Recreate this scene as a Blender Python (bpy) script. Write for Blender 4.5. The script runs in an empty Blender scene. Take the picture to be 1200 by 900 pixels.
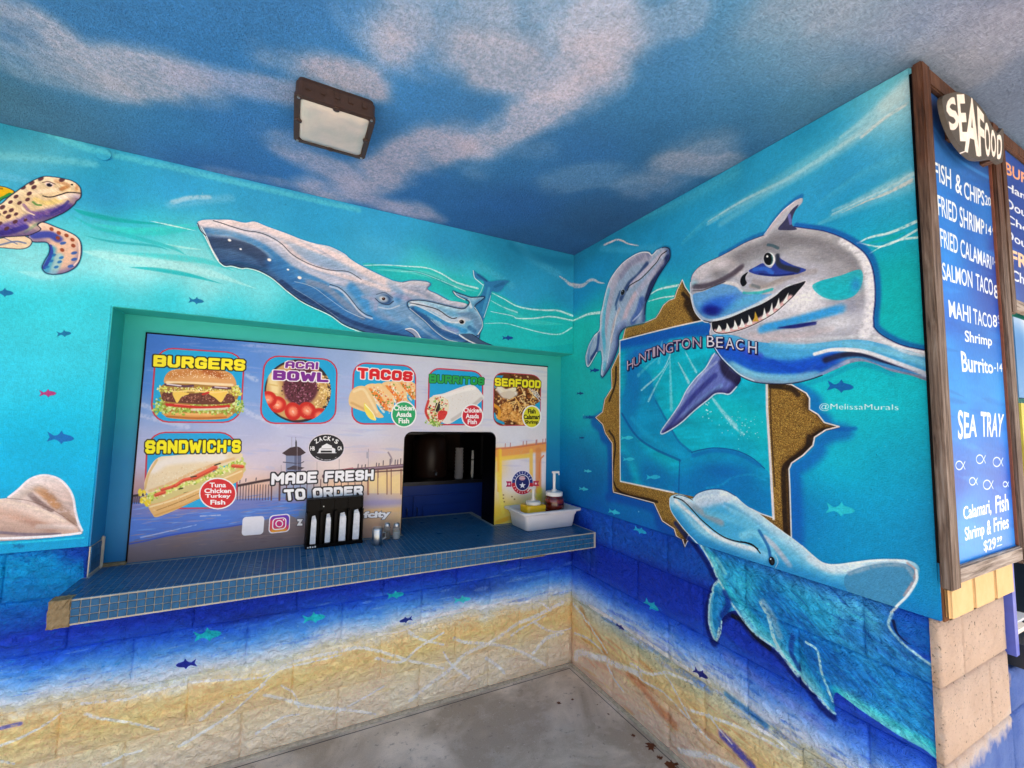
import bpy, bmesh, math, random
import numpy as np
from mathutils import Vector, Matrix

scn = bpy.context.scene
random.seed(4); RNG = np.random.default_rng(11)

# ------------------------------------------------------------------ camera, sky, sun, exposure
CAM = np.array([-1.66609, -2.36178, 1.55006])
F_PX, PITCH, YAW, ROLL = 503.78, 0.07963, -0.47259, 0.01972          # solved on the 1200 px wide photograph
def cam_axes():
    cx, sx = math.cos(PITCH), math.sin(PITCH); cz, sz = math.cos(YAW), math.sin(YAW); cy, sy = math.cos(ROLL), math.sin(ROLL)
    f = np.array([-sz*cx, cz*cx, sx]); r = np.array([cz, sz, 0.0]); u = np.cross(r, f)
    return cy*r+sy*u, -sy*r+cy*u, f
AX_R, AX_U, AX_F = cam_axes()
cd = bpy.data.cameras.new('camera'); cd.sensor_width = 36; cd.lens = 36*F_PX/1200; cd.clip_start = 0.05; cd.clip_end = 1000
cam = bpy.data.objects.new('camera', cd); scn.collection.objects.link(cam); scn.camera = cam
m = Matrix.Identity(4)
for i in range(3):
    m[i][0] = AX_R[i]; m[i][1] = AX_U[i]; m[i][2] = -AX_F[i]; m[i][3] = CAM[i]
cam.matrix_world = m

SUN_EL, SUN_AZ = math.radians(72), math.radians(170)                   # high sun on the open side: it lights the paving up to just behind the camera
w = bpy.data.worlds.new("World"); scn.world = w; w.use_nodes = True
nt = w.node_tree; nt.nodes.clear()
so = nt.nodes.new('ShaderNodeOutputWorld'); sb = nt.nodes.new('ShaderNodeBackground'); sk = nt.nodes.new('ShaderNodeTexSky')
sk.sky_type = 'NISHITA'; sk.sun_disc = False; sk.sun_elevation = SUN_EL; sk.sun_rotation = SUN_AZ; sk.dust_density = 5.0; sk.ozone_density = 0.6
sb.inputs['Strength'].default_value = 0.15
nt.links.new(sk.outputs[0], sb.inputs[0]); nt.links.new(sb.outputs[0], so.inputs[0])
sd = bpy.data.lights.new('sun', 'SUN'); sd.energy = 4.0; sd.angle = math.radians(0.6); sd.color = (1.0, 0.95, 0.88)
sun = bpy.data.objects.new('sun', sd); scn.collection.objects.link(sun)
sdir = Vector((math.sin(SUN_AZ)*math.cos(SUN_EL), math.cos(SUN_AZ)*math.cos(SUN_EL), math.sin(SUN_EL)))
sun.rotation_euler = sdir.to_track_quat('Z', 'Y').to_euler()
scn.view_settings.view_transform = 'Standard'; scn.view_settings.look = 'None'; scn.view_settings.gamma = 1
scn.view_settings.exposure = 1.2
scn.cycles.max_bounces = 8; scn.cycles.diffuse_bounces = 5

# ------------------------------------------------------------------ key sizes (metres)
H = 2.673; SZ = 1.0; LB = 1.797; CO = 0.2032                          # ceiling, foot of the smooth render, length of side wall, block course
RX0, RZ1, RD = -2.362, 1.99, 0.15                                      # recess: left jamb, top, depth
CT, CTH, CY0 = 0.881, 0.092, -0.25                                     # counter top, thickness, front edge

# ------------------------------------------------------------------ painter: rasterises the murals and prints on the wall planes
def rays(p):
    p = np.asarray(p, float).reshape(-1, 2)
    x = (p[:, 0]-600)/F_PX; y = (450-p[:, 1])/F_PX
    return x[:, None]*AX_R+y[:, None]*AX_U+AX_F
PLANES = {'A': (1, 0.0, (0, 1), (2, 1)), 'K': (1, 0.14, (0, 1), (2, 1)), 'B': (0, 0.0, (1, -1), (2, 1)), 'C': (2, H, (0, 1), (1, 1)), 'S': (1, -1.818, (0, 1), (2, 1))}
def on_plane(pl, p):
    ax, val = PLANES[pl][:2]
    d = rays(p); t = (val-CAM[ax])/d[:, ax]
    return CAM+t[:, None]*d
def hexc(h):
    if isinstance(h, str):
        return np.array([int(h[i:i+2], 16) for i in (0, 2, 4)])/255.0
    return np.array(h, float)
def spline(p, n=6, closed=False):
    p = np.asarray(p, float)
    if len(p) < 3: return p
    q = np.vstack([p[-1], p, p[0], p[1]]) if closed else np.vstack([2*p[0]-p[1], p, 2*p[-1]-p[-2]])
    out = []; t = np.linspace(0, 1, n, endpoint=False)[:, None]
    m_ = len(p) if closed else len(p)-1
    for i in range(m_):
        a, b, c, d = q[i], q[i+1], q[i+2], q[i+3]
        out.append(0.5*((2*b)+(c-a)*t+(2*a-5*b+4*c-d)*t*t+(3*b-a-3*c+d)*t**3))
    if not closed: out.append(p[-1:])
    return np.vstack(out)
def vnoise(h, w_, cell, seed):
    r = np.random.default_rng(seed); gh, gw = int(h/cell)+3, int(w_/cell)+3
    g = r.random((gh, gw)).astype(np.float32)
    y = np.arange(h)/cell; x = np.arange(w_)/cell
    yi = y.astype(int); xi = x.astype(int); fy = y-yi; fx = x-xi
    fy = (fy*fy*(3-2*fy)).astype(np.float32)[:, None]; fx = (fx*fx*(3-2*fx)).astype(np.float32)[None]
    rows0 = g[yi]; rows1 = g[yi+1]; rr = rows0*(1-fy)+rows1*fy
    return rr[:, xi]*(1-fx)+rr[:, xi+1]*fx
def fbm(h, w_, cell, octs, seed):
    a = np.zeros((h, w_), np.float32); s = 0; k = 1.0
    for o in range(octs):
        if cell < 1.2: break
        a += k*vnoise(h, w_, cell, seed+o); s += k; k *= 0.55; cell *= 0.5
    return a/s
GL_W = {"'": .4, 'I': .3, 'M': 4, 'W': 4.2, ' ': 1.2, '&': 3}
GLYPH = {'A': [[(0,0),(0,3.2),(.8,4),(2.2,4),(3,3.2),(3,0)],[(0,1.6),(3,1.6)]], 'B': [[(0,0),(0,4),(2.5,4),(3,3.5),(3,2.6),(2.4,2.05),(0,2.05)],[(2.4,2.05),(3,1.5),(3,.5),(2.5,0),(0,0)]], 'C': [[(3,3.1),(2.3,4),(.7,4),(0,3.3),(0,.7),(.7,0),(2.3,0),(3,.9)]],
 'D': [[(0,0),(0,4),(2.3,4),(3,3.3),(3,.7),(2.3,0),(0,0)]], 'E': [[(3,4),(0,4),(0,0),(3,0)],[(0,2),(2.6,2)]], 'F': [[(3,4),(0,4),(0,0)],[(0,2),(2.6,2)]], 'G': [[(3,3.3),(2.3,4),(.7,4),(0,3.3),(0,.7),(.7,0),(2.6,0),(3,.4),(3,1.8),(1.9,1.8)]], 'H': [[(0,0),(0,4)],[(3,0),(3,4)],[(0,2),(3,2)]],
 'I': [[(.15,0),(.15,4)]], 'K': [[(0,0),(0,4)],[(3,4),(.6,2),(3,0)]], 'L': [[(0,4),(0,0),(3,0)]], 'M': [[(0,0),(0,4),(2,1.6),(4,4),(4,0)]], 'N': [[(0,0),(0,4),(3,0),(3,4)]], 'O': [[(.6,0),(0,.7),(0,3.3),(.6,4),(2.4,4),(3,3.3),(3,.7),(2.4,0),(.6,0)]], 'R': [[(0,0),(0,4),(2.5,4),(3,3.5),(3,2.4),(2.5,1.8),(0,1.8)],[(1.8,1.8),(3,0)]],
 'S': [[(3,3.4),(2.4,4),(.6,4),(0,3.4),(0,2.5),(.5,2),(2.5,2),(3,1.5),(3,.6),(2.4,0),(.6,0),(0,.6)]], 'T': [[(0,4),(3,4)],[(1.5,4),(1.5,0)]], 'U': [[(0,4),(0,.7),(.7,0),(2.3,0),(3,.7),(3,4)]], 'W': [[(0,4),(.8,0),(2.1,3),(3.4,0),(4.2,4)]], "'": [[(.2,4),(.2,3.1)]]}
class Cv:
    def __init__(s, pl, u0, u1, v0, v1, res, col='808080', seed=1):
        s.pl, s.u0, s.u1, s.v0, s.v1, s.res = pl, u0, u1, v0, v1, res
        s.W = int(round((u1-u0)/res)); s.Hh = int(round((v1-v0)/res))
        s.a = np.empty((s.Hh, s.W, 3), np.float32); s.a[:] = hexc(col)
        s.n = fbm(s.Hh, s.W, 0.008/res, 2, seed); s.n2 = fbm(s.Hh, s.W, 0.12/res, 4, seed+9)
        s.metric = False; s.mid = {'A': [(330, 330)], 'B': [(900, 400)], 'K': [(350, 500)]}.get(pl, [(600, 100)])
    def tp(s, p):
        if s.metric:
            p = np.asarray(p, float).reshape(-1, 2); return np.stack([(p[:, 0]-s.u0)/s.res, (p[:, 1]-s.v0)/s.res], 1)
        P = on_plane(s.pl, p); _, _, (au, su), (av, sv) = PLANES[s.pl]
        return np.stack([(P[:, au]*su-s.u0)/s.res, (P[:, av]*sv-s.v0)/s.res], 1)
    def scale(s, p):
        if s.metric: return 1.0/s.res
        p = np.asarray(p, float).reshape(-1, 2).mean(0)
        q = s.tp([p, p+[1, 0], p+[0, 1]]); a = q[1]-q[0]; b = q[2]-q[0]
        return math.sqrt(abs(a[0]*b[1]-a[1]*b[0]))
    def win(s, lo, hi, pad=2):
        x0 = max(0, int(lo[0]-pad)); y0 = max(0, int(lo[1]-pad)); x1 = min(s.W, int(hi[0]+pad)+1); y1 = min(s.Hh, int(hi[1]+pad)+1)
        return x0, y0, x1, y1
    def cover(s, q, win):
        x0, y0, x1, y1 = win; m_ = np.zeros((y1-y0, x1-x0), np.float32); xs = np.arange(x0, x1)+0.5; SUB = 3
        n = len(q)
        for i in range(n):
            ax, ay = q[i]; bx, by = q[(i+1) % n]
            if ay == by: continue
            sg = 1.0 if by > ay else -1.0
            if sg < 0: ax, ay, bx, by = bx, by, ax, ay
            k0 = math.ceil((ay-y0)*SUB-0.5); k1 = math.ceil((by-y0)*SUB-0.5)
            k0 = max(k0, 0); k1 = min(k1, (y1-y0)*SUB)
            if k1 <= k0: continue
            k = np.arange(k0, k1); yy = y0+(k+0.5)/SUB; xc = ax+(yy-ay)*(bx-ax)/(by-ay)
            cov = np.clip(xs[None]-xc[:, None]+0.5, 0, 1)*sg/SUB
            np.add.at(m_, k//SUB, cov.astype(np.float32))
        return np.clip(np.abs(m_), 0, 1)
    def poly(s, p, sm=5, raw=False):
        q = p if raw else s.tp(spline(p, sm, True) if sm else p)
        wn = s.win(q.min(0), q.max(0))
        if wn[2] <= wn[0] or wn[3] <= wn[1]: return None
        return wn, s.cover(q, wn)
    def blend(s, wn, al, col, clip=None):
        x0, y0, x1, y1 = wn
        if clip is not None:
            (cx0, cy0, cx1, cy1), cm = clip
            X0, Y0, X1, Y1 = max(x0, cx0), max(y0, cy0), min(x1, cx1), min(y1, cy1)
            if X1 <= X0 or Y1 <= Y0: return
            al = al[Y0-y0:Y1-y0, X0-x0:X1-x0]*cm[Y0-cy0:Y1-cy0, X0-cx0:X1-cx0]
            x0, y0, x1, y1 = X0, Y0, X1, Y1
        d = s.a[y0:y1, x0:x1]
        al = al[..., None]
        d += al*(hexc(col).astype(np.float32)-d)
    def fill(s, msk, col, a=1.0, clip=None):
        if msk is None: return
        s.blend(msk[0], msk[1]*a, col, clip)
    def area(s, p, col, a=1.0, sm=5, clip=None):
        m_ = s.poly(p, sm); s.fill(m_, col, a, clip); return m_
    def stroke(s, p, w_, col, a=1.0, soft=0.35, clip=None, taper=(1, 1), sm=5, closed=False, tex=0.0):
        p = np.asarray(p, float)
        q = spline(p, sm, closed) if sm and len(p) > 2 else p
        if taper == (0, 0) and len(q) == 2: q = np.array([q[0]*(1-f)+q[1]*f for f in np.linspace(0, 1, 5)])
        if soft <= .5 and w_ < 3: w_ = w_*.78
        if closed: q = np.vstack([q, q[:1]])
        sc = s.scale(p); c = s.tp(q); R = max(w_*sc*0.5, 0.6)
        n = len(c); tt = np.linspace(0, 1, n)
        if n > 2 and taper == (0, 0): wd = R*np.sin(np.pi*np.clip(tt, 0.02, 0.98))
        else: wd = R*(taper[0]*(1-tt)+taper[1]*tt)
        wd = np.maximum(wd, 0.45)
        wn = s.win(c.min(0), c.max(0), R*1.25+2); x0, y0, x1, y1 = wn
        if x1 <= x0 or y1 <= y0: return
        buf = np.zeros((y1-y0, x1-x0), np.float32)
        for i in range(n-1):
            ax, ay = c[i]; bx, by = c[i+1]; r0, r1 = wd[i], wd[i+1]; rm = max(r0, r1)*1.25+1.5
            wx0 = max(x0, int(min(ax, bx)-rm)); wx1 = min(x1, int(max(ax, bx)+rm)+2); wy0 = max(y0, int(min(ay, by)-rm)); wy1 = min(y1, int(max(ay, by)+rm)+2)
            if wx1 <= wx0 or wy1 <= wy0: continue
            X = np.arange(wx0, wx1)[None]+0.5-ax; Y = np.arange(wy0, wy1)[:, None]+0.5-ay
            dx, dy = bx-ax, by-ay; L2 = dx*dx+dy*dy+1e-9
            t = np.clip((X*dx+Y*dy)/L2, 0, 1); d = np.sqrt((X-t*dx)**2+(Y-t*dy)**2)
            r = r0+(r1-r0)*t
            sf = np.maximum(r*soft, 0.5)
            al = np.clip((r+0.5-d)/(2*sf), 0, 1) if soft < 0.5 else np.clip((r*1.22-d)/np.maximum(r*soft*1.0, 1), 0, 1)
            al = al*al*(3-2*al)
            b = buf[wy0-y0:wy1-y0, wx0-x0:wx1-x0]; np.maximum(b, al.astype(np.float32), out=b)
        if tex: buf = buf*np.clip(1+tex*(s.n[y0:y1, x0:x1]-0.5)*4-tex*0.3*(1-buf)*2, 0, 1)
        s.blend(wn, buf*a, col, clip)
    def boxblur(s, m_, r):
        for ax in (0, 1):
            pad = [(r+1, r), (0, 0)] if ax == 0 else [(0, 0), (r+1, r)]
            c = np.cumsum(np.pad(m_, pad), axis=ax, dtype=np.float64); n = m_.shape[ax]
            m_ = (np.take(c, range(2*r+1, 2*r+1+n), axis=ax)-np.take(c, range(0, n), axis=ax))/(2*r+1)
        return m_.astype(np.float32)
    def form(s, msk, r, lx, ly, light, dark, al=.5, ad=.5, aim=(0, 0)):
        """brushed modelling of a painted figure: a light and a dark side following its outline; r in photo pixels"""
        (x0, y0, x1, y1), m_ = msk; R = max(2, int(r*s.scale([((600), 450)] if s.metric else s.mid)*.5)); P_ = R*3
        mm = np.pad(m_, P_); b = mm
        for _ in range(3): b = s.boxblur(b, R)
        gy, gx = np.gradient(b); g = (gx*lx+gy*ly)[P_:-P_, P_:-P_]*R*2.2; n_ = .8+.4*s.n[y0:y1, x0:x1]
        d = s.a[y0:y1, x0:x1]
        for sg, col, a_ in ((-1, light, al), (1, dark, ad)):
            k = np.clip(g*sg*n_, 0, 1); k = (k*(2-k)*a_*m_)[..., None]; d += k*(hexc(col).astype(np.float32)-d)
    def streak(s, msk, ang, amp, ln=14.0, wd=2.0, seed=1, hue=.3):
        """dry-brush strokes inside a painted area"""
        (x0, y0, x1, y1), m_ = msk; r = np.random.default_rng(seed); sc = s.scale(s.mid); h, w_ = m_.shape
        a = math.radians(ang); X = np.arange(w_)[None]; Y = np.arange(h)[:, None]; g = 0
        for k_, (l_, w2, am) in enumerate(((ln, wd, 1.0), (ln*.5, wd*.45, .7), (ln*2.4, wd*2.2, .8))):
            U = (X*math.cos(a)+Y*math.sin(a))/(l_*sc)+400; Vv = (-X*math.sin(a)+Y*math.cos(a))/(w2*sc)+400; N = r.random((256, 256)).astype(np.float32)
            ui = U.astype(int); vi = Vv.astype(int); fu = U-ui; fv = Vv-vi; fu = fu*fu*(3-2*fu); fv = fv*fv*(3-2*fv)
            f = lambda i, j: N[(vi+j) % 256, (ui+i) % 256]
            g = g+am*((f(0,0)*(1-fu)+f(1,0)*fu)*(1-fv)+(f(0,1)*(1-fu)+f(1,1)*fu)*fv-.5)
        d = s.a[y0:y1, x0:x1]; t = (g*amp*m_)[..., None]
        d += t*np.array([1.0+hue*.3, 1.0, 1.0-hue*.2], np.float32)*(.35+d*.9); np.clip(d, 0, 1, out=d)
    def grit(s, msk, cols, p=.5, cell=2, seed=1):
        (x0, y0, x1, y1), m_ = msk; r = np.random.default_rng(seed); h, w_ = m_.shape; k = r.random((h//cell+1, w_//cell+1)); c = r.integers(0, len(cols), k.shape); C_ = np.array([hexc(x) for x in cols], np.float32)
        k = np.kron(k, np.ones((cell, cell)))[:h, :w_]; c = np.kron(c, np.ones((cell, cell), int))[:h, :w_]; al = ((k < p)*m_*.8)[..., None].astype(np.float32); d = s.a[y0:y1, x0:x1]; d += al*(C_[c]-d)
    def block(s, txt, quad, col, out, t=1.3, ow=.45, sl=0):
        """heavy squared display lettering filling the quad"""
        c = s.tp(quad); wd = [GL_W.get(ch, 3) for ch in txt]; tot = sum(wd)+(len(txt)-1)*(t+.42)+t; x = t/2; P_ = []
        for ch, w_ in zip(txt, wd):
            for pl in GLYPH.get(ch, []): P_.append([((x+a+sl*b)/tot, (b+t/2)/(4+t)) for a, b in pl])
            x += w_+t+.42
        mp = lambda u, v: (c[3]*(1-u)+c[2]*u)*(1-v)+(c[0]*(1-u)+c[1]*u)*v
        un = min(np.linalg.norm(c[1]-c[0])/tot, np.linalg.norm(c[3]-c[0])/(4+t)); r = un*t/2; o = max(un*ow, .8)
        wn = s.win(c.min(0), c.max(0), o+3); x0, y0, x1, y1 = wn; D = np.full((y1-y0, x1-x0), 99.0); X = np.arange(x0, x1)[None]+.5; Y = np.arange(y0, y1)[:, None]+.5
        ex = np.linalg.norm(c[1]-c[0])/tot; ey = np.linalg.norm(c[3]-c[0])/(4+t); kx, ky = un/ex, un/ey; ax_ = (c[1]-c[0])/np.linalg.norm(c[1]-c[0])
        for pl in P_:
            q = [mp(u, v) for u, v in pl]
            for a, b in zip(q[:-1], q[1:]):
                d = b-a; L2 = d@d+1e-9; px = X-a[0]; py = Y-a[1]; tt = np.clip((px*d[0]+py*d[1])/L2, 0, 1); dx = px-tt*d[0]; dy = py-tt*d[1]
                pa = np.abs(dx*ax_[0]+dy*ax_[1])*kx; pb = np.abs(-dx*ax_[1]+dy*ax_[0])*ky
                D = np.minimum(D, (pa**3.2+pb**3.2)**(1/3.2))
        if out is not None: s.blend(wn, np.clip(r+o-D+.5, 0, 1).astype(np.float32), out)
        s.blend(wn, np.clip(r-D+.5, 0, 1).astype(np.float32), col)
    def blob(s, c, rx, ry, ang, col, a=1.0, clip=None, hard=0.0, tex=0.0):
        t = np.linspace(0, 2*np.pi, 8, endpoint=False); ca, sa = math.cos(math.radians(ang)), math.sin(math.radians(ang))
        ring = np.stack([c[0]+rx*np.cos(t)*ca-ry*np.sin(t)*sa, c[1]+rx*np.cos(t)*sa+ry*np.sin(t)*ca], 1)
        q = s.tp(ring); o = s.tp([c])[0]
        A = (s.tp([[c[0]+rx*ca, c[1]+rx*sa]])[0]-s.tp([[c[0]-rx*ca, c[1]-rx*sa]])[0])/2
        B = (s.tp([[c[0]-ry*sa, c[1]+ry*ca]])[0]-s.tp([[c[0]+ry*sa, c[1]-ry*ca]])[0])/2
        wn = s.win(q.min(0), q.max(0), 3); x0, y0, x1, y1 = wn
        if x1 <= x0 or y1 <= y0: return
        X = np.arange(x0, x1)[None]+0.5-o[0]; Y = np.arange(y0, y1)[:, None]+0.5-o[1]
        det = A[0]*B[1]-A[1]*B[0]
        p_ = (X*B[1]-Y*B[0])/det; q_ = (-X*A[1]+Y*A[0])/det
        r = np.sqrt(p_*p_+q_*q_)
        al = np.clip((1-r)/max(1-hard, 0.02), 0, 1) if hard < 0.98 else np.clip((1-r)*math.sqrt(abs(det))+0.5, 0, 1)
        al = (al*al*(3-2*al)).astype(np.float32)
        if tex: al = al*np.clip(1+tex*(s.n[y0:y1, x0:x1]-0.5)*4, 0, 1)
        s.blend(wn, al*a, col, clip)
    def idw(s, samples, power=3.0, step=16):
        P = s.tp([x[:2] for x in samples]); C = np.array([hexc(x[2]) for x in samples])
        gy = np.arange(0, s.Hh+step, step); gx = np.arange(0, s.W+step, step)
        X, Y = np.meshgrid(gx, gy)
        d2 = (X[..., None]-P[:, 0])**2+((Y[..., None]-P[:, 1])*1.25)**2+(0.03/s.res)**2
        wt = d2**(-power/2); g = (wt[..., None]*C).sum(2)/wt.sum(2)[..., None]
        k = max(1, int(0.045/s.res/step)) if s.res < .004 and s.pl in 'AB' else 1
        for _ in range(3):
            for ax in (0, 1):
                gp = np.pad(g, [(k, k) if a == ax else (0, 0) for a in range(3)], mode='edge'); n_ = g.shape[ax]
                g = sum(np.take(gp, range(i, i+n_), axis=ax) for i in range(2*k+1))/(2*k+1)
        yy = np.arange(s.Hh)/step; xx = np.arange(s.W)/step; yi = yy.astype(int); xi = xx.astype(int)
        fy = (yy-yi)[:, None, None]; fx = (xx-xi)[None, :, None]
        r = g[yi]*(1-fy)+g[yi+1]*fy
        s.a[:] = r[:, xi]*(1-fx)+r[:, xi+1]*fx
    def lowband(s, edge, prof, sand, vary=None):
        """blue water fading to the sandy floor, following the painted shore line; prof and sand are (height above or below it in metres, colour)"""
        e = s.tp(edge); e = e[np.argsort(e[:, 0])]; rows = int((SZ-s.v0)/s.res)+1
        zs = np.interp(np.arange(s.W), e[:, 0], e[:, 1])*s.res
        z = np.arange(rows)[:, None]*s.res-zs[None]+(s.n2[:rows]-.5)*.07+(s.n[:rows]-.5)*.025
        st = sorted(list(sand)+list(prof), key=lambda q: q[0]); xs = [q[0] for q in st]; cs = np.array([hexc(q[1]) for q in st])
        for c in range(3): s.a[:rows, :, c] = np.interp(z, xs, cs[:, c])
    def text(s, txt, quad, col, out=None, ow=0.06, bold=0.0, clip=None, shear=0.0, a=1.0):
        """quad: the four corners (top left, top right, bottom right, bottom left) that the letters fill"""
        c = s.tp(quad)
        base = text_tris(txt, bold, shear); allp = base.reshape(-1, 2); lo = allp.min(0); hi = allp.max(0)
        def place(p):
            u = (p[:, 0]-lo[0])/(hi[0]-lo[0]); v = (p[:, 1]-lo[1])/(hi[1]-lo[1])
            u = u[:, None]; v = v[:, None]
            return (c[3]*(1-u)+c[2]*u)*(1-v)+(c[0]*(1-u)+c[1]*u)*v
        for (bo, cl) in (([(bold+ow, out)] if out is not None else [])+[(bold, col)]):
            T = place(text_tris(txt, bo, shear).reshape(-1, 2)).reshape(-1, 3, 2)
            lo2 = T.reshape(-1, 2).min(0); hi2 = T.reshape(-1, 2).max(0); wn = s.win(lo2, hi2); x0, y0, x1, y1 = wn
            if x1 <= x0 or y1 <= y0: continue
            buf = np.zeros((y1-y0, x1-x0), np.float32)
            for t in T:
                wl = s.win(t.min(0), t.max(0), 1)
                wl = (max(wl[0], x0), max(wl[1], y0), min(wl[2], x1), min(wl[3], y1))
                if wl[2] <= wl[0] or wl[3] <= wl[1]: continue
                buf[wl[1]-y0:wl[3]-y0, wl[0]-x0:wl[2]-x0] += s.cover(t, wl)
            s.blend(wn, np.clip(buf, 0, 1)*a, cl, clip)
    def finish(s, name, grain=0.05, mottle=0.06, con=0.0, sat=0.0):
        if con: s.a = s.a+con*(s.a-.5)*(1-np.abs(2*s.a-1)*.6)
        if sat: g_ = s.a.mean(2, keepdims=True); s.a = g_+(s.a-g_)*(1+sat)
        g = (s.n-0.5)[..., None]*grain*2+(s.n2-0.5)[..., None]*mottle*2
        arr = np.clip(s.a*(1+g), 0, 1)
        im = bpy.data.images.new(name, s.W, s.Hh, alpha=False)
        px = np.ones((s.Hh, s.W, 4), np.float32); px[..., :3] = arr
        im.pixels.foreach_set(px.ravel()); im.update(); im.pack()
        s.img = im; return im
_tc = {}
def text_tris(txt, bold, shear=0.0):
    k = (txt, round(bold, 4), round(shear, 3))
    if k not in _tc:
        cu = bpy.data.curves.new('t', 'FONT'); cu.body = txt; cu.offset = bold; cu.shear = shear; cu.resolution_u = 3
        ob = bpy.data.objects.new('t', cu); scn.collection.objects.link(ob)
        dg = bpy.context.evaluated_depsgraph_get(); me = bpy.data.meshes.new_from_object(ob.evaluated_get(dg)); me.calc_loop_triangles()
        V = np.array([v.co[:2] for v in me.vertices]); T = np.array([list(t.vertices) for t in me.loop_triangles])
        _tc[k] = V[T]
        bpy.data.objects.remove(ob); bpy.data.curves.remove(cu); bpy.data.meshes.remove(me)
    return _tc[k]
# ------------------------------------------------------------------ mural on the back wall (photo pixels -> wall plane)
A = Cv('A', -3.6, 0.0, 0.0, H, 0.0018, seed=3)
A.idw([(-60,150,'2b88a8'),(10,158,'2b88a8'),(20,180,'6fb4c8'),(60,185,'58a8c4'),(110,205,'2f93b8'),(60,215,'3a9cc8'),(20,215,'4aa8d0'),(150,200,'3a9cc4'),(200,225,'3f9fd0'),(130,240,'3a97cc'),
 (300,235,'3f9cc8'),(370,262,'3a9ac8'),(450,265,'3f9fce'),(450,290,'4aa6d2'),(520,290,'3b98c4'),(600,292,'2b86aa'),(640,300,'2b84a8'),(640,330,'379cc6'),(610,350,'3fa0cc'),(665,350,'3398c0'),
 (150,262,'3fb8cc'),(110,275,'58c4d2'),(200,280,'52c4d0'),(210,300,'9adbe2'),(-20,270,'58c4d6'),(20,305,'8edbe6'),(60,312,'8cd8e4'),(120,310,'9cdfe8'),(170,318,'a2e0e8'),(240,340,'98dde6'),(300,345,'7cd4e0'),
 (-40,340,'3cc0d4'),(30,350,'3ec4d8'),(110,345,'40c4d8'),(200,348,'3cc2d6'),(270,362,'3ac0d4'),(350,375,'30bccc'),(400,385,'26b4c0'),(60,380,'46c4d8'),(60,430,'42c4de'),(110,420,'44c2da'),(20,450,'3cc0de'),(95,470,'2ebcdc'),
 (60,500,'16b4da'),(20,540,'0cacd6'),(80,570,'08a8d4'),(105,600,'0aa0cc'),(30,640,'0098c8'),(-60,600,'08a0d0'),(620,390,'1fb4b8'),(650,380,'1fb4ba'),(600,375,'32b8c4'),(660,400,'1cacb2'),(500,318,'48c8c8'),(540,340,'3cc0c4'),
 (20,670,'089ccc'),(60,665,'0a9ccc'),(95,670,'0c90c4'),(30,700,'0a84bc'),(80,700,'0878b4'),(20,730,'1a5cac'),(60,735,'1c50a6'),(20,755,'1c48a8'),(100,740,'2040a0'),(200,730,'2a3a98'),(320,712,'26389a'),(450,700,'2440a4'),
 (560,675,'243c9c'),(640,655,'243c94'),(400,720,'3462c0'),(150,765,'2c50b4'),(250,748,'3054b8'),(20,785,'2e62c0'),(100,790,'5a94dc'),(200,772,'6a9fe2'),(300,748,'6c9ce4'),(400,730,'5c8cdc'),(500,710,'4c78d0'),
 (20,815,'9cc6ee'),(100,806,'b4d2ee'),(200,788,'b8d2f0'),(300,768,'b2ccf0'),(400,745,'a0bce8'),(500,722,'86a8e0'),(600,698,'6c8cd4'),(655,685,'6484cc'),(560,690,'4c70cc'),(620,675,'3454b8'),
 (20,832,'c4cccc'),(100,818,'cccfc8'),(220,797,'c8ccc4'),(330,775,'ccccb8'),(450,745,'c8c8ac'),(560,718,'c4bc9c'),(660,703,'b8a888'),
 (20,860,'d8b47c'),(100,845,'dcb87c'),(200,830,'e0bc7e'),(300,800,'dfb772'),(420,775,'e0b870'),(520,745,'dcb66a'),(600,728,'dab06a'),(660,722,'d4a468'),(640,760,'d4a878'),
 (100,880,'d6b088'),(40,890,'d6b08c'),(200,880,'d8b48a'),(300,850,'d8b48a'),(420,820,'dcb688'),(520,795,'d8b47e'),(600,780,'d6ae78'),(100,920,'d2b090')], 4.0)
A.lowband([(-200,873),(0,833),(110,816),(220,797),(310,777),(400,754),(480,735),(560,717),(671,701)],
 [(.0,'dcdcc8'),(.03,'d4e2f4'),(.065,'a4c8f6'),(.115,'5e9ae6'),(.18,'2f64cc'),(.26,'2040ae'),(.34,'1e3ca0'),(.44,'1c50a4')], [(-.8,'f0dac4'),(-.3,'f2dabc'),(-.2,'f4d8ac'),(-.12,'fad090'),(-.06,'f8d49c'),(-.02,'f0e4c8')])
for (x0_, y0_, w_, c_, a_) in [(20,668,70,'0a94c8',.95),(60,690,60,'0a84bc',.85),(20,700,70,'0e78b8',.8),(85,672,44,'0c8cc4',.9),(-80,680,160,'0a90c4',.9),(10,728,50,'1c64b0',.7),(-60,735,90,'1c6cb4',.7)]:
    A.stroke([(x0_-25, y0_+3), (x0_+25, y0_-3)], w_, c_, a_, 1.0, tex=.25, sm=0, clip=A.poly([(-400,700),(-100,657),(0,648),(97,641.4),(97,800),(-400,900)], 0))
A.blob((560,690), 90, 18, -10, '1c2c7c', .5); A.blob((300,722), 90, 12, -8, '20307c', .5)  # mural navy deepened under the counter, its shade partly painted in
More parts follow.
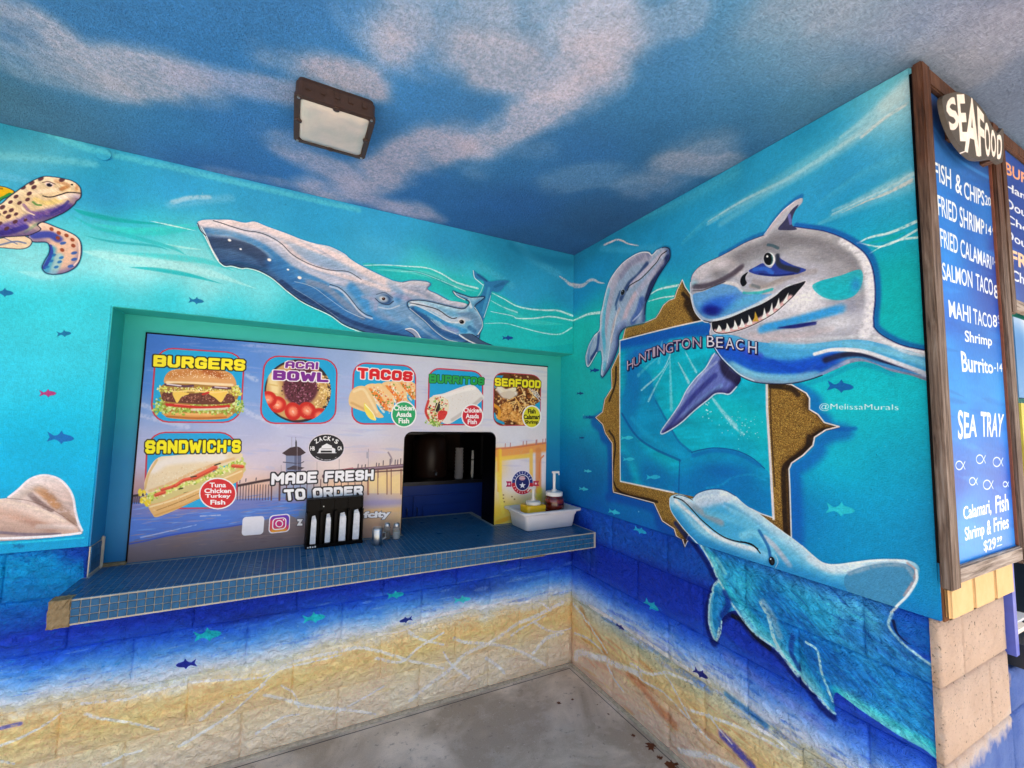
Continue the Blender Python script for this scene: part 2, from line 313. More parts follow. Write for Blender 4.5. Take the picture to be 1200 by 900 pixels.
# soft drifting cloud and current marks
for p, w_, c, a_ in [([(60,157),(110,176),(200,196),(300,219),(420,246)],7,'6cc4d0',.55),([(0,183),(60,187),(110,192)],9,'7cc2d2',.5),([(203,237),(222,232),(245,231)],5,'c8d4e0',.7),([(200,240),(230,236),(270,232)],9,'7ab8d8',.5),
 ([(595,270),(620,300),(655,322)],8,'68b4d4',.35),([(560,310),(580,322),(600,335)],7,'70bcd8',.3),([(430,285),(480,300),(560,320)],14,'58b0d4',.3),([(600,288),(630,302),(668,308)],9,'1f7396',.55),([(0,205),(30,212)],8,'78b8d8',.4)]:
    A.stroke(p, w_*1.6, c, a_, 1.0, tex=.4)
for p, w_, c, a_ in [([(85,244),(100,250),(140,258),(200,264)],8,'1ea4a8',.9),([(80,250),(110,266),(150,276),(200,290),(220,300)],7,'2cb0b8',.6),([(95,275),(130,283),(180,288),(200,294)],4,'1e9aa8',.6),([(120,270),(180,272),(240,266)],12,'36c0c0',.6),
 ([(110,262),(160,270),(230,262)],9,'48cccc',.6),([(150,313),(185,316),(220,322),(262,333)],7,'22b0ba',.85),([(130,296),(180,300),(240,306),(275,318)],10,'3cc0c8',.6),([(95,294),(130,300),(230,316),(300,338)],16,'b8e8ec',.55),
 ([(90,300),(60,322),(20,318)],16,'a8e4ec',.5),([(190,285),(215,290),(240,293)],3,'d0f0f0',.5),([(172,258),(200,264),(232,271)],2.5,'d8f0f0',.8)]:
    A.stroke(p, w_, c, a_, .8, taper=(0, 0), tex=.3)
# aqua wave behind the whales
wv = [(425,310),(450,310),(475,312),(500,314),(518,322),(535,331),(560,337),(590,347),(604,356),(620,361),(640,363),(654,364),(672,370),(672,402),(560,402),(530,350),(470,332)]
A.area(wv, '2cb8b8', .75)
A.stroke([(440,316),(480,318),(510,324),(530,334),(560,342)], 9, '8ad8d4', .55, .9, taper=(0,0)); A.stroke([(590,362),(620,376),(660,380)], 8, '58ccc8', .6, .9, taper=(0,0))
A.stroke([(430,311),(450,313),(475,316),(500,322),(530,335)], 4, '0c8c98', .6, .6, taper=(0, 1))
for p, w_, a_ in [([(426,311),(450,310.5),(475,312),(500,314),(518,321),(535,331),(560,338)],2.6,.8),([(576,343),(590,350),(604,358),(620,362),(640,363.6),(654,364),(671,370)],2.6,.85),([(575,365),(600,370),(606,373),(626,373),(646,371),(671,375.6)],2,.85),
 ([(568,379),(592,379),(612,384),(636,390),(656,391.6),(670,384)],1.8,.75),([(575,352),(590,360),(606,366)],2.4,.6),([(470,318),(490,319),(515,328),(545,341)],1.6,.6)]:
    A.stroke(p, w_*1.1, 'd6eef0', a_, .55, taper=(.35, .9), tex=.3)
A.stroke([(656,324),(662,328),(668,333),(676,334)], 6, 'c8c0c8', .85, .8, taper=(.3, 1), tex=.4)
# under-counter and reef colours on the blocks
for i in range(130):
    x = RNG.uniform(-30, 660); y0 = 833-0.19*x+RNG.uniform(-52, -8); l = RNG.uniform(12, 34)
    A.stroke([(x, y0), (x+l, y0-l*.22)], RNG.uniform(2, 7), ['8fb8ea', '3e6cc8', 'dce8f4', '2448ac', '6c9ce4'][i % 5], .22, 1.0, tex=.6, taper=(0, 0), sm=0)
for i in range(150):
    x = RNG.uniform(-40, 665); y0 = 850-0.2*x+RNG.uniform(-4, 95); l = RNG.uniform(10, 30)
    A.stroke([(x, y0), (x+l, y0-l*RNG.uniform(.1, .6))], RNG.uniform(2, 8), ['f2d294', 'dcae6a', 'f6e2bc', 'e4bc8c', 'f4ce80', 'd0b08c'][i % 6], .2, 1.0, tex=.6, taper=(0, 0), sm=0)
for i in range(60):
    x = RNG.uniform(-30, 160); y0 = RNG.uniform(655, 800)
    A.stroke([(x, y0), (x+RNG.uniform(8, 22), y0-RNG.uniform(2, 8))], RNG.uniform(2, 5), ['0c78b8', '1a9ccc', '2458b0', '2a6cc0', '1448a0'][i % 5], .3, 1.0, tex=.6, taper=(0, 0), sm=0)
# white caustic net on the sand
for p, w_ in [([(660,707),(645,714),(625,724),(604,733),(577,752),(545,768),(530,783),(505,802),(481,822)],5),([(646,716),(633,707),(600,708),(565,712),(540,716),(500,727),(470,741),(440,745)],3),([(626,729),(640,738),(655,741),(680,734)],3),
 ([(660,742),(640,750),(625,766)],4.5),([(533,749),(545,753),(570,755),(590,758),(615,766),(640,780)],4),([(480,742),(495,750),(520,756)],3.5),([(440,772),(470,776),(490,760),(510,748),(520,742)],3.5),([(570,772),(585,782),(592,790)],3.5),
 ([(400,763),(425,760),(460,768),(480,775),(495,778),(520,784)],4),([(395,765),(360,772),(330,783),(300,808),(275,818)],3.5),([(310,815),(330,820),(360,828),(400,832),(440,838)],4),([(95,826),(130,822),(150,820),(175,810)],4),([(100,838),(115,842),(150,848),(185,856)],4.5),
 ([(175,812),(230,800),(300,795),(330,785),(400,768)],3),([(0,875),(30,862),(55,848),(70,838)],4),([(210,875),(240,858),(270,838),(295,815),(310,803)],4),([(235,845),(250,832),(262,822)],5),([(120,897),(140,889),(165,880)],4),([(0,893),(15,897)],4),
 ([(300,860),(330,842),(350,838)],3),([(395,836),(420,822),(450,805)],3),([(330,804),(345,815),(350,830)],2.5),([(600,745),(615,735),(640,722)],3),([(550,795),(530,780),(520,765)],3)]:
    A.stroke(p, w_*1.8, 'fcf8f2', .8, .95, taper=(.7, .5), tex=.55)
A.stroke([(-10,858),(8,853),(22,850)], 7, '5a66c8', .7, .9, tex=.5)
# small fish
def fish(C, u, v, L, col, d=1, ang=0):
    base = np.array([(.5,0),(.36,-.1),(.1,-.15),(.02,-.27),(-.06,-.14),(-.25,-.06),(-.5,-.2),(-.4,.0),(-.5,.18),(-.22,.07),(-.02,.16),(.05,.24),(.12,.14),(.36,.1)])
    a = math.radians(ang); b = base*[d, 1]*L; b = b@np.array([[math.cos(a), math.sin(a)], [-math.sin(a), math.cos(a)]])
    FISH.append((C, b+[u, v], col)); C.area(b+[u, v], col, .92, 2)
FISH = []
NAVY, TEAL, MID = '1c4a92', '3cc4cc', '1f78b0'
for f in [(230,352.5,18,'1c6f9e',1,6),(75,391,17,'1a6f9c',1,-4),(5,343,22,'1c6a9c',1,4),(56,461,20,'b03c78',1,0),(71,513,32,'1c6cb0',1,4),(595,396,13,NAVY,1,0),(243,745,33,'28b4c0',1,-8),(464,698,20,'30bcc4',1,-8),(542,703,20,'4cc8d0',1,-6),
 (368,725,27,'30bcc4',1,-8),(218,779,25,'202c8c',-1,-8),(476,727,16,'1c3080',-1,-14),(588,660,16,NAVY,1,0),(22,640,14,'1078a8',1,0)]:
    fish(A, *f)
# --- turtle
TURT = [(93.3,218.8),(95.2,226.5),(94,232),(89.4,235.9),(87,239.8),(77.8,247.5),(65.3,253.8),(52.9,259.2),(44,263),(48,269),(39,274),(33,276),(20,277),(0,278),(-30,280),(-30,256),(0,239.8),(9.3,232),(18.7,225),(31,216.4),(40.4,211),(51.3,207),(62.2,207.4),(74.6,209.4),(85.5,212.5)]
FLIP = [(46,262),(52,260.8),(65.3,266),(77.8,270.9),(88.6,276.3),(94,283),(95.6,292.6),(94,303.5),(88.6,312.9),(77.8,319),(65.3,321.4),(54.4,320),(49.5,313.6),(52.9,305),(57.5,297),(58.3,289.5),(54.4,284),(38.9,283.3),(33,277),(40,270)]
SHELL = [(-120,214),(-80,204),(-30,212),(0,218),(9.3,220.3),(17,225),(9.3,231),(0,236),(-20,262),(-45,284),(-100,292),(-150,280),(-160,246)]
m_ = A.area(SHELL, 'd8b020'); A.stroke([(-150,250),(-100,262),(-50,262),(-12,240)], 14, '3c8c50', .8, .9, clip=m_); [A.stroke(q_, 2, '5c4a1c', .7, .6, clip=m_) for q_ in ([(-130,225),(-100,240),(-70,222)], [(-70,222),(-40,240),(-15,222)], [(-100,240),(-95,275)], [(-40,240),(-45,275)])]; A.stroke([(-30,245),(0,234),(12,228)], 5, '2e8a50', .9, .5, clip=m_); A.stroke([(-20,219),(2,221)], 3, '7a6420', .7, .5, clip=m_); A.stroke(SHELL, 1.2, '1c3048', .9, .4, closed=True)
for P_ in (FLIP, TURT): A.stroke(P_, 3.2, '0f6f98', .6, .9, closed=True)
m_ = A.area(FLIP, 'd8b8a4')
A.form(m_, 5, -.5, .9, 'f4dccc', '4c4c90', .6, .6); A.stroke([(40,276),(58,275),(68,280)], 12, '3848a0', .9, .8, clip=m_); A.stroke([(60,292),(58,304),(54,316)], 13, '3e9cc8', .85, .9, clip=m_); A.stroke([(70,300),(66,312),(62,320)], 10, '7cc8dc', .6, .9, clip=m_); A.stroke([(59,288),(60,298),(52,314)], 4, '3848a0', .9, .6, clip=m_)
for x, y in [(60.5,268.5),(69,273),(78,276),(85,281),(86,288),(68,279),(73,293)]: A.blob((x, y), 3.3, 2.6, 30, '8a4a34', .95, m_, .6)
for x, y in [(87,296.5),(87,304),(83,312),(74,285)]: A.blob((x, y), 4.6, 2.2, -12, '3c62a8', .95, m_, .6)
for x, y in [(63,299),(72,302),(60,306),(70,307),(55,313),(66,313)]: A.blob((x, y), 3.6, 2.0, -15, '2a70b0', .9, m_, .6)
A.stroke(FLIP, 1.3, '222a4c', .9, .4, closed=True); A.stroke([(78,272),(89,278.5),(93,286),(92.5,303),(87,311)], 2, 'f0d8c8', .8, .6, clip=m_)
cf = [(-20,279),(0,279.4),(15.6,274.8),(28,276.3),(37.3,281.8),(34.2,288.8),(23.3,291.9),(0,290.3),(-20,292)]
m_ = A.area(cf, 'e2cdb0'); A.stroke([(0,287),(18,283),(30,285)], 2.4, '4c66a0', .7, .6, clip=m_); A.stroke([(5,279),(20,286)], 1.6, '4c66a0', .7, .6, clip=m_); A.stroke(cf, 1.3, '222a4c', .9, .4, closed=True)
m_ = A.area(TURT, 'dcc6a4')
A.stroke([(-20,270),(10,266),(40,254),(60,249),(80,243)], 15, '5a4a9c', .85, .9, clip=m_, tex=.3); A.stroke([(-20,276),(10,272),(30,266)], 9, '3a348c', .9, .8, clip=m_)
A.stroke([(30,272),(36,268),(45,262),(65,255)], 4, 'a8bc8c', .9, .8, clip=m_); A.stroke([(28,240),(36,248),(52,250),(70,244)], 4, '7c5c9c', .6, .8, clip=m_); A.stroke([(24,236),(28,246),(40,252)], 2, 'f0dcc8', .9, .6, clip=m_)
A.stroke([(42,234),(54,238),(70,235)], 8, 'e4cc84', .7, .9, clip=m_); A.stroke([(40,226),(52,224),(70,222)], 7, 'f0dcc4', .8, .9, clip=m_); A.stroke([(70,232),(84,229),(93,231)], 7, 'f0e2d8', .9, .8, clip=m_)
A.stroke([(66,212),(80,217),(72,222)], 6, 'a0663c', .7, .9, clip=m_); A.blob((90,220), 3.5, 6, 10, 'a8683c', .8, m_); A.stroke([(80,236),(74,242),(60,250)], 3.5, '3a3a88', .7, .8, clip=m_)
A.streak(m_, -35, .1, 5, 1.2, 5); A.form(m_, 7, -.2, 1, 'f6ecdc', '3c3078', .5, .7)
for x, y, r in [(48,209.5,4.6),(37.5,214.5,4.2),(27.5,220,4),(40,219.5,4.2),(34.5,227,4),(32.5,234,3.8),(19,230.5,3.8),(12.5,237,3.6),(23,238,3.8),(3,243,4.4),(13.5,246.5,4),(6,249,3.4),(19,251,3.4),(10,254,4.4),(-2,252,4),(73,210.5,5),(0,262,4),(8,268,4),(18,260,4),(30,258,3)]:
    A.blob((x, y), r, r*.66, -28, '5a3a44', .95, m_, .6)
A.stroke([(39,237),(43,240),(48,240.5)], 3, '5c8c50', .9, .7, clip=m_)
A.stroke([(50.5,229.7),(56,231),(62.2,230.7),(71.5,228),(80.9,225.5),(94,226.5)], 1.7, '241c28', 1, .4); A.blob((58,216.5), 6.5, 3.4, 12, 'd8c4d0', .9, m_, .5); A.blob((58,217), 4, 2.5, 10, '201c30', 1, m_, .6); A.stroke([(50,214),(57,213),(65,216)], 1.6, '50343c', .9, .5)
A.blob((84.5,216.5), 1.6, 1.2, 0, '181418', 1, m_, .6); A.blob((92.5,217.5), 1, 1, 0, '181418', 1, m_, .6); A.blob((60,215.6), .9, .7, 0, 'ffffff', 1, m_, .6)
A.stroke(TURT, 1.3, '2a2840', .9, .4, closed=True)
# --- ray
RAY = [(-150,636),(-185,622),(-170,600),(-150,575),(-120,566),(-90,572),(-70,584),(-40,586),(0,584.2),(10,582.5),(21.7,573.3),(33.3,562.5),(45,557.5),(56.7,557),(70,561.7),(80,571.7),(85.8,583.3),(88.3,598.3),(91.7,611.7),(96.3,621.7),(95,625.8),(80,627.5),(50,630.8),(16.7,633.3),(-40,636),(-90,640)]
A.stroke(RAY, 5, '0a94c0', .5, 1, closed=True)
m_ = A.area(RAY, 'cdb9b4')
A.stroke([(15,586),(35,574),(50,574),(66,590),(86,612)], 14, '9a8070', .8, 1, clip=m_, tex=.5); A.stroke([(44,573),(56,582),(66,593)], 11, 'b08058', .6, .9, clip=m_, tex=.4); A.stroke([(36,580),(45,588),(60,598)], 8, '6c5a58', .7, .9, clip=m_, tex=.4)
bd = [(-120,606),(-40,590),(0,585),(16.7,586.7),(41.7,593.3),(66.7,603.3),(83.3,613.3),(92,622),(80,626),(50,628),(16,627),(-40,628),(-110,632)]
A.form(m_, 12, -.4, 1, 'ece4e4', '8c7c78', .7, .5); A.streak(m_, -30, .07, 5, 1.2, 6); m2 = A.area(bd, 'ccb0a4'); A.stroke([(-20,600),(10,600),(40,612),(60,622)], 16, 'a88272', .6, 1, clip=m2, tex=.5); A.stroke([(0,587),(25,591),(50,599),(75,611)], 4, 'e2c8b4', .8, .9, clip=m2, tex=.3); A.stroke([(0,624),(30,626),(70,626)], 5, '5a5c80', .8, .9, clip=m_); A.stroke([(45,617),(70,617),(85,618)], 9, 'd8ccca', .7, 1, clip=m2)
A.streak(m2, -8, .05, 10, 1.6, 7); A.form(m2, 14, 0, 1, 'ece2dc', '9c8880', .5, .5)
A.stroke([(-40,632),(16,630.5),(50,629),(80,626.5),(94,624.5)], 3.6, 'f0eef4', .95, .6); A.stroke([(10,582.5),(21.7,573.3),(33.3,562.5),(45,557.5),(56.7,557),(70,561.7),(80,571.7),(85.8,583.3),(88.3,598.3),(91.7,611.7),(96.3,621.7)], 2.8, 'eee6ec', .95, .6)
A.stroke([(8,584),(30,586),(50,592),(70,602),(90,616)], 1.2, '6c5450', .6, .6); A.stroke([(0,637),(50,634),(98,630)], 3, '48c8e0', .7, .8)
# --- adult whale
TAILW = [(567.5,333),(566,329),(557,326),(554.5,321),(554.6,317),(559,320),(566,324),(572,329),(576,330),(584,328.6),(596.7,329),(592,334),(586.7,340.8),(581,342),(576.5,341),(575,346.7),(573,355),(570,363.3),(567,374),(563,380),(557,366),(556,358),(562,349),(567,339)]
A.stroke(TAILW, 3, '1f88a0', .5, .9, closed=True); m_ = A.area(TAILW, '3a7fac'); A.stroke([(573,338),(570,350),(566,366)], 4, '4f9cc4', .8, .9, clip=m_); A.stroke([(560,322),(570,329)], 3, '2a5c84', .8, .8, clip=m_); A.stroke([(580,336),(590,332)], 4, '2f6c94', .8, .8, clip=m_)
A.stroke([(554.5,317),(556,325),(560,329),(566,334)], 1.5, 'd8e8ee', .9, .4); A.stroke([(575,346.7),(572,357),(567,372)], 1.2, 'cfe6ec', .8, .5); A.stroke([(567,333),(563,343),(558,349)], 1.2, 'cfe6ec', .7, .5)
WH = [(231.7,261.7),(235,258.7),(241.7,257.5),(253,257.5),(270,257.8),(286.7,261.3),(298.3,260),(313.3,265.8),(336.7,274.2),(353.3,280.8),(370,285.8),(386.7,289.2),(403.3,297.5),(410,303.3),(421.7,310.8),(441.7,320.8),(458.3,328.3),(471.7,330.8),(483.3,328.7),(498.3,329.7),(504.7,333),(501,339),(513,345),(525,351.7),(538,354),(548,357),(560,368),(562,395),(553.3,404.2),(541.7,405.8),(525,405.8),(503.3,403.3),(475,399),(450,395),(425,388.3),(403.3,380),(386.7,368.3),(356.7,354.2),(336.7,340),(320,325.8),(303.3,316.7),(290,313.3),(283.3,313.7),(271.7,310.8),(263.3,310.8),(255,303.3),(246.7,288.3),(240,275)]
A.stroke(WH[24:], 7, '1694a0', .5, 1); A.stroke(WH[:24], 5, '2a8cc0', .5, 1)
m_ = A.area(WH, '7c9fc4')
A.stroke([(240,262),(300,275),(360,312),(420,330),(480,345),(545,365)], 30, '9aabc8', .9, .9, clip=m_)
A.stroke([(238,262),(290,263),(340,279),(400,303),(450,330),(500,345)], 13, 'cfc3cc', .95, .9, clip=m_, tex=.25); A.stroke([(262,262),(300,264),(335,277),(370,292),(400,302),(430,318),(455,332)], 9, 'dccbcf', .9, .9, clip=m_, tex=.25)
A.stroke([(330,284),(348,300),(366,312),(398,322),(425,330),(455,340)], 8, 'd8cace', .85, .9, clip=m_, tex=.25); A.stroke([(268,268),(300,276),(325,288),(345,306),(370,322),(405,332)], 10, 'bcc0d4', .8, .9, clip=m_, tex=.25)
A.stroke([(244,270),(275,275),(310,290),(340,314),(375,330),(400,345)], 9, '3f7fb4', .8, .9, clip=m_, tex=.2); A.stroke([(250,284),(275,287),(300,297),(312,308)], 17, '3c4a66', .97, .7, clip=m_, tex=.15); A.area([(241,276),(250,281),(266,281),(288,284),(304,292),(314,305),(306,311),(292,311),(282,312.5),(271,309.5),(263,309.5),(255,302),(247,288)], '44546e', .6, 4, m_); A.stroke([(262,306),(285,309),(312,316)], 5, '2f6684', .8, .9, clip=m_)
A.stroke([(322,310),(352,334),(395,356),(420,374),(460,386),(520,396)], 22, '3f7cb4', .85, .9, clip=m_, tex=.2); A.stroke([(330,330),(352,346),(390,366),(420,380),(470,394),(520,403)], 6, '2c4268', .9, .8, clip=m_)
A.stroke([(362,331),(380,336),(392,345),(405,357),(425,372)], 9, '7f90ac', .9, .8, clip=m_, tex=.2); A.stroke([(412,337),(420,346),(436,366),(450,378)], 14, '4490cc', .75, .9, clip=m_); A.stroke([(352,282),(372,292),(392,304)], 4, '8a98b8', .7, .9, clip=m_)
A.stroke([(458,332),(468,342),(466,350)], 13, '4a86bc', .75, 1, clip=m_); A.stroke([(470,334),(490,340),(515,352),(540,358)], 9, '7288ac', .85, .9, clip=m_); A.stroke([(480,332),(500,333)], 5, '8a96b0', .9, .7, clip=m_); A.stroke([(504,334),(500,339)], 3, '3c5474', .9, .6, clip=m_)
A.stroke([(440,340),(436,360),(450,372),(470,372)], 9, '8f9fc0', .55, 1, clip=m_, tex=.3); A.stroke([(455,364),(475,378),(500,392),(530,402)], 12, '6a9cc8', .6, 1, clip=m_, tex=.2); A.stroke([(462,345),(480,352),(500,372)], 8, 'a58cb0', .35, 1, clip=m_); A.stroke([(425,348),(440,352),(440,362)], 6, 'a8a4c0', .5, 1, clip=m_)
A.stroke([(480,372),(498,388),(516,400)], 4, 'b0c4dc', .6, .9, clip=m_)
A.form(m_, 20, -.1, 1, 'e4dade', '2c5484', .5, .5); A.form(m_, 7, -.1, 1, 'f0e8ea', '2c4468', .35, .55); A.streak(m_, 24, .08, 7, 1.1, 8, .2)
for p, w_ in [([(250,258.7),(260,261.6),(270,265),(286.7,270),(303.3,272.5),(316.7,277.5),(330,285.8),(341.7,297.5),(356.7,306.7),(373.3,313.3),(390,317),(403.3,317.6),(411.7,320),(423.3,327.5)],2.0),([(386.7,333.3),(396.7,336.7),(405,343.3),(413.3,353.3),(420,361.7),(428,368),(436,371)],1.8),([(320,325.8),(329,335),(336.7,341),(350,351),(360,356)],1.8)]:
    A.stroke(p, w_, '20283c', .95, .4, taper=(.6, .5)); A.stroke(np.array(p)+[0, 2.4], w_*1.5, 'e8e2ea', .6, .9, clip=m_)
for p, w_ in [([(345,330),(358,333),(370,338.3),(383.3,348.3),(403.3,362.5),(418.3,370),(427,373)],2.2),([(343.3,337.5),(356,345),(366.7,351.7),(383.3,363.3),(396.7,373)],1.8),([(400,362),(414,368),(424,372)],1.4),([(456,377),(474,380),(492,392)],1.2)]:
    A.stroke(p, w_, 'e4eaf0', .85, .5, taper=(.4, .4))
for x, y, r in [(269,281.5,2.8),(282,292,2),(315.5,304.5,3.2),(337.5,316,2),(351,325.5,3.2)]: A.blob((x, y), r, r*.7, 20, 'f4f2f0', 1, m_, .5)
A.blob((452,351), 11, 9, 10, '2c4c74', .9, m_, .3); A.blob((449,350.4), 8.0, 5.4, 10, '9cacc0', .95, m_, .5); A.blob((448.5,350), 4.6, 2.6, 12, 'c8ccd0', 1, m_, .6); A.blob((449.5,350.2), 2.4, 2.0, 0, '2a1418', 1, m_, .7); A.blob((449,349.4), .9, .9, 0, 'f0c0a0', 1, m_)
A.stroke([(440,350),(446,355),(455,357),(461,353)], 1.6, '2c3c58', .9, .5); A.stroke([(441,345),(451,343),(460,349)], 1.5, '50647c', .9, .5); A.stroke([(444,360),(456,362),(468,358)], 2, 'd0d8e4', .6, .8, clip=m_)
pf = [(475,385.8),(481.7,385),(488.3,389),(493,396.7),(498,402),(489,400),(484,392)]; A.area(pf, '8f9cb8'); A.stroke([(475,385.8),(481.7,385),(488.3,389),(493,396),(500,402)], 1.6, 'eef0f4', .95, .4); A.stroke([(476,387),(484,392),(490,400),(500,404)], 1.4, '2c3450', .9, .5)
A.stroke(WH[25:], 1.7, '1c2840', .7, .5); A.stroke(np.array(WH[31:]+WH[:1])+[-.4, 1.2], 1.7, 'e6f0f4', .9, .5); A.stroke([(236,266),(242,277),(248,291),(256,305)], 1.5, 'e6f0f4', .9, .4)
A.stroke([(228+3.7,262),(235,270),(241,276)], 2, '2a3448', .8, .5); A.stroke(WH[4:17], 1.2, 'e8e0e4', .7, .5); A.stroke(WH[17:24], 1.3, '5c7494', .9, .5)
lf = [(523,407.5),(533,408),(543,412),(557,418.6),(543,417.5),(533,414)]; A.area(lf, '5c7c98'); A.stroke(lf[:4], 1, 'd8e4e8', .7, .5)
# --- calf
CF = [(477.5,356.7),(480,353),(490,352),(500,353),(508.3,354.7),(526.7,359.2),(541.7,362),(547.5,359),(550,354),(545,350.5),(538,348),(533.5,345),(531.2,341.5),(536,343.4),(543.3,345.8),(550.8,348.3),(558,348.4),(567.5,348),(564,352),(557.5,357),(556,361),(560,366),(564.2,375),(565,383),(563,388),(560,392.5),(556,395),(550,399.2),(543,401),(536.7,400.8),(523.3,397.5),(510,388.3),(498.3,376.7),(488.3,368.3),(480,361.5)]
A.stroke(CF, 4, '24547c', .55, .9, closed=True); m_ = A.area(CF, '78aed0')
A.stroke([(484,355),(510,364),(530,375),(550,372)], 9, 'c4cede', .95, .9, clip=m_, tex=.2); A.stroke([(485,363),(505,378),(525,392),(548,397)], 9, '2f5c8c', .9, .8, clip=m_); A.stroke([(488,361),(508,370),(526,382),(545,388)], 7, '4494c8', .9, .8, clip=m_); A.stroke([(520,384),(535,388)], 9, '9a90b8', .6, 1, clip=m_)
A.stroke([(540,366),(556,372),(560,382)], 12, '6f8fb0', .9, .9, clip=m_); A.stroke([(550,384),(556,388)], 7, '35648e', .7, .9, clip=m_); A.stroke([(514,358),(535,364),(548,364)], 4, '8cc0dc', .8, .9, clip=m_); A.stroke([(535,346),(548,350),(564,350)], 4, '6a9cc0', .8, .8, clip=m_); A.stroke([(549,352),(552,360)], 4, 'cfdde8', .8, .8, clip=m_)
A.stroke([(480,355),(493.3,357.5),(510,361.7),(518,366),(523.3,370),(530,373.3),(535,372.5)], 1.6, '20283c', .95, .4); A.stroke([(479.5,358.5),(484,357),(495,361),(512,370),(525,377),(536,378)], 2, 'e4e6ec', .7, .8, clip=m_)
A.form(m_, 6, -.1, 1, 'e8eef4', '2c5484', .45, .5); A.streak(m_, 25, .07, 6, 1.0, 9, .2)
for k in range(4): A.stroke([(505+k*3,375+k*.5),(516+k*3,384+k),(530+k*2,389+k)], 1.1, 'b8c8d8', .7, .6, clip=m_)
A.blob((541,377), 5.5, 4.4, 15, 'dcd8d8', .95, m_, .5); A.blob((541,377.2), 3.2, 2.6, 15, '14141c', 1, m_, .7); A.blob((540,376.4), .8, .8, 0, 'ffffff', 1, m_)
A.stroke(CF, 1.2, '1c2c44', .85, .4, closed=True); A.stroke([(556,360),(560,366),(564.4,375),(565,383),(560,392)], 1.4, 'e0ecf0', .85, .5); A.stroke([(531.5,342),(536,347),(545,351.5)], 1.3, 'e8f0f4', .9, .4); A.stroke(CF[29:], 1.4, 'd8e4ec', .8, .5)
fn = [(538.3,392.5),(546,391),(553.3,391.5),(559,396),(566.7,400),(574,403.6),(581.7,406),(596.7,409.4),(580,409),(563.3,406),(550,400.5)]
A.area(fn, '48607c'); A.stroke([(538.3,392.5),(545,397),(555,402),(570,406.5),(585,409)], 2.2, 'dfe6ec', .9, .6, taper=(1, .3)); A.stroke([(553,391.5),(566,400),(582,406.5)], 1.1, '1c2c44', .9, .5)
for i in range(70):
    A.blob((RNG.uniform(-10, 665), RNG.uniform(170, 860)), RNG.uniform(.5, 1.1), RNG.uniform(.5, 1.3), 0, ['e8f0f0','205070','c8d8dc'][i % 3], .5, None, .3)
# ------------------------------------------------------------------ mural on the side wall
B = Cv('B', -0.2, 1.82, 0.0, H, 0.0018, seed=23)
B.idw([(672,302,'2a80a6'),(700,290,'2a84a8'),(760,252,'2a86aa'),(850,202,'2c8cb2'),(950,148,'2e90b8'),(1040,98,'5cb0c8'),(700,315,'2c90c0'),(680,345,'2c94c4'),(760,275,'2e94c2'),(790,300,'2f98c6'),(790,325,'2e9cc6'),(830,250,'349cc8'),(850,270,'3a9ecc'),
 (900,215,'3aa0cc'),(960,180,'48a8cc'),(1000,160,'3a9ccc'),(1055,115,'a8d0dc'),(1040,140,'98ccdc'),(1000,200,'3c9ed0'),(1040,200,'3f9cc8'),(960,230,'3ea0d0'),(1060,200,'5cb0cc'),(1000,250,'2fa0cc'),(1060,250,'3aa8cc'),(1040,280,'24a8c4'),
 (1050,310,'12aab0'),(1060,360,'12b0b4'),(1070,400,'14b4bc'),(1040,350,'18b4b8'),(1000,470,'1ec0cc'),(1060,470,'14b8c8'),(1080,520,'10a8c4'),(980,540,'1cb8d0'),(1040,560,'10a4c8'),(1090,600,'0c90bc'),(1000,600,'089cc8'),(960,610,'0890c4'),
 (940,600,'0c7cb8'),(1080,650,'0490c0'),(1095,700,'0090c4'),(1000,650,'0494c4'),(960,570,'10a4cc'),(690,380,'2cb8b8'),(690,440,'28b4b8'),(690,480,'22acb8'),(700,520,'1090b8'),(690,545,'0878ac'),(690,580,'066ea6'),(760,600,'0878b4'),(720,590,'0674b0'),
 (760,370,'2cb4b4'),(780,345,'3cc0c0'),(780,625,'0c68b0'),(700,600,'1464b0'),(850,630,'0c6cb0'),
 (700,612,'1a62b0'),(760,632,'2068b4'),(690,650,'24509c'),(740,670,'2050a4'),(800,680,'1c50a8'),(690,680,'3c60b8'),(720,700,'4474cc'),(760,715,'2c54b4'),(820,740,'1c3c9c'),(760,735,'6c98e0'),(720,712,'9cbcec'),(700,700,'90aee4'),(800,760,'7098e0'),
 (850,790,'7090dc'),(900,815,'5478cc'),(900,800,'2c48a8'),(860,770,'2848a8'),(960,840,'2c48ac'),(940,850,'8090dc'),(1000,870,'2a46a8'),(990,890,'8c94dc'),(1040,880,'2444a4'),(1080,890,'243c9c'),(1060,850,'2868b8'),(1090,760,'2060b0'),(1050,730,'1c78b8'),(1095,735,'2080b8'),
 (740,752,'b8c4c8'),(800,785,'a8b8c0'),(850,812,'c0b8b0'),(700,722,'b8b49c'),(680,705,'b8a888'),(690,730,'d0a668'),(700,745,'cc9c60'),(680,755,'c09064'),(730,770,'ccb084'),(760,790,'c8a868'),(790,800,'b8a874'),(830,830,'b89c80'),(870,860,'b89478'),
 (920,890,'c0a08c'),(720,790,'c89058'),(750,810,'dcb45c'),(790,840,'e0bc68'),(760,835,'c88c64'),(740,815,'c49068'),(800,870,'d8b078'),(840,880,'dcb87c'),(800,890,'c8a080'),(850,900,'d8bca0')], 4.0)
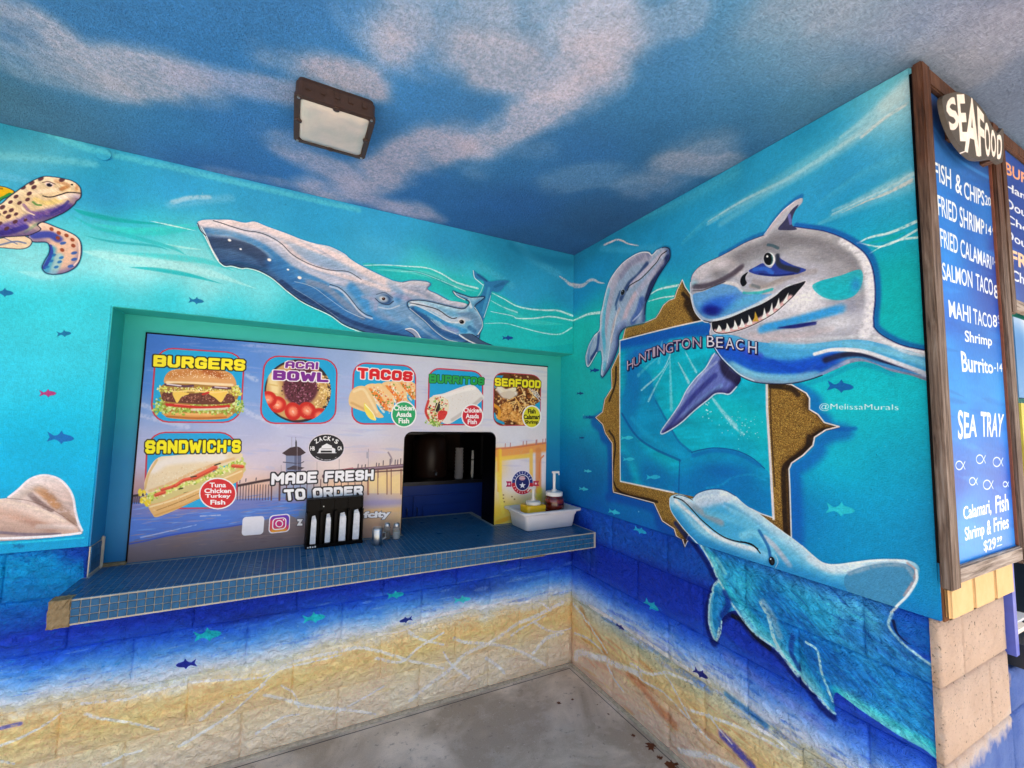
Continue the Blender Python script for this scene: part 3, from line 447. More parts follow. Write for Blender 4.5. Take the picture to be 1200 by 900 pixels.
B.lowband([(671,701),(700,722),(760,757),(818,791),(877,834),(935,874),(1000,915),(1100,975)],
 [(.0,'c4c8b8'),(.03,'ccd8ec'),(.065,'a8c4f6'),(.11,'6c9aea'),(.165,'3566cc'),(.24,'2044b0'),(.36,'1c3ca4'),(.46,'1c48ac'),(.56,'2058b4'),(.68,'2060b8')], [(-.8,'ecd0bc'),(-.36,'ecccb4'),(-.25,'eac4a0'),(-.16,'f0cc90'),(-.09,'e8d0a0'),(-.045,'d0c8a4'),(-.015,'d0ccb4')])
for p, w_, c_, a_ in [([(1040,735),(1075,748),(1105,760)],60,'1c74b8',.7),([(700,622),(760,645),(830,668)],34,'2464b0',.6),([(672,620),(690,650)],30,'24509c',.6),([(850,770),(900,806),(960,850)],16,'8c90dc',.4),([(680,700),(700,708),(730,728)],16,'b0ccf0',.5)]:
    B.stroke(p, w_, c_, a_, 1.0, tex=.3, clip=B.poly([(671,590),(1103,728),(1120,1000),(671,1000)], 0))
for p, w_, a_ in [([(800,285),(825,262),(850,248),(880,230),(920,205),(980,170),(1010,150)],12,.4),([(830,262),(870,238),(930,208),(990,170),(1030,140),(1062,118)],13,.75),([(985,165),(1020,140),(1062,105)],22,.55),([(1062,112),(1050,128),(1020,150),(985,172)],6,.6),
 ([(975,250),(1000,240),(1030,226),(1062,212)],16,.55),([(975,252),(1010,236),(1040,222),(1070,205)],6,.9),([(720,268),(790,242),(860,205)],14,.3),([(960,240),(1010,205),(1050,190)],14,.25)]:
    B.stroke(p, w_*1.9, 'a8ccd8' if a_ > .5 else '6cb8cc', a_*.55, 1.0, taper=(.35, 1), tex=.3); B.stroke([(q_[0], q_[1]-w_*.2) for q_ in p], w_*1.1, 'dce4e4' if a_ > .5 else '7cc0d4', a_*.6, 1.0, taper=(.2, 1), tex=.2)
B.stroke([(845,262),(900,225),(960,185),(1020,145),(1066,112)], 46, '8cc8dc', .4, 1, taper=(.3, 1)); B.stroke([(960,262),(1010,240),(1068,215)], 30, '8cc8dc', .4, 1, taper=(.2, 1)); B.stroke([(1040,122),(1068,100)], 30, 'c8dce0', .55, 1); B.stroke([(985,250),(1015,236),(1040,226),(1068,212)], 7, 'd8d0cc', .8, .8, taper=(.1, 1), tex=.5); B.stroke([(1010,160),(1035,140),(1062,122)], 6, 'dcdcdc', .7, .9, tex=.5)
B.stroke([(668,333),(676,335),(684,334),(690,329),(696,328),(702,331),(708,332)], 6, 'd0c4cc', .85, .8, taper=(1, .2), tex=.4); B.stroke([(708,287),(715,284),(722,281),(729,282),(736,285.5),(748,288)], 6.5, 'dcc8cc', .9, .7, taper=(.4, .2), tex=.35); B.stroke([(705,291),(740,293),(775,289)], 9, '4ca8d0', .5, 1)
# wave line
B.area([(671,374),(685,371),(697,368),(706,366),(760,350),(775,340),(797,334),(800,380),(700,420),(671,420)], '2cb8b4', .55)
for p, w_ in [([(671,376),(680,372),(690,368),(706,366)],2.4),([(762,345),(770,340),(780,337),(797,334)],2.4),([(760,353),(775,349),(790,347)],1.6),([(1005,285),(1020,278),(1045,272),(1077,258)],4),([(1004,284),(1030,289),(1050,283),(1077,268)],3),([(1019,297),(1035,288),(1055,281),(1078,278)],3)]:
    B.stroke(p, w_*1.2, 'dff0ee', .85, .6, taper=(.5, 1), tex=.35)
B.area([(1015,286),(1040,277),(1062,272),(1045,281),(1030,284)], '18acac', .8)
for i in range(150):
    t_ = RNG.uniform(0, 1); x = 690+t_*400; yb = 712+(x-671)*.66; y0 = yb-RNG.uniform(0, 130)*(.4+t_*.6); l = RNG.uniform(10, 26)
    if y0 < 605+(x-680)*.32: continue
    B.stroke([(x, y0), (x+l, y0+l*.6)], RNG.uniform(3, 8), ['1c3c9c', '3464bc', '1a58ac', '28449c', '2c6cc0'][i % 5], .28, 1, tex=.6, taper=(0, 0), sm=0)
for i in range(170):
    x = RNG.uniform(675, 960); yt = 712+(x-671)*.68+6; y0 = yt+RNG.uniform(-2, 90); l = RNG.uniform(10, 28)
    B.stroke([(x, y0), (x+l, y0+l*RNG.uniform(.5, 1.1))], RNG.uniform(2, 7), ['e2be74', 'b88458', 'e0cca4', 'a89c74', 'd8a860', 'c09078', 'd0a088'][i % 7], .34, 1, tex=.6, taper=(0, 0), sm=0)
for i in range(60):
    x = RNG.uniform(700, 960); yt = 700+(x-671)*.67; y0 = yt+RNG.uniform(-12, 10)
    B.stroke([(x, y0), (x+22, y0+14)], RNG.uniform(5, 11), ['b8d0f0', '88a8e4', 'a0a8e8'][i % 3], .25, 1, tex=.5, taper=(0, 0), sm=0)
B.stroke([(680,714),(690,735),(700,745),(708,765)], 8, 'c08850', .5, 1); B.stroke([(735,790),(750,805),(770,830),(790,850)], 12, 'c47858', .6, 1, tex=.4); B.stroke([(845,862),(858,875),(880,900)], 14, '4a4cb8', .8, .9, tex=.4); B.stroke([(850,815),(870,830),(895,850)], 10, '2a78c0', .6, 1)
B.stroke([(715,735),(740,755),(780,790),(820,815)], 12, 'b4b894', .5, 1, tex=.4)
for p, w_ in [([(674,772),(676,766),(684,765),(695,770),(706,772),(720,779),(735,785),(750,790)],7),([(672,742),(690,750),(705,765),(706,772)],2.5),([(671,708),(685,726),(700,748),(710,765)],3),([(738,778),(760,790),(780,788),(790,792),(810,800)],3.5),([(780,792),(792,812),(803,835),(812,850),(830,868)],3),
 ([(800,830),(830,840),(860,850),(880,860),(920,880)],4),([(795,880),(820,885),(840,890),(870,905)],7),([(737,785),(755,800),(780,815),(815,855)],3),([(830,838),(842,855),(856,872)],3),([(708,772),(715,790),(730,810)],3),([(690,710),(730,735),(790,775),(830,800)],4),([(880,850),(905,865),(935,890)],4)]:
    B.stroke(p, w_*1.8, 'fcf6f0', .85, .95, taper=(.7, .5), tex=.55)
for f in [(697,434,11,NAVY,1,-4),(985,453,31,'1c64a8',1,4),(680,461,8,'1c4a80',1,0),(691,489,9,'1a4880',1,0),(682,513,6,'1a4880',1,0),(735,513,15,'3cc0dc',1,6),(737,538,14,'3cbcdc',1,8),(766,559,17,'38b8d8',1,8),(689,552,9,'58c8dc',1,6),(684,573,11,'50c4dc',1,6),
 (720,600,14,'48c0dc',1,14),(749,622,16,'38b0d4',1,24),(762,710,21,'34b4cc',1,36),(985,597,34,'3cc4d4',1,6),(725,735,12,'24287c',1,36),(820,790,20,'20287c',1,32)]:
    fish(B, *f)
for i in range(70):
    B.blob((RNG.uniform(680, 1095), RNG.uniform(300, 880)), RNG.uniform(.5, 1.1), RNG.uniform(.5, 1.3), 0, ['e8f0f0','205070','c8d8dc'][i % 3], .55, None, .3)
# --- torn window frame
FR = [(733,383),(758,377.5),(768,373),(772,367),(776.7,358.3),(783.3,352.5),(790,350),(793.3,340),(799,328.3),(802.5,336.7),(809,346),(830,372),(850,380),(900,447),(927,451),(944.3,461),(948,467),(948,480),(957.8,485.8),(965.4,495.4),(982.7,500.2),(967.3,504),(954,512.7),(952,522.3),(940.5,533.8),(927,543),(924,550),(925,573),(926.8,632),(915,622),(873,592),(806,628),(801,641),(798,633),(792,628),(789.7,620),(775.7,610.7),(766,589.7),(718.5,577),(717.8,573),(717,519.7),(709,508),(705.7,497.5),(697.5,489.5),(705.8,483),(708.3,468.3),(716.7,455),(716,433),(726,412)]
B.stroke([(p[0]+7, p[1]+6) for p in FR[14:29]], 24, '1460b0', .7, 1); B.stroke([(975,502),(990,503),(1002,502)], 7, '0c60b0', .6, 1); B.stroke([(p[0]-2, p[1]+5) for p in FR[31:45]], 14, '1450a4', .65, 1); B.stroke([(p[0]+3, p[1]-3) for p in FR[13:17]], 8, '1880b8', .5, 1); B.stroke([(697,489),(690,489),(684,489)], 4, '1060a0', .6, 1)
WIN = [(725.8,399.2),(760,391),(790,384),(822,376),(870,385),(898,450),(898,480),(901.5,540),(905.5,607),(885,600),(870,594),(789.7,577),(726.7,564),(726,480)]
m_ = B.poly(FR, 0); B.fill(m_, '8c6e3a')
B.grit(m_, ['c8a458','5c4420','a88444','e4c878','6c522c','8c6e3a','403018'], .62, 1, 4); B.form(m_, 8, -.7, .6, 'c8a860', '2c1c10', .35, .85)
for p, w_ in [([(948,512),(946,524),(934,535),(921,545),(918,556),(919,590),(921,630)],7),([(980,502),(965,503),(950,512)],3),([(903,452),(925,455),(935,462)],8),([(736,398),(760,393),(800,386),(830,384)],7),([(806,355),(815,370),(822,380)],14),([(800,344),(806,350)],5),([(722,430),(721,450),(714,470)],3),([(714,505),(721,520),(722,572),(770,588)],3),([(796,600),(800,612),(806,622)],7)]:
    B.stroke(p, w_, '261a14', .85, .8, clip=m_, tex=.2)
B.stroke(FR, 2.2, '261c20', .8, .5, closed=True, sm=0); B.stroke([(p[0]+.5, p[1]-.3) for p in FR], 1.7, 'f0e8e4', .95, .4, closed=True, sm=0)
mw = B.poly(WIN, 0); B.fill(mw, '12b0c8')
B.streak(mw, 5, .10, 30, 6, 3, 0)
for p, w_, c, a_ in [([(728,402),(760,397),(800,388),(840,386)],22,'1c60b4',.95),([(745,415),(770,410),(790,405)],14,'3c50b8',.6),([(740,420),(742,450),(740,470)],28,'2078b8',.85),([(734,470),(740,520),(770,560)],34,'1088b8',.8),([(760,560),(830,580),(890,590)],50,'0c78b4',.8),([(728,540),(735,560)],24,'0c7cb4',.9),
 ([(820,560),(870,560)],44,'0c70b0',.7),([(800,470),(850,480),(890,500)],44,'16bcc8',.8),([(790,430),(800,440)],40,'18b4c8',.6),([(760,425),(778,422)],20,'20a8cc',.7),([(840,515),(880,525)],22,'10a4c0',.6),([(786,402),(810,400),(830,400)],11,'28c0cc',.8),([(760,440),(766,470)],16,'1890bc',.5)]:
    B.stroke(p, w_, c, a_, 1, clip=mw)
tail = [(729,484.7),(745.3,510.3),(766,525.5),(782,533),(796.7,539.5),(796,556),(795.5,580),(906,612),(903,560),(894.7,547.7),(880.7,536),(862,527.8),(838.7,524.8),(822,527),(810.7,530),(802,523),(794,515),(782,494),(768.7,470),(762,440),(740,430)]
mt = B.area(tail, '0e80bc', .55, clip=mw); B.stroke([(729,484.7),(745.3,510.3),(766,525.5),(796.7,539.5)], 3, '0a5c98', .7, .8, clip=mw); B.stroke([(768.7,470),(782,494),(794,515),(802,523),(810.7,530)], 3, '0a6ca4', .7, .8, clip=mw)
B.stroke([(810.7,530),(822,527),(838.7,524.8),(862,527.8),(880.7,536),(896,549)], 1.6, '084c88', .85, .5, clip=mw); B.stroke([(812,534),(838,528),(865,532),(890,545)], 6, '0c74b4', .7, .9, clip=mw); B.stroke([(796.7,539.5),(796,556),(795.5,578)], 2, '0a5c98', .7, .8, clip=mw); B.stroke([(740,490),(765,515),(800,532)], 7, '28a4cc', .5, 1, clip=mw)
B.stroke([(828,572),(846,568),(858,560),(880,556),(896,562)], 3, '2c9cc8', .7, .9, clip=mw, tex=.3); B.blob((846,552), 40, 15, 8, '0c68ac', .6, mw)
for p, w_, a_ in [([(787,412),(776,435),(752,457)],3,.8),([(784,425),(770,450),(760,470)],3.4,.7),([(785,415),(786,450),(787,480)],6,.55),([(795,425),(803,440),(807,448)],5,.8),([(803,412),(810,425),(816,436)],4,.7),([(770,420),(758,430),(748,440)],5,.35),([(832,462),(845,480),(862,500)],8,.75),([(860,500),(866,505),(870,508)],6,.6),([(790,404),(800,402),(815,400)],6,.5),([(776,400),(772,425)],5,.4)]:
    B.stroke(p, w_, 'b4dce8', a_, .9, clip=mw, taper=(.4, 1), tex=.3)
for i in range(55): B.blob((RNG.normal(868, 12), RNG.normal(500, 9)), RNG.uniform(.4, 1.1), RNG.uniform(.4, 1.1), 0, 'e0f4f8', .8, mw, .4)
for i in range(14): B.blob((RNG.normal(828, 3), RNG.normal(478, 7)), .9, .9, 0, 'ffffff', .8, mw, .4)
B.stroke([(726.5,400),(726.3,480),(727,564),(789.7,577.2)], 2.6, 'f2ecea', .95, .4, sm=0); B.stroke([(725.8,399.2),(760,390.4),(790,383),(824,375.5)], 2.2, 'f2ecea', .95, .4, sm=0); B.stroke([(898.6,450),(899,480),(903,545),(906.5,608)], 4, 'ece6ea', .95, .4, sm=0); B.stroke([(907,607),(892,602),(880,596)], 2.4, 'ece6ea', .9, .4, sm=0); B.stroke([(902.5,450),(903.5,500),(908,570)], 2, '3c2c24', .7, .7, sm=0)
for f in [(735,513,15,'4cc8dc',1,6),(737,538,14,'44c0dc',1,8),(766,559,17,'40bcdc',1,8)]: B.area(np.array([(.5,0),(.3,-.12),(.05,-.15),(-.25,-.05),(-.5,-.2),(-.4,0),(-.5,.18),(-.2,.07),(.05,.16),(.3,.1)])*f[2]+[f[0], f[1]], f[3], .9, 2)
# --- small dolphin over the frame
D1 = [(776,290.4),(780,289.7),(784.2,291.5),(785.3,296),(784.7,303.3),(778.3,313.3),(770.8,325),(765,336.7),(760,348.3),(756.7,356.7),(755.8,368.3),(755,377),(745,379.8),(733.3,383.3),(728.3,388),(725,395),(724.7,405),(721.7,415),(716.7,426.7),(711.7,435),(706.7,441.7),(704.5,440),(705,430),(705.8,421.7),(704.6,412),(702.5,411),(699.5,413),(695,421),(690,429),(687.5,427.5),(686.5,418.3),(688.3,411),(691,403),(696.7,393.3),(703,386),(704,370),(706.7,358),(709,347),(713.3,332),(720,320),(730,308.3),(741.7,300),(751.7,295.8),(760,296),(764,299),(770,293.3)]
B.stroke(D1, 4, '17608c', .6, .9, closed=True); m_ = B.area(D1, '9cb0cc')
B.stroke([(760,300),(740,305),(724,322),(715,345),(712,370),(712,400)], 15, 'b0aec4', .95, .95, clip=m_, tex=.15); B.stroke([(752,301),(738,310),(728,324)], 9, '8f90ac', .8, 1, clip=m_); B.stroke([(758,310),(748,323),(737,333),(728,350)], 7, '2f4470', .85, .9, clip=m_); B.stroke([(778,296),(766,308),(752,322),(740,334)], 7, 'c4c0d4', .95, .8, clip=m_)
B.stroke([(782,302),(772,318),(764,332),(758,350)], 7, '343a5c', .92, .7, clip=m_); B.stroke([(776,308),(762,325),(748,342),(738,360),(728,385)], 9, 'b4b4cc', .9, .9, clip=m_, tex=.1); B.stroke([(744,345),(736,360),(732,372)], 7, 'd0b8c4', .7, .9, clip=m_)
B.stroke([(713,340),(709,360),(707,385),(709,410),(708,432)], 6, '5fb0d0', .9, .8, clip=m_); B.stroke([(727,342),(722,356),(722,362)], 4, '2c5080', .75, .9, clip=m_); B.stroke([(719,362),(715,380),(713,400),(710,420)], 8, 'a6c4dc', .85, .9, clip=m_); B.stroke([(732,378),(722,388),(721,405),(715,425)], 9, '8a9cc4', .9, .9, clip=m_); B.stroke([(726,362),(720,378),(716,400)], 4, 'd8b8b4', .55, .9, clip=m_)
B.stroke([(752,352),(748,365),(742,376)], 10, '4a66a4', .85, .9, clip=m_); B.stroke([(757,357),(750,368),(742,376)], 2, 'c0c8e0', .8, .6, clip=m_); B.stroke([(695,396),(690,410),(689,424)], 5, '4c78b0', .85, .8, clip=m_); B.stroke([(702,390),(700,408),(693,420)], 4, '2c4c88', .85, .8, clip=m_)
B.form(m_, 8, -.9, .2, 'e8eaf4', '283868', .5, .75); B.streak(m_, -62, .06, 7, 1.0, 12, .3)
B.stroke([(735,340.8),(738,335),(744,331),(750,327.5),(755,323),(760,318),(765,312.5),(770,307),(775,299),(781.7,294)], 1.5, '14141c', 1, .4); B.blob((730,342.5), 4, 5, 20, 'c4ccd8', .8, m_, .3); B.blob((730,342.7), 2.4, 3.7, 20, '10121c', 1, m_, .7); B.blob((729.4,341.4), .7, .8, 0, 'ffffff', 1, m_)
B.stroke(D1[:11], 1.3, '1c2238', .9, .4); B.stroke(D1[33:46], 1.6, 'eef2f6', .9, .4); B.stroke(D1[26:34], 1.3, 'dfeaf2', .9, .4); B.stroke(D1[13:22], 1.2, '26365c', .9, .4); B.stroke([(723,366),(720,385),(716,398),(712,425)], 1.2, 'e4ecf4', .8, .5, clip=m_)
# --- shark
PEC = [(837.5,414),(826.7,431.7),(816.7,441.7),(805,456.7),(796.7,473.3),(786.7,488.3),(775,505),(776,508),(780,507.5),(796.7,496.7),(813.3,481.7),(830,468.3),(838.3,461.7),(847,461),(855,461.7),(863.3,453.3),(868.3,443),(858,430)]
B.stroke(PEC, 4, '0c7ca8', .4, .9, closed=True); m_ = B.area(PEC, '6c78b8', sm=4); B.stroke([(848,425),(852,436),(866,446)], 14, '302c4c', .95, .8, clip=m_); B.stroke([(838,440),(815,462),(795,485),(778,505)], 7, '42488c', .9, .9, clip=m_); B.stroke([(840,424),(822,440),(806,460)], 3, '9ca8d0', .8, .8, clip=m_); B.stroke([(845,452),(825,466),(800,488)], 6, '7f9cd0', .7, .9, clip=m_)
B.form(m_, 7, -.6, .8, 'a8b8e0', '241c48', .5, .7); B.streak(m_, 55, .07, 8, 1.3, 13, .2)
B.stroke([(837.5,414),(826.7,431.7),(816.7,441.7),(805,456.7),(796.7,473.3),(786.7,488.3),(775,505),(778,508),(796.7,496.7),(813.3,481.7),(830,468.3),(838.3,461.7),(847,461),(855,461.7),(863.3,453.3)], 2.2, 'd0e2f0', .95, .4, sm=4)
SH = [(809.3,331),(811.5,322),(819,313),(829.5,307),(841.5,301.5),(855,294.5),(870,286),(882,280.5),(895.5,275.6),(900,269),(906,260.3),(917.5,246.8),(929,237.3),(936,233.3),(940.5,232.5),(939.5,238.2),(931.9,246.8),(928,258.3),(930,265.5),(944.3,267.6),(965.4,270.8),(984.6,277.5),(1000,286),(1013.3,296.7),(1021,310),(1024.8,327.3),(1025.8,350.3),(1023.9,369.5),(1023.9,383),(1030.6,390.6),(1042,397.7),(1059.3,405.3),(1084,410.5),(1100,412),(1100,448),(1084,445.6),(1067,439.8),(1044,435),(1026.8,427.4),(1009.5,423.5),(994,426.4),(978.8,433),(963.5,439.8),(946.3,445.6),(927,449.4),(904,449.8),(883,447.5),(867.7,440.8),(856.7,431.7),(845,420),(837.5,409),(832.5,400),(831.4,390),(833,382),(830,378),(823.5,376),(814.5,365.5),(810,350.5),(809,340)]
B.stroke([(p[0]+2.5, p[1]-3) for p in SH[4:14]], 7, '1c5ca4', .55, .9); B.stroke([(p[0]+3, p[1]-2) for p in SH[18:33]], 9, '1c50a4', .65, 1); B.stroke([(p[0]+2, p[1]+4) for p in SH[37:44]], 8, '1490b0', .5, 1)
m_ = B.area(SH, 'b9b9c6')
B.stroke([(845,318),(880,298),(930,285),(975,292),(1005,315),(1010,345)], 34, '9c9ca4', .95, .95, clip=m_, tex=.5); B.stroke([(830,312),(860,298),(890,286),(920,280),(960,282)], 10, '8c8a90', .9, .9, clip=m_, tex=.4); B.stroke([(925,296),(960,300),(990,318),(1000,350)], 22, 'b4b2ba', .8, 1, clip=m_, tex=.7)
B.stroke([(1012,302),(1019,330),(1020,365),(1012,390)], 15, 'd4d0da', .9, .9, clip=m_, tex=.5); B.stroke([(985,345),(995,365),(985,385)], 28, '9a9eb2', .6, 1, clip=m_, tex=.7)
B.stroke([(822,322),(835,313),(850,310),(866,318)], 15, 'd2ccd4', .95, .9, clip=m_, tex=.2); B.stroke([(813,335),(825,336),(845,328),(862,318),(870,312)], 6, '6c6470', .85, .9, clip=m_); B.blob((814,332), 7, 7, 0, '8cc4d8', .6, m_); B.stroke([(838,308),(845,305),(860,308)], 5, 'e0c4bc', .6, 1, clip=m_)
B.area([(812,346),(826,341),(845,333),(862,336),(878,342),(895,345),(905,345),(885,357),(860,368),(838,374),(824,372),(815,362)], '6ca4dc', .95, clip=m_)
B.stroke([(822,360),(840,366),(862,358),(888,348)], 11, '64b4dc', .8, 1, clip=m_, tex=.2); B.blob((838,358), 26, 13, -14, '2c50c4', .9, m_); B.blob((834,366), 15, 7, 8, '221c64', .9, m_); B.blob((856,350), 22, 9, -10, '4c78d8', .6, m_)
B.stroke([(810,346),(813,360),(822,372),(834,376),(852,372),(875,363),(895,353),(912,344),(925,336)], 5, 'd6e4f0', .9, .8, clip=m_); B.stroke([(850,331),(862,333),(870,340),(880,343),(900,338),(916,330)], 5, 'e0dce0', .85, .9, clip=m_); B.stroke([(872,343),(890,343),(905,339)], 4, '3cb8bc', .85, .8, clip=m_)
B.stroke([(880,335),(895,336),(915,328),(935,322)], 6, 'a29890', .75, .9, clip=m_, tex=.3); B.stroke([(905,355),(930,345),(950,338),(965,345)], 26, 'dcd8e2', .95, .9, clip=m_, tex=.2); B.stroke([(900,372),(930,362),(960,352)], 22, 'd6d4e0', .9, 1, clip=m_, tex=.2)
B.area([(956,334),(968,328),(990,322),(1006,318),(1008,330),(1000,344),(985,350),(965,347)], '30b4c4', .95, clip=m_); B.stroke([(1000,322),(1002,332),(998,344)], 9, '3c88c8', .8, .9, clip=m_); B.stroke([(955,352),(975,354),(990,348)], 8, 'a4a4b4', .6, 1, clip=m_, tex=.5)
B.stroke([(898,383),(925,378),(955,370),(978,364)], 11, '4aa0dc', .9, .9, clip=m_, tex=.2); B.stroke([(912,384),(935,382),(955,379)], 5, '343c84', .9, .9, clip=m_); B.stroke([(880,392),(905,396),(940,392),(975,385)], 9, 'bcb4bc', .85, .9, clip=m_, tex=.4)
B.area([(836,392),(860,393),(885,400),(930,404),(960,402),(1000,398),(1030,402),(1090,420),(1090,440),(1044,432),(1009,420),(985,424),(960,438),(927,447),(890,445),(866,436),(846,416),(836,402)], '4ca4d8', .92, clip=m_)
B.stroke([(842,402),(865,412),(895,424),(925,430),(955,424)], 15, '3068c8', .85, .95, clip=m_, tex=.1); B.stroke([(870,408),(880,416),(890,418)], 12, '4c50c0', .7, 1, clip=m_); B.stroke([(905,424),(930,434),(955,432),(975,423)], 8, '2048a4', .8, .9, clip=m_); B.stroke([(850,420),(868,434),(895,440),(925,441)], 7, '7cc8e4', .9, .8, clip=m_)
B.stroke([(868,438),(890,445),(927,446),(960,439),(978,431),(994,424)], 4, 'e8e6ee', .95, .6, clip=m_); B.stroke([(965,420),(985,416),(1010,414),(1040,424),(1070,434)], 9, '3c3444', .85, .8, clip=m_, taper=(1, .3)); B.stroke([(958,414),(975,410),(1000,411),(1020,415),(1050,426),(1088,440)], 6, 'f0eef2', .95, .7, clip=m_, taper=(.6, .9)); B.stroke([(955,428),(945,436),(935,441)], 5, '8c8490', .8, .9, clip=m_)
B.stroke([(900,394),(940,398),(990,395),(1024,395),(1060,412),(1090,418)], 5, 'd0d4dc', .7, .9, clip=m_, tex=.3); B.stroke([(990,402),(1040,412),(1088,428)], 9, '7cc4e0', .8, .9, clip=m_); B.stroke([(1030,396),(1050,405),(1084,413)], 3.4, 'eceaf0', .9, .6, clip=m_); B.stroke([(1060,438),(1088,446)], 5, 'a8a0a4', .9, .7, clip=m_)
B.stroke([(842,313),(878,291),(915,281),(950,276),(990,290),(1010,312)], 36, '86848a', .85, 1, clip=m_, tex=.25); B.blob((985,322), 34, 24, 20, '9c9aa2', .75, m_, tex=.4); B.blob((962,302), 30, 12, -6, '7c7a80', .5, m_, tex=.4)
B.stroke([(990,281),(1012,300),(1020,330),(1021,362),(1014,392)], 17, 'eceaf2', .95, .95, clip=m_, tex=.35); B.blob((940,352), 40, 24, -12, 'f2f0f6', .95, m_, tex=.12); B.blob((985,378), 34, 17, -10, 'e6e6ee', .8, m_, tex=.2); B.blob((905,395), 60, 9, 0, 'c8bcc4', .8, m_, tex=.3)
B.area([(952,336),(962,329),(985,323),(1008,316),(1011,330),(1002,346),(984,352),(964,348)], '24b4c4', .75, clip=m_); B.blob((985,338), 34, 17, -14, '28b8c6', .75, m_, tex=.2); B.blob((1003,334), 10, 13, 10, '3c88cc', .7, m_); B.blob((1000,358), 24, 12, -30, '9496a8', .7, m_, tex=.5)
B.stroke([(893,386),(925,378),(955,370),(985,362)], 14, '44a0e0', .85, 1, clip=m_, tex=.1); B.stroke([(912,384),(935,382),(958,377)], 6, '282c74', .9, .9, clip=m_, taper=(0, 0)); B.stroke([(884,330),(905,334),(930,322),(955,318)], 9, 'a49ca0', .7, 1, clip=m_); B.blob((845,310), 26, 11, -14, 'dcd4dc', .9, m_); B.stroke([(815,336),(835,333),(855,324),(868,314)], 8, '5c5460', .85, 1, clip=m_)
B.blob((842,357), 34, 15, -14, '3c7ce0', .7, m_); B.blob((834,363), 19, 9, 4, '181c7c', .95, m_); B.blob((872,352), 22, 9, -16, '6cb8e8', .7, m_)
B.stroke([(846,412),(875,424),(910,432),(950,430),(975,420)], 26, '1e58c4', .85, 1, clip=m_); B.stroke([(858,428),(885,441),(925,444),(955,440)], 13, '9cdcf2', .85, 1, clip=m_); B.stroke([(905,403),(945,406),(990,402),(1020,404)], 10, '7cc4e8', .7, 1, clip=m_); B.stroke([(968,422),(985,417),(1010,416),(1040,425),(1075,436)], 11, '2c2840', .85, .9, clip=m_, taper=(1, .2)); B.stroke([(955,415),(975,410),(1000,410),(1020,414),(1050,425),(1088,439)], 6, 'f6f4f8', .95, .8, clip=m_)
B.form(m_, 9, .1, .8, 'f0f0f6', '20407c', .5, .4); B.streak(m_, -20, .05, 3, 1.0, 14, .1)
B.area([(912,268),(920,258),(928,246),(936,240),(931,250),(928,262),(934,269),(918,270)], '3c3c5c', .9, clip=m_); B.stroke([(925,252),(927,262)], 4, '7c80c4', .8, .8, clip=m_); B.stroke([(897,276),(908,262),(920,247),(936,236)], 6, 'c4bcc4', .9, .7, clip=m_, tex=.2); B.stroke([(895,275.5),(906,261),(918,247),(930,238)], 1.6, 'e8e4ec', .9, .5)
B.area([(877.5,317.5),(885,313),(894,308.5),(898,312),(904,314),(909,305),(911,298),(914,302),(918,305),(930,311),(945,316),(938,320),(930,322),(907.5,324),(892.5,322.8),(884,321)], '34489c', .95, sm=3, clip=m_); B.stroke([(884,316),(897,315),(905,320)], 6, '4478d0', .8, .9, clip=m_); B.stroke([(911,300),(912,308),(918,313),(935,317)], 7, '343844', .9, .8, clip=m_); B.stroke([(890,321),(910,323),(930,321)], 2.5, '202c6c', .8, .7, clip=m_)
B.area([(867.6,329.5),(869.5,324),(873,321),(876.8,319),(874,324),(874,328),(875.4,332),(871.5,335.8),(869,334)], '14141c', 1, sm=3); B.stroke([(869,337),(874,341),(882,341)], 3, 'b4bcc4', .7, .8, clip=m_); B.stroke([(882,334),(890,337)], 4, '707c84', .7, .9, clip=m_)
B.blob((902,303.5), 9.5, 10.5, 0, 'd8d8e0', .8, m_, .3); B.blob((902,304), 7.0, 8.4, -8, 'e4e8ec', 1, m_, .9); B.blob((900.6,303.6), 5.6, 7.7, -8, '080c14', 1, m_, .9); B.stroke([(904.5,300),(905.4,304),(904,309)], 1.6, '4c8c8c', .7, .6); B.blob((899.4,300.6), 1.4, 1.7, 0, 'ffffff', 1, m_, .7); B.stroke([(900,287),(906,288),(912,291)], 3.6, '4c6470', .9, .7, clip=m_)
MO = [(835.5,377.8),(845,376),(855,373.4),(876,364.4),(894,356.9),(909,347.8),(921,338.4),(932,335),(943.5,330.3),(936,340),(930,347),(924,352.6),(916,360),(907.5,367),(892.5,376),(873,385),(855,390),(843,390.7),(837,388),(835,383)]
B.stroke(MO, 4, 'e8e4ea', .7, .9, closed=True, sm=3); mm = B.area(MO, '1e1e28', sm=3); B.stroke([(838,388.5),(850,389),(873,382.5),(892,374),(907,365),(918,356),(926,349)], 9, 'e4bcbc', .98, .4, clip=mm)
for x, y, bx, by, c in [(842,380,843,387,'f2f0ee'),(851.5,377.5,853,387,'f2f0ee'),(860.5,374,862,384.5,'f2f0ee'),(868.5,372.5,870,382,'f2f0ee'),(877,368,879,379,'f2f0ee'),(884.5,364,886,375,'c8a448'),(895.5,359.5,896,372,'f2f0ee'),(904.5,353.5,904,367,'f2f0ee'),(912.5,348,912,360,'f2f0ee'),(924,342,921,354,'f2f0ee')]:
    B.area([(x+.5, y+.6), (bx+2.0, by-3.4), (bx+3.5, by+1.8), (bx-3.9, by+1.8), (bx-1.6, by-3)], c, 1, 0, clip=mm); B.stroke([(bx-4.4, by+2), (bx, by+3), (bx+4, by+.6)], .9, 'b06860', .7, .5, sm=0, clip=mm)
B.stroke(MO, 1.1, '141420', .95, .4, closed=True, sm=3); B.stroke([(825,376),(835.5,377.5),(855,373),(876,364),(894,356.5),(909,347.5),(921,337.8),(943.5,330.3)], 1.6, '181824', .95, .4, sm=4)
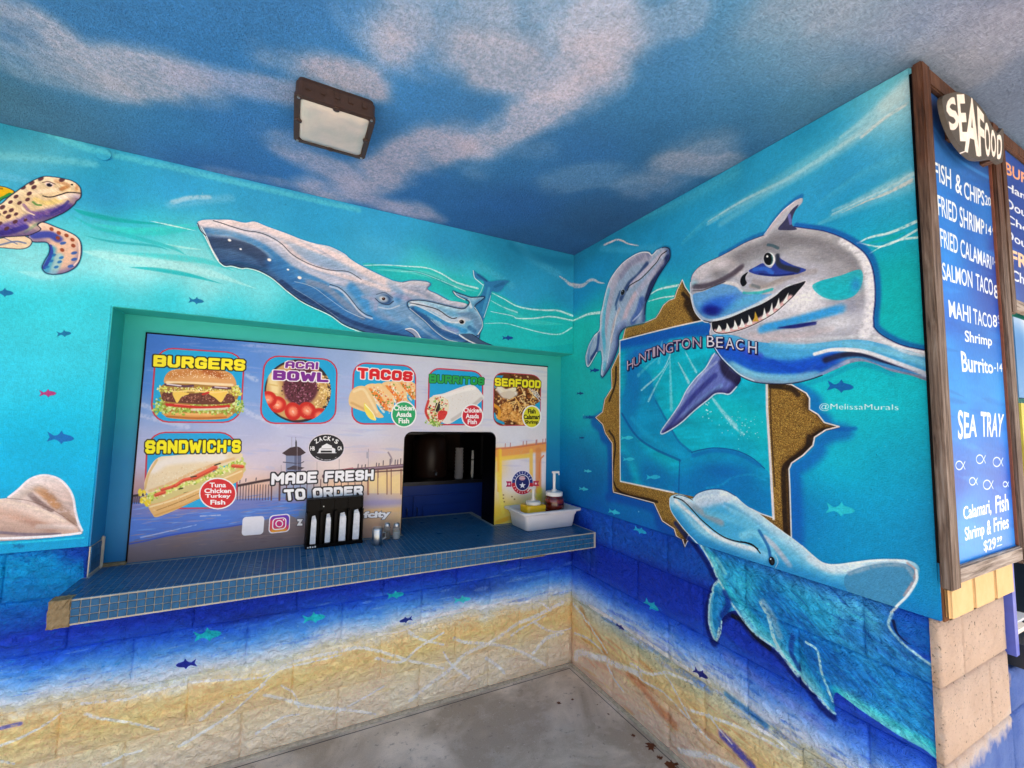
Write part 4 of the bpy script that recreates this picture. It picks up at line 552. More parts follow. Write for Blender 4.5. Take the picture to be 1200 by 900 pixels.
B.stroke(SH[28:33], 1.6, '14225c', .9, .4); B.stroke(SH[:9], 1.3, '34406c', .8, .4); B.stroke(SH[18:29], 2.0, '18286c', .8, .5); B.stroke(SH[42:53], 1.3, '1c2440', .9, .4); B.stroke([(p[0]+.9, p[1]-1.2) for p in SH[46:54]], 1.6, 'dfeaf4', .85, .5); B.stroke(SH[54:]+SH[:1], 1.5, 'f0eef4', .9, .5); B.stroke([(812,341),(824,340),(840,334),(850,330)], 1.2, '3c3440', .7, .6)
# lettering painted across the window
for ch, x, y, wd, hh, sl in [('H',738.5,427,7,11,-.42),('U',746,423,7,11,-.38),('N',753,418.5,8,11,-.34),('T',760.5,415,7,11.5,-.3),('I',766.5,412.5,3,11.5,-.28),('N',774.5,410,9,12,-.24),('G',784.5,407.5,9,12,-.18),('T',793.5,404.5,9,12,-.12),('O',804,402.5,10,12,-.07),('N',816.8,401,10,12.5,-.04),('B',833,400,9,13,.0),('E',843.5,401.2,8,12.5,.03),('A',855.5,402.5,10,13,.05),('C',867,404,9,12.5,.08),('H',882,407,10,14,.12)]:
    q = np.array([(x-wd/2, y-hh/2-sl*wd/2), (x+wd/2, y-hh/2+sl*wd/2), (x+wd/2, y+hh/2+sl*wd/2), (x-wd/2, y+hh/2-sl*wd/2)])
    B.text(ch, q+[1, 1], '1c1c50', '1c1c50', .05, .03); B.text(ch, q, 'b8a4b8' if x < 830 else 'e0dce8', '2a2448', .035, .0)
B.text('@MelissaMurals', [(960,472.5),(1053,473.5),(1053,482.5),(960,481.5)], 'e8f6f8', None, 0, .0)
# --- large dolphin rising from the blocks
D2 = [(789.7,580),(796.7,579),(804,581.5),(811,584.3),(817.7,578),(831.7,573.8),(848,574.5),(862,581.5),(873.7,592),(890,602.5),(903,613),(913,620),(930,632),(945,644),(956.7,654.5),(966,659.5),(976.7,661),(1003,658),(1020,655.6),(1036.7,655),(1063,656),(1076,663),(1076.7,675),(1066.7,696.7),(1053,710),(1044,718),(1041.7,733),(1053,750),(1076.7,770),(1106,793),(1108,892),(1080,878),(1051.5,862.5),(1030,848),(1008,833),(988,818),(978,812),(975,822),(976.7,836.7),(970,832),(960,821),(950,808),(940,797),(933,790),(916.7,770),(903,756.7),(883,741.7),(863,716.7),(848,722),(842,736),(838,751),(833,743),(830,726.7),(830,706.7),(835,688),(841.7,680),(833,663),(822,645),(812,632),(794,609.5),(786,596.7),(784.6,587),(786,582)]
B.stroke([(p[0]-2, p[1]+4) for p in D2[38:60]], 9, '0c1c5c', .75, .9); B.stroke([(858,722),(870,728),(884,746),(900,760)], 6, '0a1030', .9, .7)
m_ = B.area(D2, '56acd6')
low = B.poly([(670,590),(1110,732),(1110,905),(670,905)], 0)
low = (low[0], low[1]*1.0)
clipL = None
def inter(m1, m2):
    (a0, b0, a1, b1), x = m1; (c0, d0, c1, d1), y = m2; X0, Y0, X1, Y1 = max(a0, c0), max(b0, d0), min(a1, c1), min(b1, d1)
    return (X0, Y0, X1, Y1), x[Y0-b0:Y1-b0, X0-a0:X1-a0]*y[Y0-d0:Y1-d0, X0-c0:X1-c0]
ml = inter(m_, low)
for p, w_, c, a_ in [([(845,700),(900,720),(960,770),(1040,820),(1110,850)],110,'2888c8',.9),([(850,660),(900,690),(960,720)],50,'2c98c4',.75),([(900,700),(950,760),(1000,800)],60,'1c68b8',.55),([(1000,740),(1040,770),(1080,810)],50,'1c68b4',.6),([(980,812),(1020,835),(1060,860),(1110,888)],20,'28b4c4',.9),([(930,760),(950,790),(975,818)],26,'1c8cc0',.6),([(1035,725),(1060,760),(1100,795)],14,'48b4d0',.8),([(830,650),(850,690),(880,725),(930,785)],16,'38b4cc',.85)]:
    B.stroke(p, w_, c, a_, 1, clip=ml, tex=.15)
for i in range(420):
    x = RNG.uniform(840, 1105); y0 = RNG.uniform(660, 885); l = RNG.uniform(8, 26); an = RNG.uniform(.2, 1.1)
    B.stroke([(x, y0), (x+l*.5, y0+l*an*.5+RNG.uniform(-2, 2)), (x+l, y0+l*an)], RNG.uniform(1.5, 5), ['164a9c','2c9cc8','1c80bc','123c8c','4cc0d4','1a60a8','2890c0'][i % 7], .34, .9, clip=ml, tex=.6, taper=(0, 0), sm=2)
up = B.poly([(670,500),(1110,500),(1110,733),(677,591)], 0); mu = inter(m_, up)
for p, w_, c, a_ in [([(820,588),(845,582),(862,592)],22,'c0d0e2',.95),([(862,595),(890,615),(930,645),(970,668)],26,'74c0e0',.9),([(880,603),(920,630),(960,660)],12,'62b4dc',.8),([(800,585),(822,600),(845,612)],10,'9ca4ac',.85),([(828,600),(850,606),(880,618)],10,'70bcdc',.8),([(812,582),(825,577),(840,576)],8,'3c7cb4',.7),
 ([(790,590),(810,612),(835,630),(870,645),(895,652)],16,'9cd4ec',.95),([(792,587),(812,604),(835,625),(860,637),(885,644)],7,'ecf2f6',.95),([(795,600),(815,624),(845,645),(880,660)],11,'5cb4e0',.8),([(870,628),(885,625),(900,638),(908,655)],12,'8cd0e8',.8),([(897,630),(908,640),(925,662)],9,'c8c8d4',.8),([(890,622),(900,640),(903,652)],5,'1c5c9c',.8),
 ([(950,655),(975,667),(1010,664)],13,'b8dcec',.9),([(930,650),(960,672),(1010,690)],12,'6ab8dc',.8),([(850,590),(875,602),(900,622)],6,'4c9cc8',.7)]:
    B.stroke(p, w_, c, a_, .95, clip=mu, tex=.12)
B.form(mu, 12, -.1, 1, 'eef6fa', '1c78b8', .75, .6); B.streak(mu, 34, .04, 9, 1.4, 15, .1); B.blob((870,690), 34, 26, 50, '48bcd8', .75, ml, tex=.3); B.blob((905,740), 26, 34, -40, '30a4cc', .6, ml, tex=.3); B.blob((1060,800), 50, 24, 34, '2c84c8', .6, ml, tex=.3); B.form(ml, 12, -.7, -.5, 'a4e8f0', '1440a0', .7, .6); B.streak(ml, -38, .15, 5, 1.6, 16, 0)
dor = [(990,676),(1005,666),(1035,660),(1062,661),(1072,668),(1072,678),(1062,695),(1050,708),(1040,712),(1010,703),(993,692)]
B.area(dor, '4e8eb4', .95, clip=mu); B.stroke([(995,672),(1030,662),(1060,663),(1070,674)], 7, '8aa4b8', .8, .9, clip=mu, tex=.4); B.stroke([(1064,660),(1073,668),(1071,680),(1060,698)], 4, 'b89c9c', .8, .8, clip=mu, tex=.4); B.stroke([(1074,668),(1074,680),(1064,697),(1052,709),(1043,718)], 3, 'e4eef4', .95, .6)
B.stroke([(940,640),(957,655),(968,661),(985,662),(1004,659),(1036,656),(1062,657)], 2.6, 'e4f0f6', .95, .6); B.stroke([(1044,718),(1041,733),(1053,750),(1076.7,770),(1106,793)], 5, 'c4e4ec', .8, .95, tex=.4); B.stroke([(1046,728),(1052,744),(1066,756)], 5, '0c1840', .8, .8, taper=(1, .2))
B.stroke([(862,581.5),(873.7,592),(890,602.5),(913,620),(930,632),(945,644)], 1.8, 'dcecf4', .9, .5); B.stroke([(812,584),(818,578),(832,573.6),(848,574),(862,581)], 1.2, '18406c', .9, .5)
B.stroke([(789.7,582.7),(795,584),(801,587),(807,592.5),(813,599),(821,608),(829,615),(838,622.5),(848,629),(857,632.6),(866.7,635),(874,636),(882,639),(887,643),(891,648)], 1.9, '10141c', 1, .4); B.stroke([(868,634),(880,637),(888,643)], 2.6, '10141c', 1, .4, taper=(.2, 1))
B.blob((904.5,657), 6, 8, -15, '184c88', .8, mu); B.blob((904.6,657.3), 3.6, 5.4, -12, '0c0e14', 1, mu, .9); B.blob((905.4,658.5), 2.2, 3.4, -12, '40484c', .8, mu, .4); B.blob((903.4,655), 1, 1.3, 0, 'ffffff', 1, mu, .6); B.stroke([(909,650),(912,658),(909,665)], 1.2, 'dcd8e0', .9, .5)
B.stroke([(785,584),(786,597),(794,610),(806,625),(820,640),(834,664)], 1.8, 'e4eff5', .9, .5); B.stroke([(790,582),(796,580),(806,583),(812,586)], 1.2, '202838', .8, .5)
for p, w_ in [([(822,642),(833,663),(841.7,680),(853,703),(863,716.7),(883,741.7),(903,756.7),(916.7,770),(933,790),(950,810),(970,831.7),(976.7,836.7)],3.2),([(841.7,680),(835,688),(830,706.7),(830,726.7),(833,743),(838,751),(841.7,736.7)],3),([(890,706.7),(900,726.7),(906.7,750),(917,770),(933,792)],5),([(943,753),(956.7,763),(961.7,786.7),(968,806),(974,822)],3.6),([(845,728),(843,742),(839,750)],2)]:
    B.stroke(p, w_, 'bce4ec', .9, .6, tex=.5)
B.stroke([(893,706),(903,722),(912,745)], 12, 'a4b8c8', .6, 1, clip=ml, tex=.4); B.stroke([(838,690),(836,715),(838,735)], 7, '1c84bc', .8, .9, clip=ml); B.stroke([(848,695),(852,708),(846,722)], 9, '123c8c', .8, .9, clip=ml); B.stroke([(928,745),(926,765),(935,785)], 7, '12408c', .8, .9, clip=ml, tex=.3); B.stroke([(944,760),(952,785),(965,805)], 8, '2074b8', .7, .9, clip=ml)
B.stroke([(838,655),(850,672)], 5, '8cd4e0', .7, .9, clip=ml)
# wear along the outer corner, chips that bare the pale render below
for i in range(70):
    t_ = RNG.uniform(0, 1); B.blob((1066+t_*38+RNG.normal(0, .6), 85+t_*640), RNG.uniform(.5, 1.6), RNG.uniform(.8, 3.2), 0, ['e4e0d8','f0ece4','b0a898'][i % 3], .85, None, .5)
# ------------------------------------------------------------------ printed menu panel in the recess
BX0, BX1, BZ0, BZ1 = -2.272, -0.118, CT, 1.905
K = Cv('K', -2.30, -0.09, 0.86, 1.93, 0.0012, seed=51)
K.idw([(172,395,'3c74cc'),(250,400,'3f78cc'),(175,450,'4c86d8'),(290,420,'5c8cd8'),(300,470,'7ca0dc'),(165,480,'7ca0dc'),(160,510,'a8b4dc'),(350,412,'7c9cdc'),(400,420,'94acdc'),(400,460,'a0b4e0'),(450,420,'b4c0e0'),(490,430,'c4c8dc'),(495,480,'c8c8dc'),(570,430,'d0cfdc'),(640,435,'d4d2da'),(640,500,'d8d8e0'),(572,480,'d4d4de'),
 (290,500,'b0b8dc'),(350,505,'c0c4e0'),(430,505,'ccd0e4'),(465,510,'ccc8d4'),(155,540,'bcb8d8'),(300,540,'ccc4d8'),(430,530,'d4c4cc'),(290,555,'e4ccc8'),(400,548,'e8d6d2'),(460,535,'dcccc8'),(155,575,'c49c98'),(160,585,'806c8c'),(300,575,'e8b490'),(400,575,'e8bc94'),(450,565,'f4d090'),(465,575,'f0c890'),
 (155,600,'5c6cb4'),(155,620,'4c80d8'),(200,605,'6c74b8'),(250,598,'6c80c4'),(300,590,'7c84bc'),(340,595,'4c8cd8'),(250,615,'5c88d8'),(180,632,'3c68d0'),(440,590,'9c98c0'),(460,590,'a8a0c0'),(440,604,'dcb080'),(465,604,'e8c080'),
 (152,655,'786870'),(200,640,'78686c'),(280,635,'7c6c70'),(330,630,'7c686c'),(350,622,'7c6868'),(440,622,'b89484'),(462,618,'c4a090'),(600,515,'dcdce6'),(635,515,'e4dce0'),(600,545,'e0dcec'),(585,545,'f0cc78'),(595,570,'e8e4ec'),(625,560,'e4e0ea'),(586,600,'ecc83c'),(600,605,'e8d888'),(630,600,'dcc87c'),(585,580,'ecd494')], 4.0)
for i in range(260):
    x = RNG.uniform(155, 630); y0 = RNG.uniform(398, 550); K.stroke([(x, y0), (x+RNG.uniform(12, 46), y0+RNG.uniform(-1, 4))], RNG.uniform(1.5, 6), ['d8d4ec','8ca4dc','b8b8e0','a4a0cc'][i % 4], .22, 1, tex=.5, taper=(0, 0), sm=0)
K.area([(140,592),(200,590),(345,583),(350,600),(345,606),(300,612),(250,620),(200,629),(140,641)], '4c7cd4', .75); K.area([(140,592),(200,590),(345,583),(350,589),(250,600),(140,606)], '7c7cb4', .6); K.area([(140,640),(200,628),(250,620),(300,612),(345,606),(352,660),(140,670)], '7c6e70', .8)
for p in [[(155,472),(172,476),(200,488)],[(158,485),(185,492),(220,500)],[(285,480),(300,488),(330,500)],[(290,440),(300,445)]]: K.stroke(p, 8, 'd4d8ec', .5, 1, tex=.6)
K.area([(600,497),(604,533),(580,536),(580,497)], 'd8dae4', .3)
for i in range(260):
    x = RNG.uniform(150, 350); y0 = RNG.uniform(590, 645)-.06*(x-150); sea = y0 < 633-.16*(x-150)
    K.stroke([(x, y0), (x+RNG.uniform(8, 26), y0-RNG.uniform(0, 3))], RNG.uniform(.8, 2.4), (['3c78d8','7cb0ec','5c6cb4','9c94c4','a88c9c'] if sea else ['8c7878','6c5c64','94807c','7c7078','8c7468'])[i % 5], .5, .9, taper=(0, 0), sm=0)
K.stroke([(148,638),(170,634),(200,627),(240,621),(275,616),(300,611)], 2.2, '3050c0', .8, .7); K.stroke([(165,630),(200,622),(230,615)], 1.6, 'c8dcf4', .6, .8, tex=.5)
K.stroke([(340,586),(400,590),(470,588)], 9, '8c88bc', .5, 1); K.stroke([(425,600),(450,598),(470,597)], 8, 'e8bc78', .6, 1)
# pier and tower
def pile(x, y0, y1, w_, c='6c4c50'): K.stroke([(x, y0), (x-(.6 if x < 400 else 0), y1)], w_, c, .95, .4, sm=0)
for x in np.arange(151, 164, 2.4): pile(x, 580, 590, .9, '2c2430'); pile(x+1, 581, 589, .6, '2c2430')
K.stroke([(150,582),(160,580.5),(170,579.5)], 3, '2c2430', .95, .5)
for x in np.arange(272, 318, 3.3): pile(x, 568, 586, 1.0, '44303c')
for x, w_ in [(318.5,2.4),(328,3),(336,2),(344,1.4),(352,1.2),(360,1.2),(368,1.2),(376,1.4),(384,1.2),(392,1.4),(400,1.4),(408,1.4),(416,1.4),(424,1.6)]: pile(x, 562, 586, w_, '5c3c40')
for x, w_ in [(431.5,3.4),(443,2.4),(453.5,2.4),(458.5,2),(470,2.4)]: pile(x, 550, 579, w_, '8c5c50')
for a_, b_ in [((432,560),(442,556)),((443,560),(453,556)),((459,559),(469,555))]: K.area([a_, b_, (b_[0], 578), (a_[0], 578)], 'f8dc98', .55, 0)
K.stroke([(270,571),(290,567),(318,562),(345,560)], 4.4, '38262c', .95, .4); K.stroke([(380,558),(395,554),(415,551),(440,549),(472,546)], 5, '6c4c5c', .95, .5); K.stroke([(395,552),(413,549)], 3, 'a85c68', .8, .6); K.stroke([(420,550),(472,545.4)], 1.4, 'a898a8', .7, .6); K.stroke([(425,554),(472,551)], 2, '5c3c3c', .8, .6)
for x, y, h_ in [(419.5,548,4),(424,548,3),(428,547.5,3),(444,546,3),(449,545,5),(457,545,7),(463,544,5),(466,544,5),(469.5,543.5,6),(441,546,3.4),(275,566,2),(281,566,3),(288,564,3),(300,563,3)]: K.stroke([(x, y), (x+.3, y-h_)], 1.5, '504450', .85, .5, sm=0)
K.stroke([(431.5,548),(431.8,526)], .7, '685c68', .8, .5, sm=0); K.area([(429.4,529.6),(432,529.6),(432,537),(429.4,537)], 'a8a4b4', .9, 0); K.stroke([(457,545),(459,538),(455,530)], 2, '8c7c88', .8, .6)
for x, y0, y1 in [(371.5,541,556),(397.5,538,556),(329.5,545,556),(342,512,524),(346.5,512,524),(282,560,548)]: K.stroke([(x, y0), (x, y1)], .6, '504450', .8, .5, sm=0)
K.area([(335,533),(353,533),(353,558),(335,558)], '7c88a8', 1, 0); K.area([(345,533),(353,533),(353,558),(345,558)], '585c78', .8, 0); K.area([(330.5,531),(340,524.5),(348,523),(352,524.5),(358.5,530.5),(352,534),(336,534)], '403038', 1, 0)
K.stroke([(332,541.5),(350,543),(356,541)], 1.6, '4c4c60', .9, .5); K.area([(336,549),(344,545.5),(357,548),(352,550.5),(337,550.5)], '48404c', 1, 0); K.stroke([(348.3,523),(348.3,556)], .7, 'c8c8d8', .8, .5, sm=0)
K.area([(346,518),(347,515),(348,518),(348,524),(346,524)], '404048', 1, 0)
# warm right-hand part of the picture
K.stroke([(582,531),(600,530),(620,526),(640,524)], 12, 'ec9c50', .95, .7, tex=.1); K.stroke([(582,538),(600,536),(620,534)], 6, 'f8cc50', .9, .9); K.stroke([(582,526),(605,524),(640,519)], 2.4, 'd87850', .8, .7)
for x, w_, c in [(586,5,'f8d040'),(622.5,5,'f4c454'),(631,8,'e08c50'),(584,3,'f0b040')]: K.stroke([(x, 528), (x, 575)], w_, c, .85, .7, sm=0)
K.stroke([(637,534),(633,540),(632,560)], 2, 'e08050', .8, .6); K.stroke([(590,600),(586,575),(583,555)], 6, 'f0e060', .7, .9, tex=.3); K.stroke([(632,575),(631,600)], 10, 'd8d040', .8, .9, tex=.3); K.stroke([(583,612),(600,606)], 6, 'e8b030', .8, .8); K.stroke([(618,590),(600,606)], 12, 'e0d490', .5, 1)
for x in [592,598,613,629,636,639,617,628]: K.stroke([(x, 524.5-(x-592)*.1), (x+.3, 520-(x-592)*.12)], 1.6, 'b87c78', .8, .5, sm=0)
for x, y in [(590,584),(591,588),(590,580),(600,582),(603,585)]: K.blob((x, y), 1.4, 1.2, 0, '8c6c3c', .8, None, .4)
# badges
def rq(q, r=.2, n=5):
    q = np.array(q, float); wv_ = np.linalg.norm(q[1]-q[0]); hv_ = np.linalg.norm(q[3]-q[0]); ru, rv = r, r*wv_/hv_; out = []
    for (cu, cv_, a0) in ((ru, rv, 180), (1-ru, rv, 270), (1-ru, 1-rv, 0), (ru, 1-rv, 90)):
        for k in range(n+1):
            a = math.radians(a0+90*k/n); u = cu+ru*math.cos(a); v = cv_+rv*math.sin(a)
            out.append((q[0]*(1-u)+q[1]*u)*(1-v)+(q[3]*(1-u)+q[2]*u)*v)
    return np.array(out)
BADGES = {'burger': [(182.9,407),(286.5,414),(282,495),(176.4,494.4)], 'bowl': [(310,416.4),(395.3,421.6),(393,496),(304.7,496)], 'taco': [(414.7,424.7),(487,429),(486.7,496.7),(412,496.7)], 'burrito': [(503,431.2),(565.8,435.6),(565,497.5),(501.8,497.5)], 'seafood': [(579.4,436.4),(633.6,440.3),(632.7,497.8),(578.5,498.4)], 'sandwich': [(173,506.7),(278,506.7),(277.5,595),(169,596)]}
BM = {}
for k, q in BADGES.items():
    rr = rq(q); BM[k] = K.area(rr, '18a4dc', 1, 0); K.stroke(rr, 2.6, 'c4384c', 1, .3, closed=True, sm=0)
def speck(pts_, n, rx, ry, cols, r=(.5, 1.4), clip=None, a=.9):
    for i in range(n):
        c = pts_[RNG.integers(0, len(pts_))]; an = RNG.uniform(0, 6.28); q = math.sqrt(RNG.uniform(0, 1))
        K.blob((c[0]+rx*q*math.cos(an), c[1]+ry*q*math.sin(an)), RNG.uniform(*r), RNG.uniform(*r)*.8, RNG.uniform(0, 180), cols[RNG.integers(0, len(cols))], a, clip, .4)
# burger
K.area([(194,449),(276,450),(277,470),(272,486),(196,486),(190,468)], 'a8803c', 1, 3); speck([(x, 458) for x in range(198, 274, 6)], 80, 5, 4, ['d8c870','b08c40','e8dca0'], (1, 2.4))
m_ = K.area([(192,483),(230,484),(270,485),(270,488),(262,491),(230,492),(200,490),(193,487)], 'd89850'); K.stroke([(196,488),(230,490),(265,489)], 3, 'a85c24', .7, .9, clip=m_); K.stroke([(205,485),(250,486)], 4, 'f0bc78', .7, .9, clip=m_)
lt = [(x, 478+RNG.uniform(-2, 4)) for x in range(181, 284, 3)]; speck(lt, 330, 4, 5, ['a8c850','c8dc7c','78a034','dce8a8','90b444'], (1, 2.6)); speck([(188,472),(279,474)], 90, 6, 7, ['a8c850','c8dc7c','78a034','e4ecb4'], (1, 2.4))
K.stroke([(196,474),(215,476),(240,477.5),(268,476)], 5.4, 'c82c28', 1, .4); K.stroke([(225,480),(260,479),(266,478)], 3, 'e8d8c8', .8, .6); K.stroke([(205,473.5),(222,475)], 1.6, 'ec7c68', .9, .6)
m_ = K.area([(190,462),(196,459),(220,461),(245,460),(270,462),(275,467),(272,472),(240,474),(200,471),(190,468)], '6c3c30'); speck([(x, 466) for x in range(193, 274, 4)], 260, 5, 5, ['8c5444','4c2420','a46c5c','7c4438','c09080'], (.6, 1.6), m_)
K.area([(203,459),(205,468),(208,472),(213,465),(222,461)], 'f0c860', 1, 3); K.area([(244,461),(252,466),(259,471.5),(264,464),(266,458),(245,458)], 'f0c860', 1, 3); K.stroke([(202,459),(225,458),(250,460),(266,458)], 2.2, 'f4d484', 1, .5); K.stroke([(238,462),(244,460)], 3, 'c83028', .9, .6)
speck([(190,456),(198,456),(278,460),(274,454)], 90, 6, 4, ['d8d858','f0ecac','a8b840','e4e080'], (1, 2.4)); speck([(x, 455.5) for x in range(205, 268, 5)], 60, 5, 2.4, ['e4e080','c8c850','f4f0c0'], (.8, 2))
K.stroke([(194,450.5),(215,452.5),(226,452)], 4.4, '5c3850', 1, .4); K.stroke([(196,450),(212,452)], 2, 'e4d8dc', 1, .5); K.stroke([(250,454),(270,455)], 4.4, '5c3850', 1, .4); K.stroke([(252,453.4),(266,454.4)], 1.8, 'dcccd4', 1, .5)
m_ = K.area([(193,449),(194,440),(202,433.5),(220,431.5),(240,431),(262,434),(273,440),(276,452),(255,452.5),(230,450),(208,449)], 'd8a068', 1, 4); K.stroke([(200,440),(230,435),(265,440)], 12, 'c07838', .7, 1, clip=m_); K.stroke([(196,448),(230,449),(272,451)], 4, 'f0dcb4', .9, .8, clip=m_); K.stroke([(240,434),(258,440)], 9, 'a04c20', .6, 1, clip=m_)
speck([(x, 438) for x in range(200, 270, 4)], 130, 5, 6, ['fcf0d4','ece0c0'], (.5, .9), m_)
# bowl
m_ = K.area([(349+39*math.cos(t), 458+37*math.sin(t)) for t in np.linspace(0, 6.28, 24, endpoint=False)], '30242c', 1, 2); m_ = inter(m_, BM['bowl']); K.blob((349,458), 37, 35, 0, 'c8a068', 1, m_, .95)
K.blob((353,452), 23, 26, 10, '5c2838', 1, m_, .8); speck([(352,450),(360,456),(345,458)], 260, 15, 15, ['40181c','8c4c64','6c3444','a87088','341418'], (.6, 2), m_)
K.stroke([(318,440),(322,455),(320,464)], 17, 'ecd8a0', .95, .4, clip=m_); K.stroke([(314,450),(325,452)], 2, 'd8b870', .8, .6, clip=m_); K.stroke([(318,460),(325,462)], 2, 'd8b870', .7, .6, clip=m_)
speck([(380,450),(382,465),(376,478),(384,458),(374,486)], 380, 9, 10, ['e4c884','c89c50','f4e0b0','b08440','d8b464'], (.8, 1.8), m_)
for x, y, an in [(325,474,10),(343.5,482,70),(360,481,35),(314,468,0),(375,488,30)]: K.blob((x, y), 11.5, 10.5, an, 'c82820', 1, m_, .85); K.blob((x, y), 8.2, 7.4, an, 'f08868', 1, m_, .4); K.blob((x, y+.5), 3.4, 2.0, an, 'f8ccb0', .8, m_, .2); speck([(x, y)], 9, 7, 7, ['f8d8b0','b01c18'], (.3, .6), m_, .8)
# tacos
def taco(ox, oy, sc, cl):
    T = lambda p: [(ox+x*sc, oy+y*sc) for x, y in p]
    K.area(T([(26,2),(40,-4),(60,2),(74,14),(78,36),(70,46),(52,30),(30,16)]), 'f0c890', 1, 4, cl); speck(T([(44,8),(54,14),(62,22),(68,30),(72,40),(50,20),(60,34)]), int(150*sc), 9*sc, 8*sc, ['f0883c','e8d8b8','6c9c3c','d84c30','f8e4c4','f4a050'], (.8, 2.2), cl)
    K.stroke(T([(36,8),(52,22),(64,40)]), 9*sc, 'ec8434', .9, .7, clip=cl); K.stroke(T([(40,18),(50,32),(60,46)]), 5*sc, 'f4ecdc', .8, .7, clip=cl, tex=.5); speck(T([(50,24),(58,34),(46,14)]), int(50*sc), 7*sc, 7*sc, ['c83428','4c8430','f8f0e0'], (.7, 1.6), cl)
    q = T([(0,34),(0,16),(8,4),(22,0),(34,6),(44,24),(50,42),(60,54),(50,56),(34,48),(16,42)]); m3 = K.area(q, 'e8c48c', 1, 4, cl); K.stroke(T([(8,10),(24,6),(36,24),(48,46)]), 6*sc, 'f4dcac', .8, .9, clip=cl); K.stroke(T([(4,30),(24,40),(44,52)]), 6*sc, 'c8985c', .6, 1, clip=cl)
big = K.poly(rq([(405,420),(490,425),(490,500),(405,500)], .05), 0)
taco(452, 446, .5, BM['taco']); taco(432, 449, .58, big); taco(409.5, 452, .67, big)
K.area([(427,472),(436,482),(441,492),(434,491),(428,483)], 'f0dc60', 1, 3); K.stroke([(428,474),(437,484),(440,491)], 1.6, 'f8f4d0', .9, .5)
# burrito
m_ = K.area([(505,466),(520,461),(545,452),(556,452),(566,463),(566,468),(550,482),(535,492),(524,497),(514,490)], 'e4e0dc', 1, 3); K.stroke([(515,466),(540,458),(556,455)], 5, 'f4f0ec', .8, .9, clip=m_); K.stroke([(530,492),(548,480),(564,467)], 5, 'b8b0ac', .7, .9, clip=m_); speck([(540,468),(530,475),(550,462)], 40, 14, 8, ['d0c0a8','c8b498'], (.4, .8), m_, .6)
m_ = K.area([(504,466),(512,464),(521,466),(526,472),(525,482),(520,492),(512,498),(502,494),(499,484),(501,474)], 'e8dcc0', 1, 4); speck([(512,478),(516,472),(508,484),(514,488)], 170, 9, 12, ['c8342c','5c9438','f4ecd8','28201c','e8b050','d84838','88b048'], (.8, 2), m_); K.stroke([(502,470),(499,482),(503,492)], 3, 'c83028', .9, .5); K.area([(514,482),(524,482),(522,490),(514,492)], 'd02828', .9, 3, m_); K.area([(511,472),(516,474),(514,482),(510,481)], '201818', .9, 2, m_); K.stroke([(514,470),(508,486)], 1.4, 'e8dca0', .9, .5)
speck([(505,494),(512,497)], 60, 7, 3, ['90b84c','c8dc84','6c9438'], (.8, 2))
# seafood plate
m_ = BM['seafood']; K.area(rq(BADGES['seafood']), '6c3c20', 1, 0); speck([(605,450),(620,460),(615,475),(600,470),(595,485),(585,460)], 420, 16, 16, ['e8b468','c8843c','40200c','f4d498','8c4c1c','5c2c10'], (1, 2.6), m_)
for k in range(26): x, y = RNG.uniform(600, 632), RNG.uniform(452, 478); an = RNG.uniform(0, 3); K.stroke([(x, y), (x+9*math.cos(an), y+9*math.sin(an))], 1.8, ['f4d08c','e8b868'][k % 2], .95, .4, sm=0, clip=m_)
K.stroke([(584,456),(592,464),(604,461)], 9, 'e4dcd0', 1, .4, clip=m_); K.stroke([(584,452),(592,458),(603,456)], 5, 'f4ecd8', .9, .6, clip=m_); K.area([(586,461),(597,468),(604,462),(598,458)], 'd8c8b4', 1, 2, m_)
for c in [(594,478),(590,487),(604,488),(612,493)]: K.blob(c, 8.5, 8, 20, 'd8984c', 1, m_, .6); speck([c], 46, 7, 7, ['f0c078','a86428','e8a858'], (.7, 1.7), m_)
K.stroke([(578,474),(585,480),(584,492)], 4, 'e8a030', .9, .6, clip=m_); K.area([(579,440),(590,440),(582,452),(579,456)], '18a4dc', .9, 0, m_); K.area([(627,474),(633,470),(633,485),(628,482)], '18a4dc', .9, 0, m_)
for k in range(4): K.stroke([(621+k*2.6, 455+k*1.2), (627+k*2.2, 464+k*1)], 1.2, 'dce0e4', 1, .4, sm=0)
K.stroke([(627,463),(633,470)], 2, 'c4c8cc', 1, .4, sm=0); K.stroke([(579,485),(582,492),(590,496)], 3, '18a4dc', .9, .5, clip=m_)
# sandwich
K.area([(172,580),(205,572),(240,556),(282,545),(284,556),(240,575),(200,592),(178,598)], 'd4c484', 1, 3)
m_ = K.area([(169,572),(170,562),(177,545),(186,536),(200,534),(240,531),(281,530),(281,540),(262,546),(230,560),(200,575),(182,583),(172,578)], 'e8d4b0', 1, 3); K.stroke([(180,550),(200,540),(260,536)], 15, 'ece4dc', .9, 1, clip=m_); K.stroke([(176,575),(200,566),(235,550),(275,537)], 5, 'd8a468', .6, 1, clip=m_, tex=.5); K.stroke([(170,572),(174,556),(184,539)], 3, 'd8b070', .8, .8, clip=m_); speck([(x, 562-(x-180)*.25) for x in range(180, 270, 6)], 130, 7, 7, ['f4ecdc','d8bc90'], (.5, 1.2), m_, .6)
speck([(x, 583-(x-172)*.37) for x in range(172, 285, 4)], 420, 6, 5, ['b8cc50','e4e48c','88a838','dce070','f4f0c0','c8d868'], (1, 2.8))
speck([(166,577),(168,587),(174,590)], 60, 4, 4, ['f0d838','f8ec80','e4c820'], (1.2, 3))
for p, w_ in [([(183,580),(192,577)],7),([(190,574),(200,571),(205,569)],5.4),([(206,569),(215,563),(223,561)],6.4),([(228,560),(238,555),(252,548)],9),([(273,546),(284,547)],6)]: K.stroke(p, w_, 'c83c28', 1, .4, tex=.1); K.stroke(np.array(p)-[0, 1], w_*.4, 'ec6c50', .8, .6)
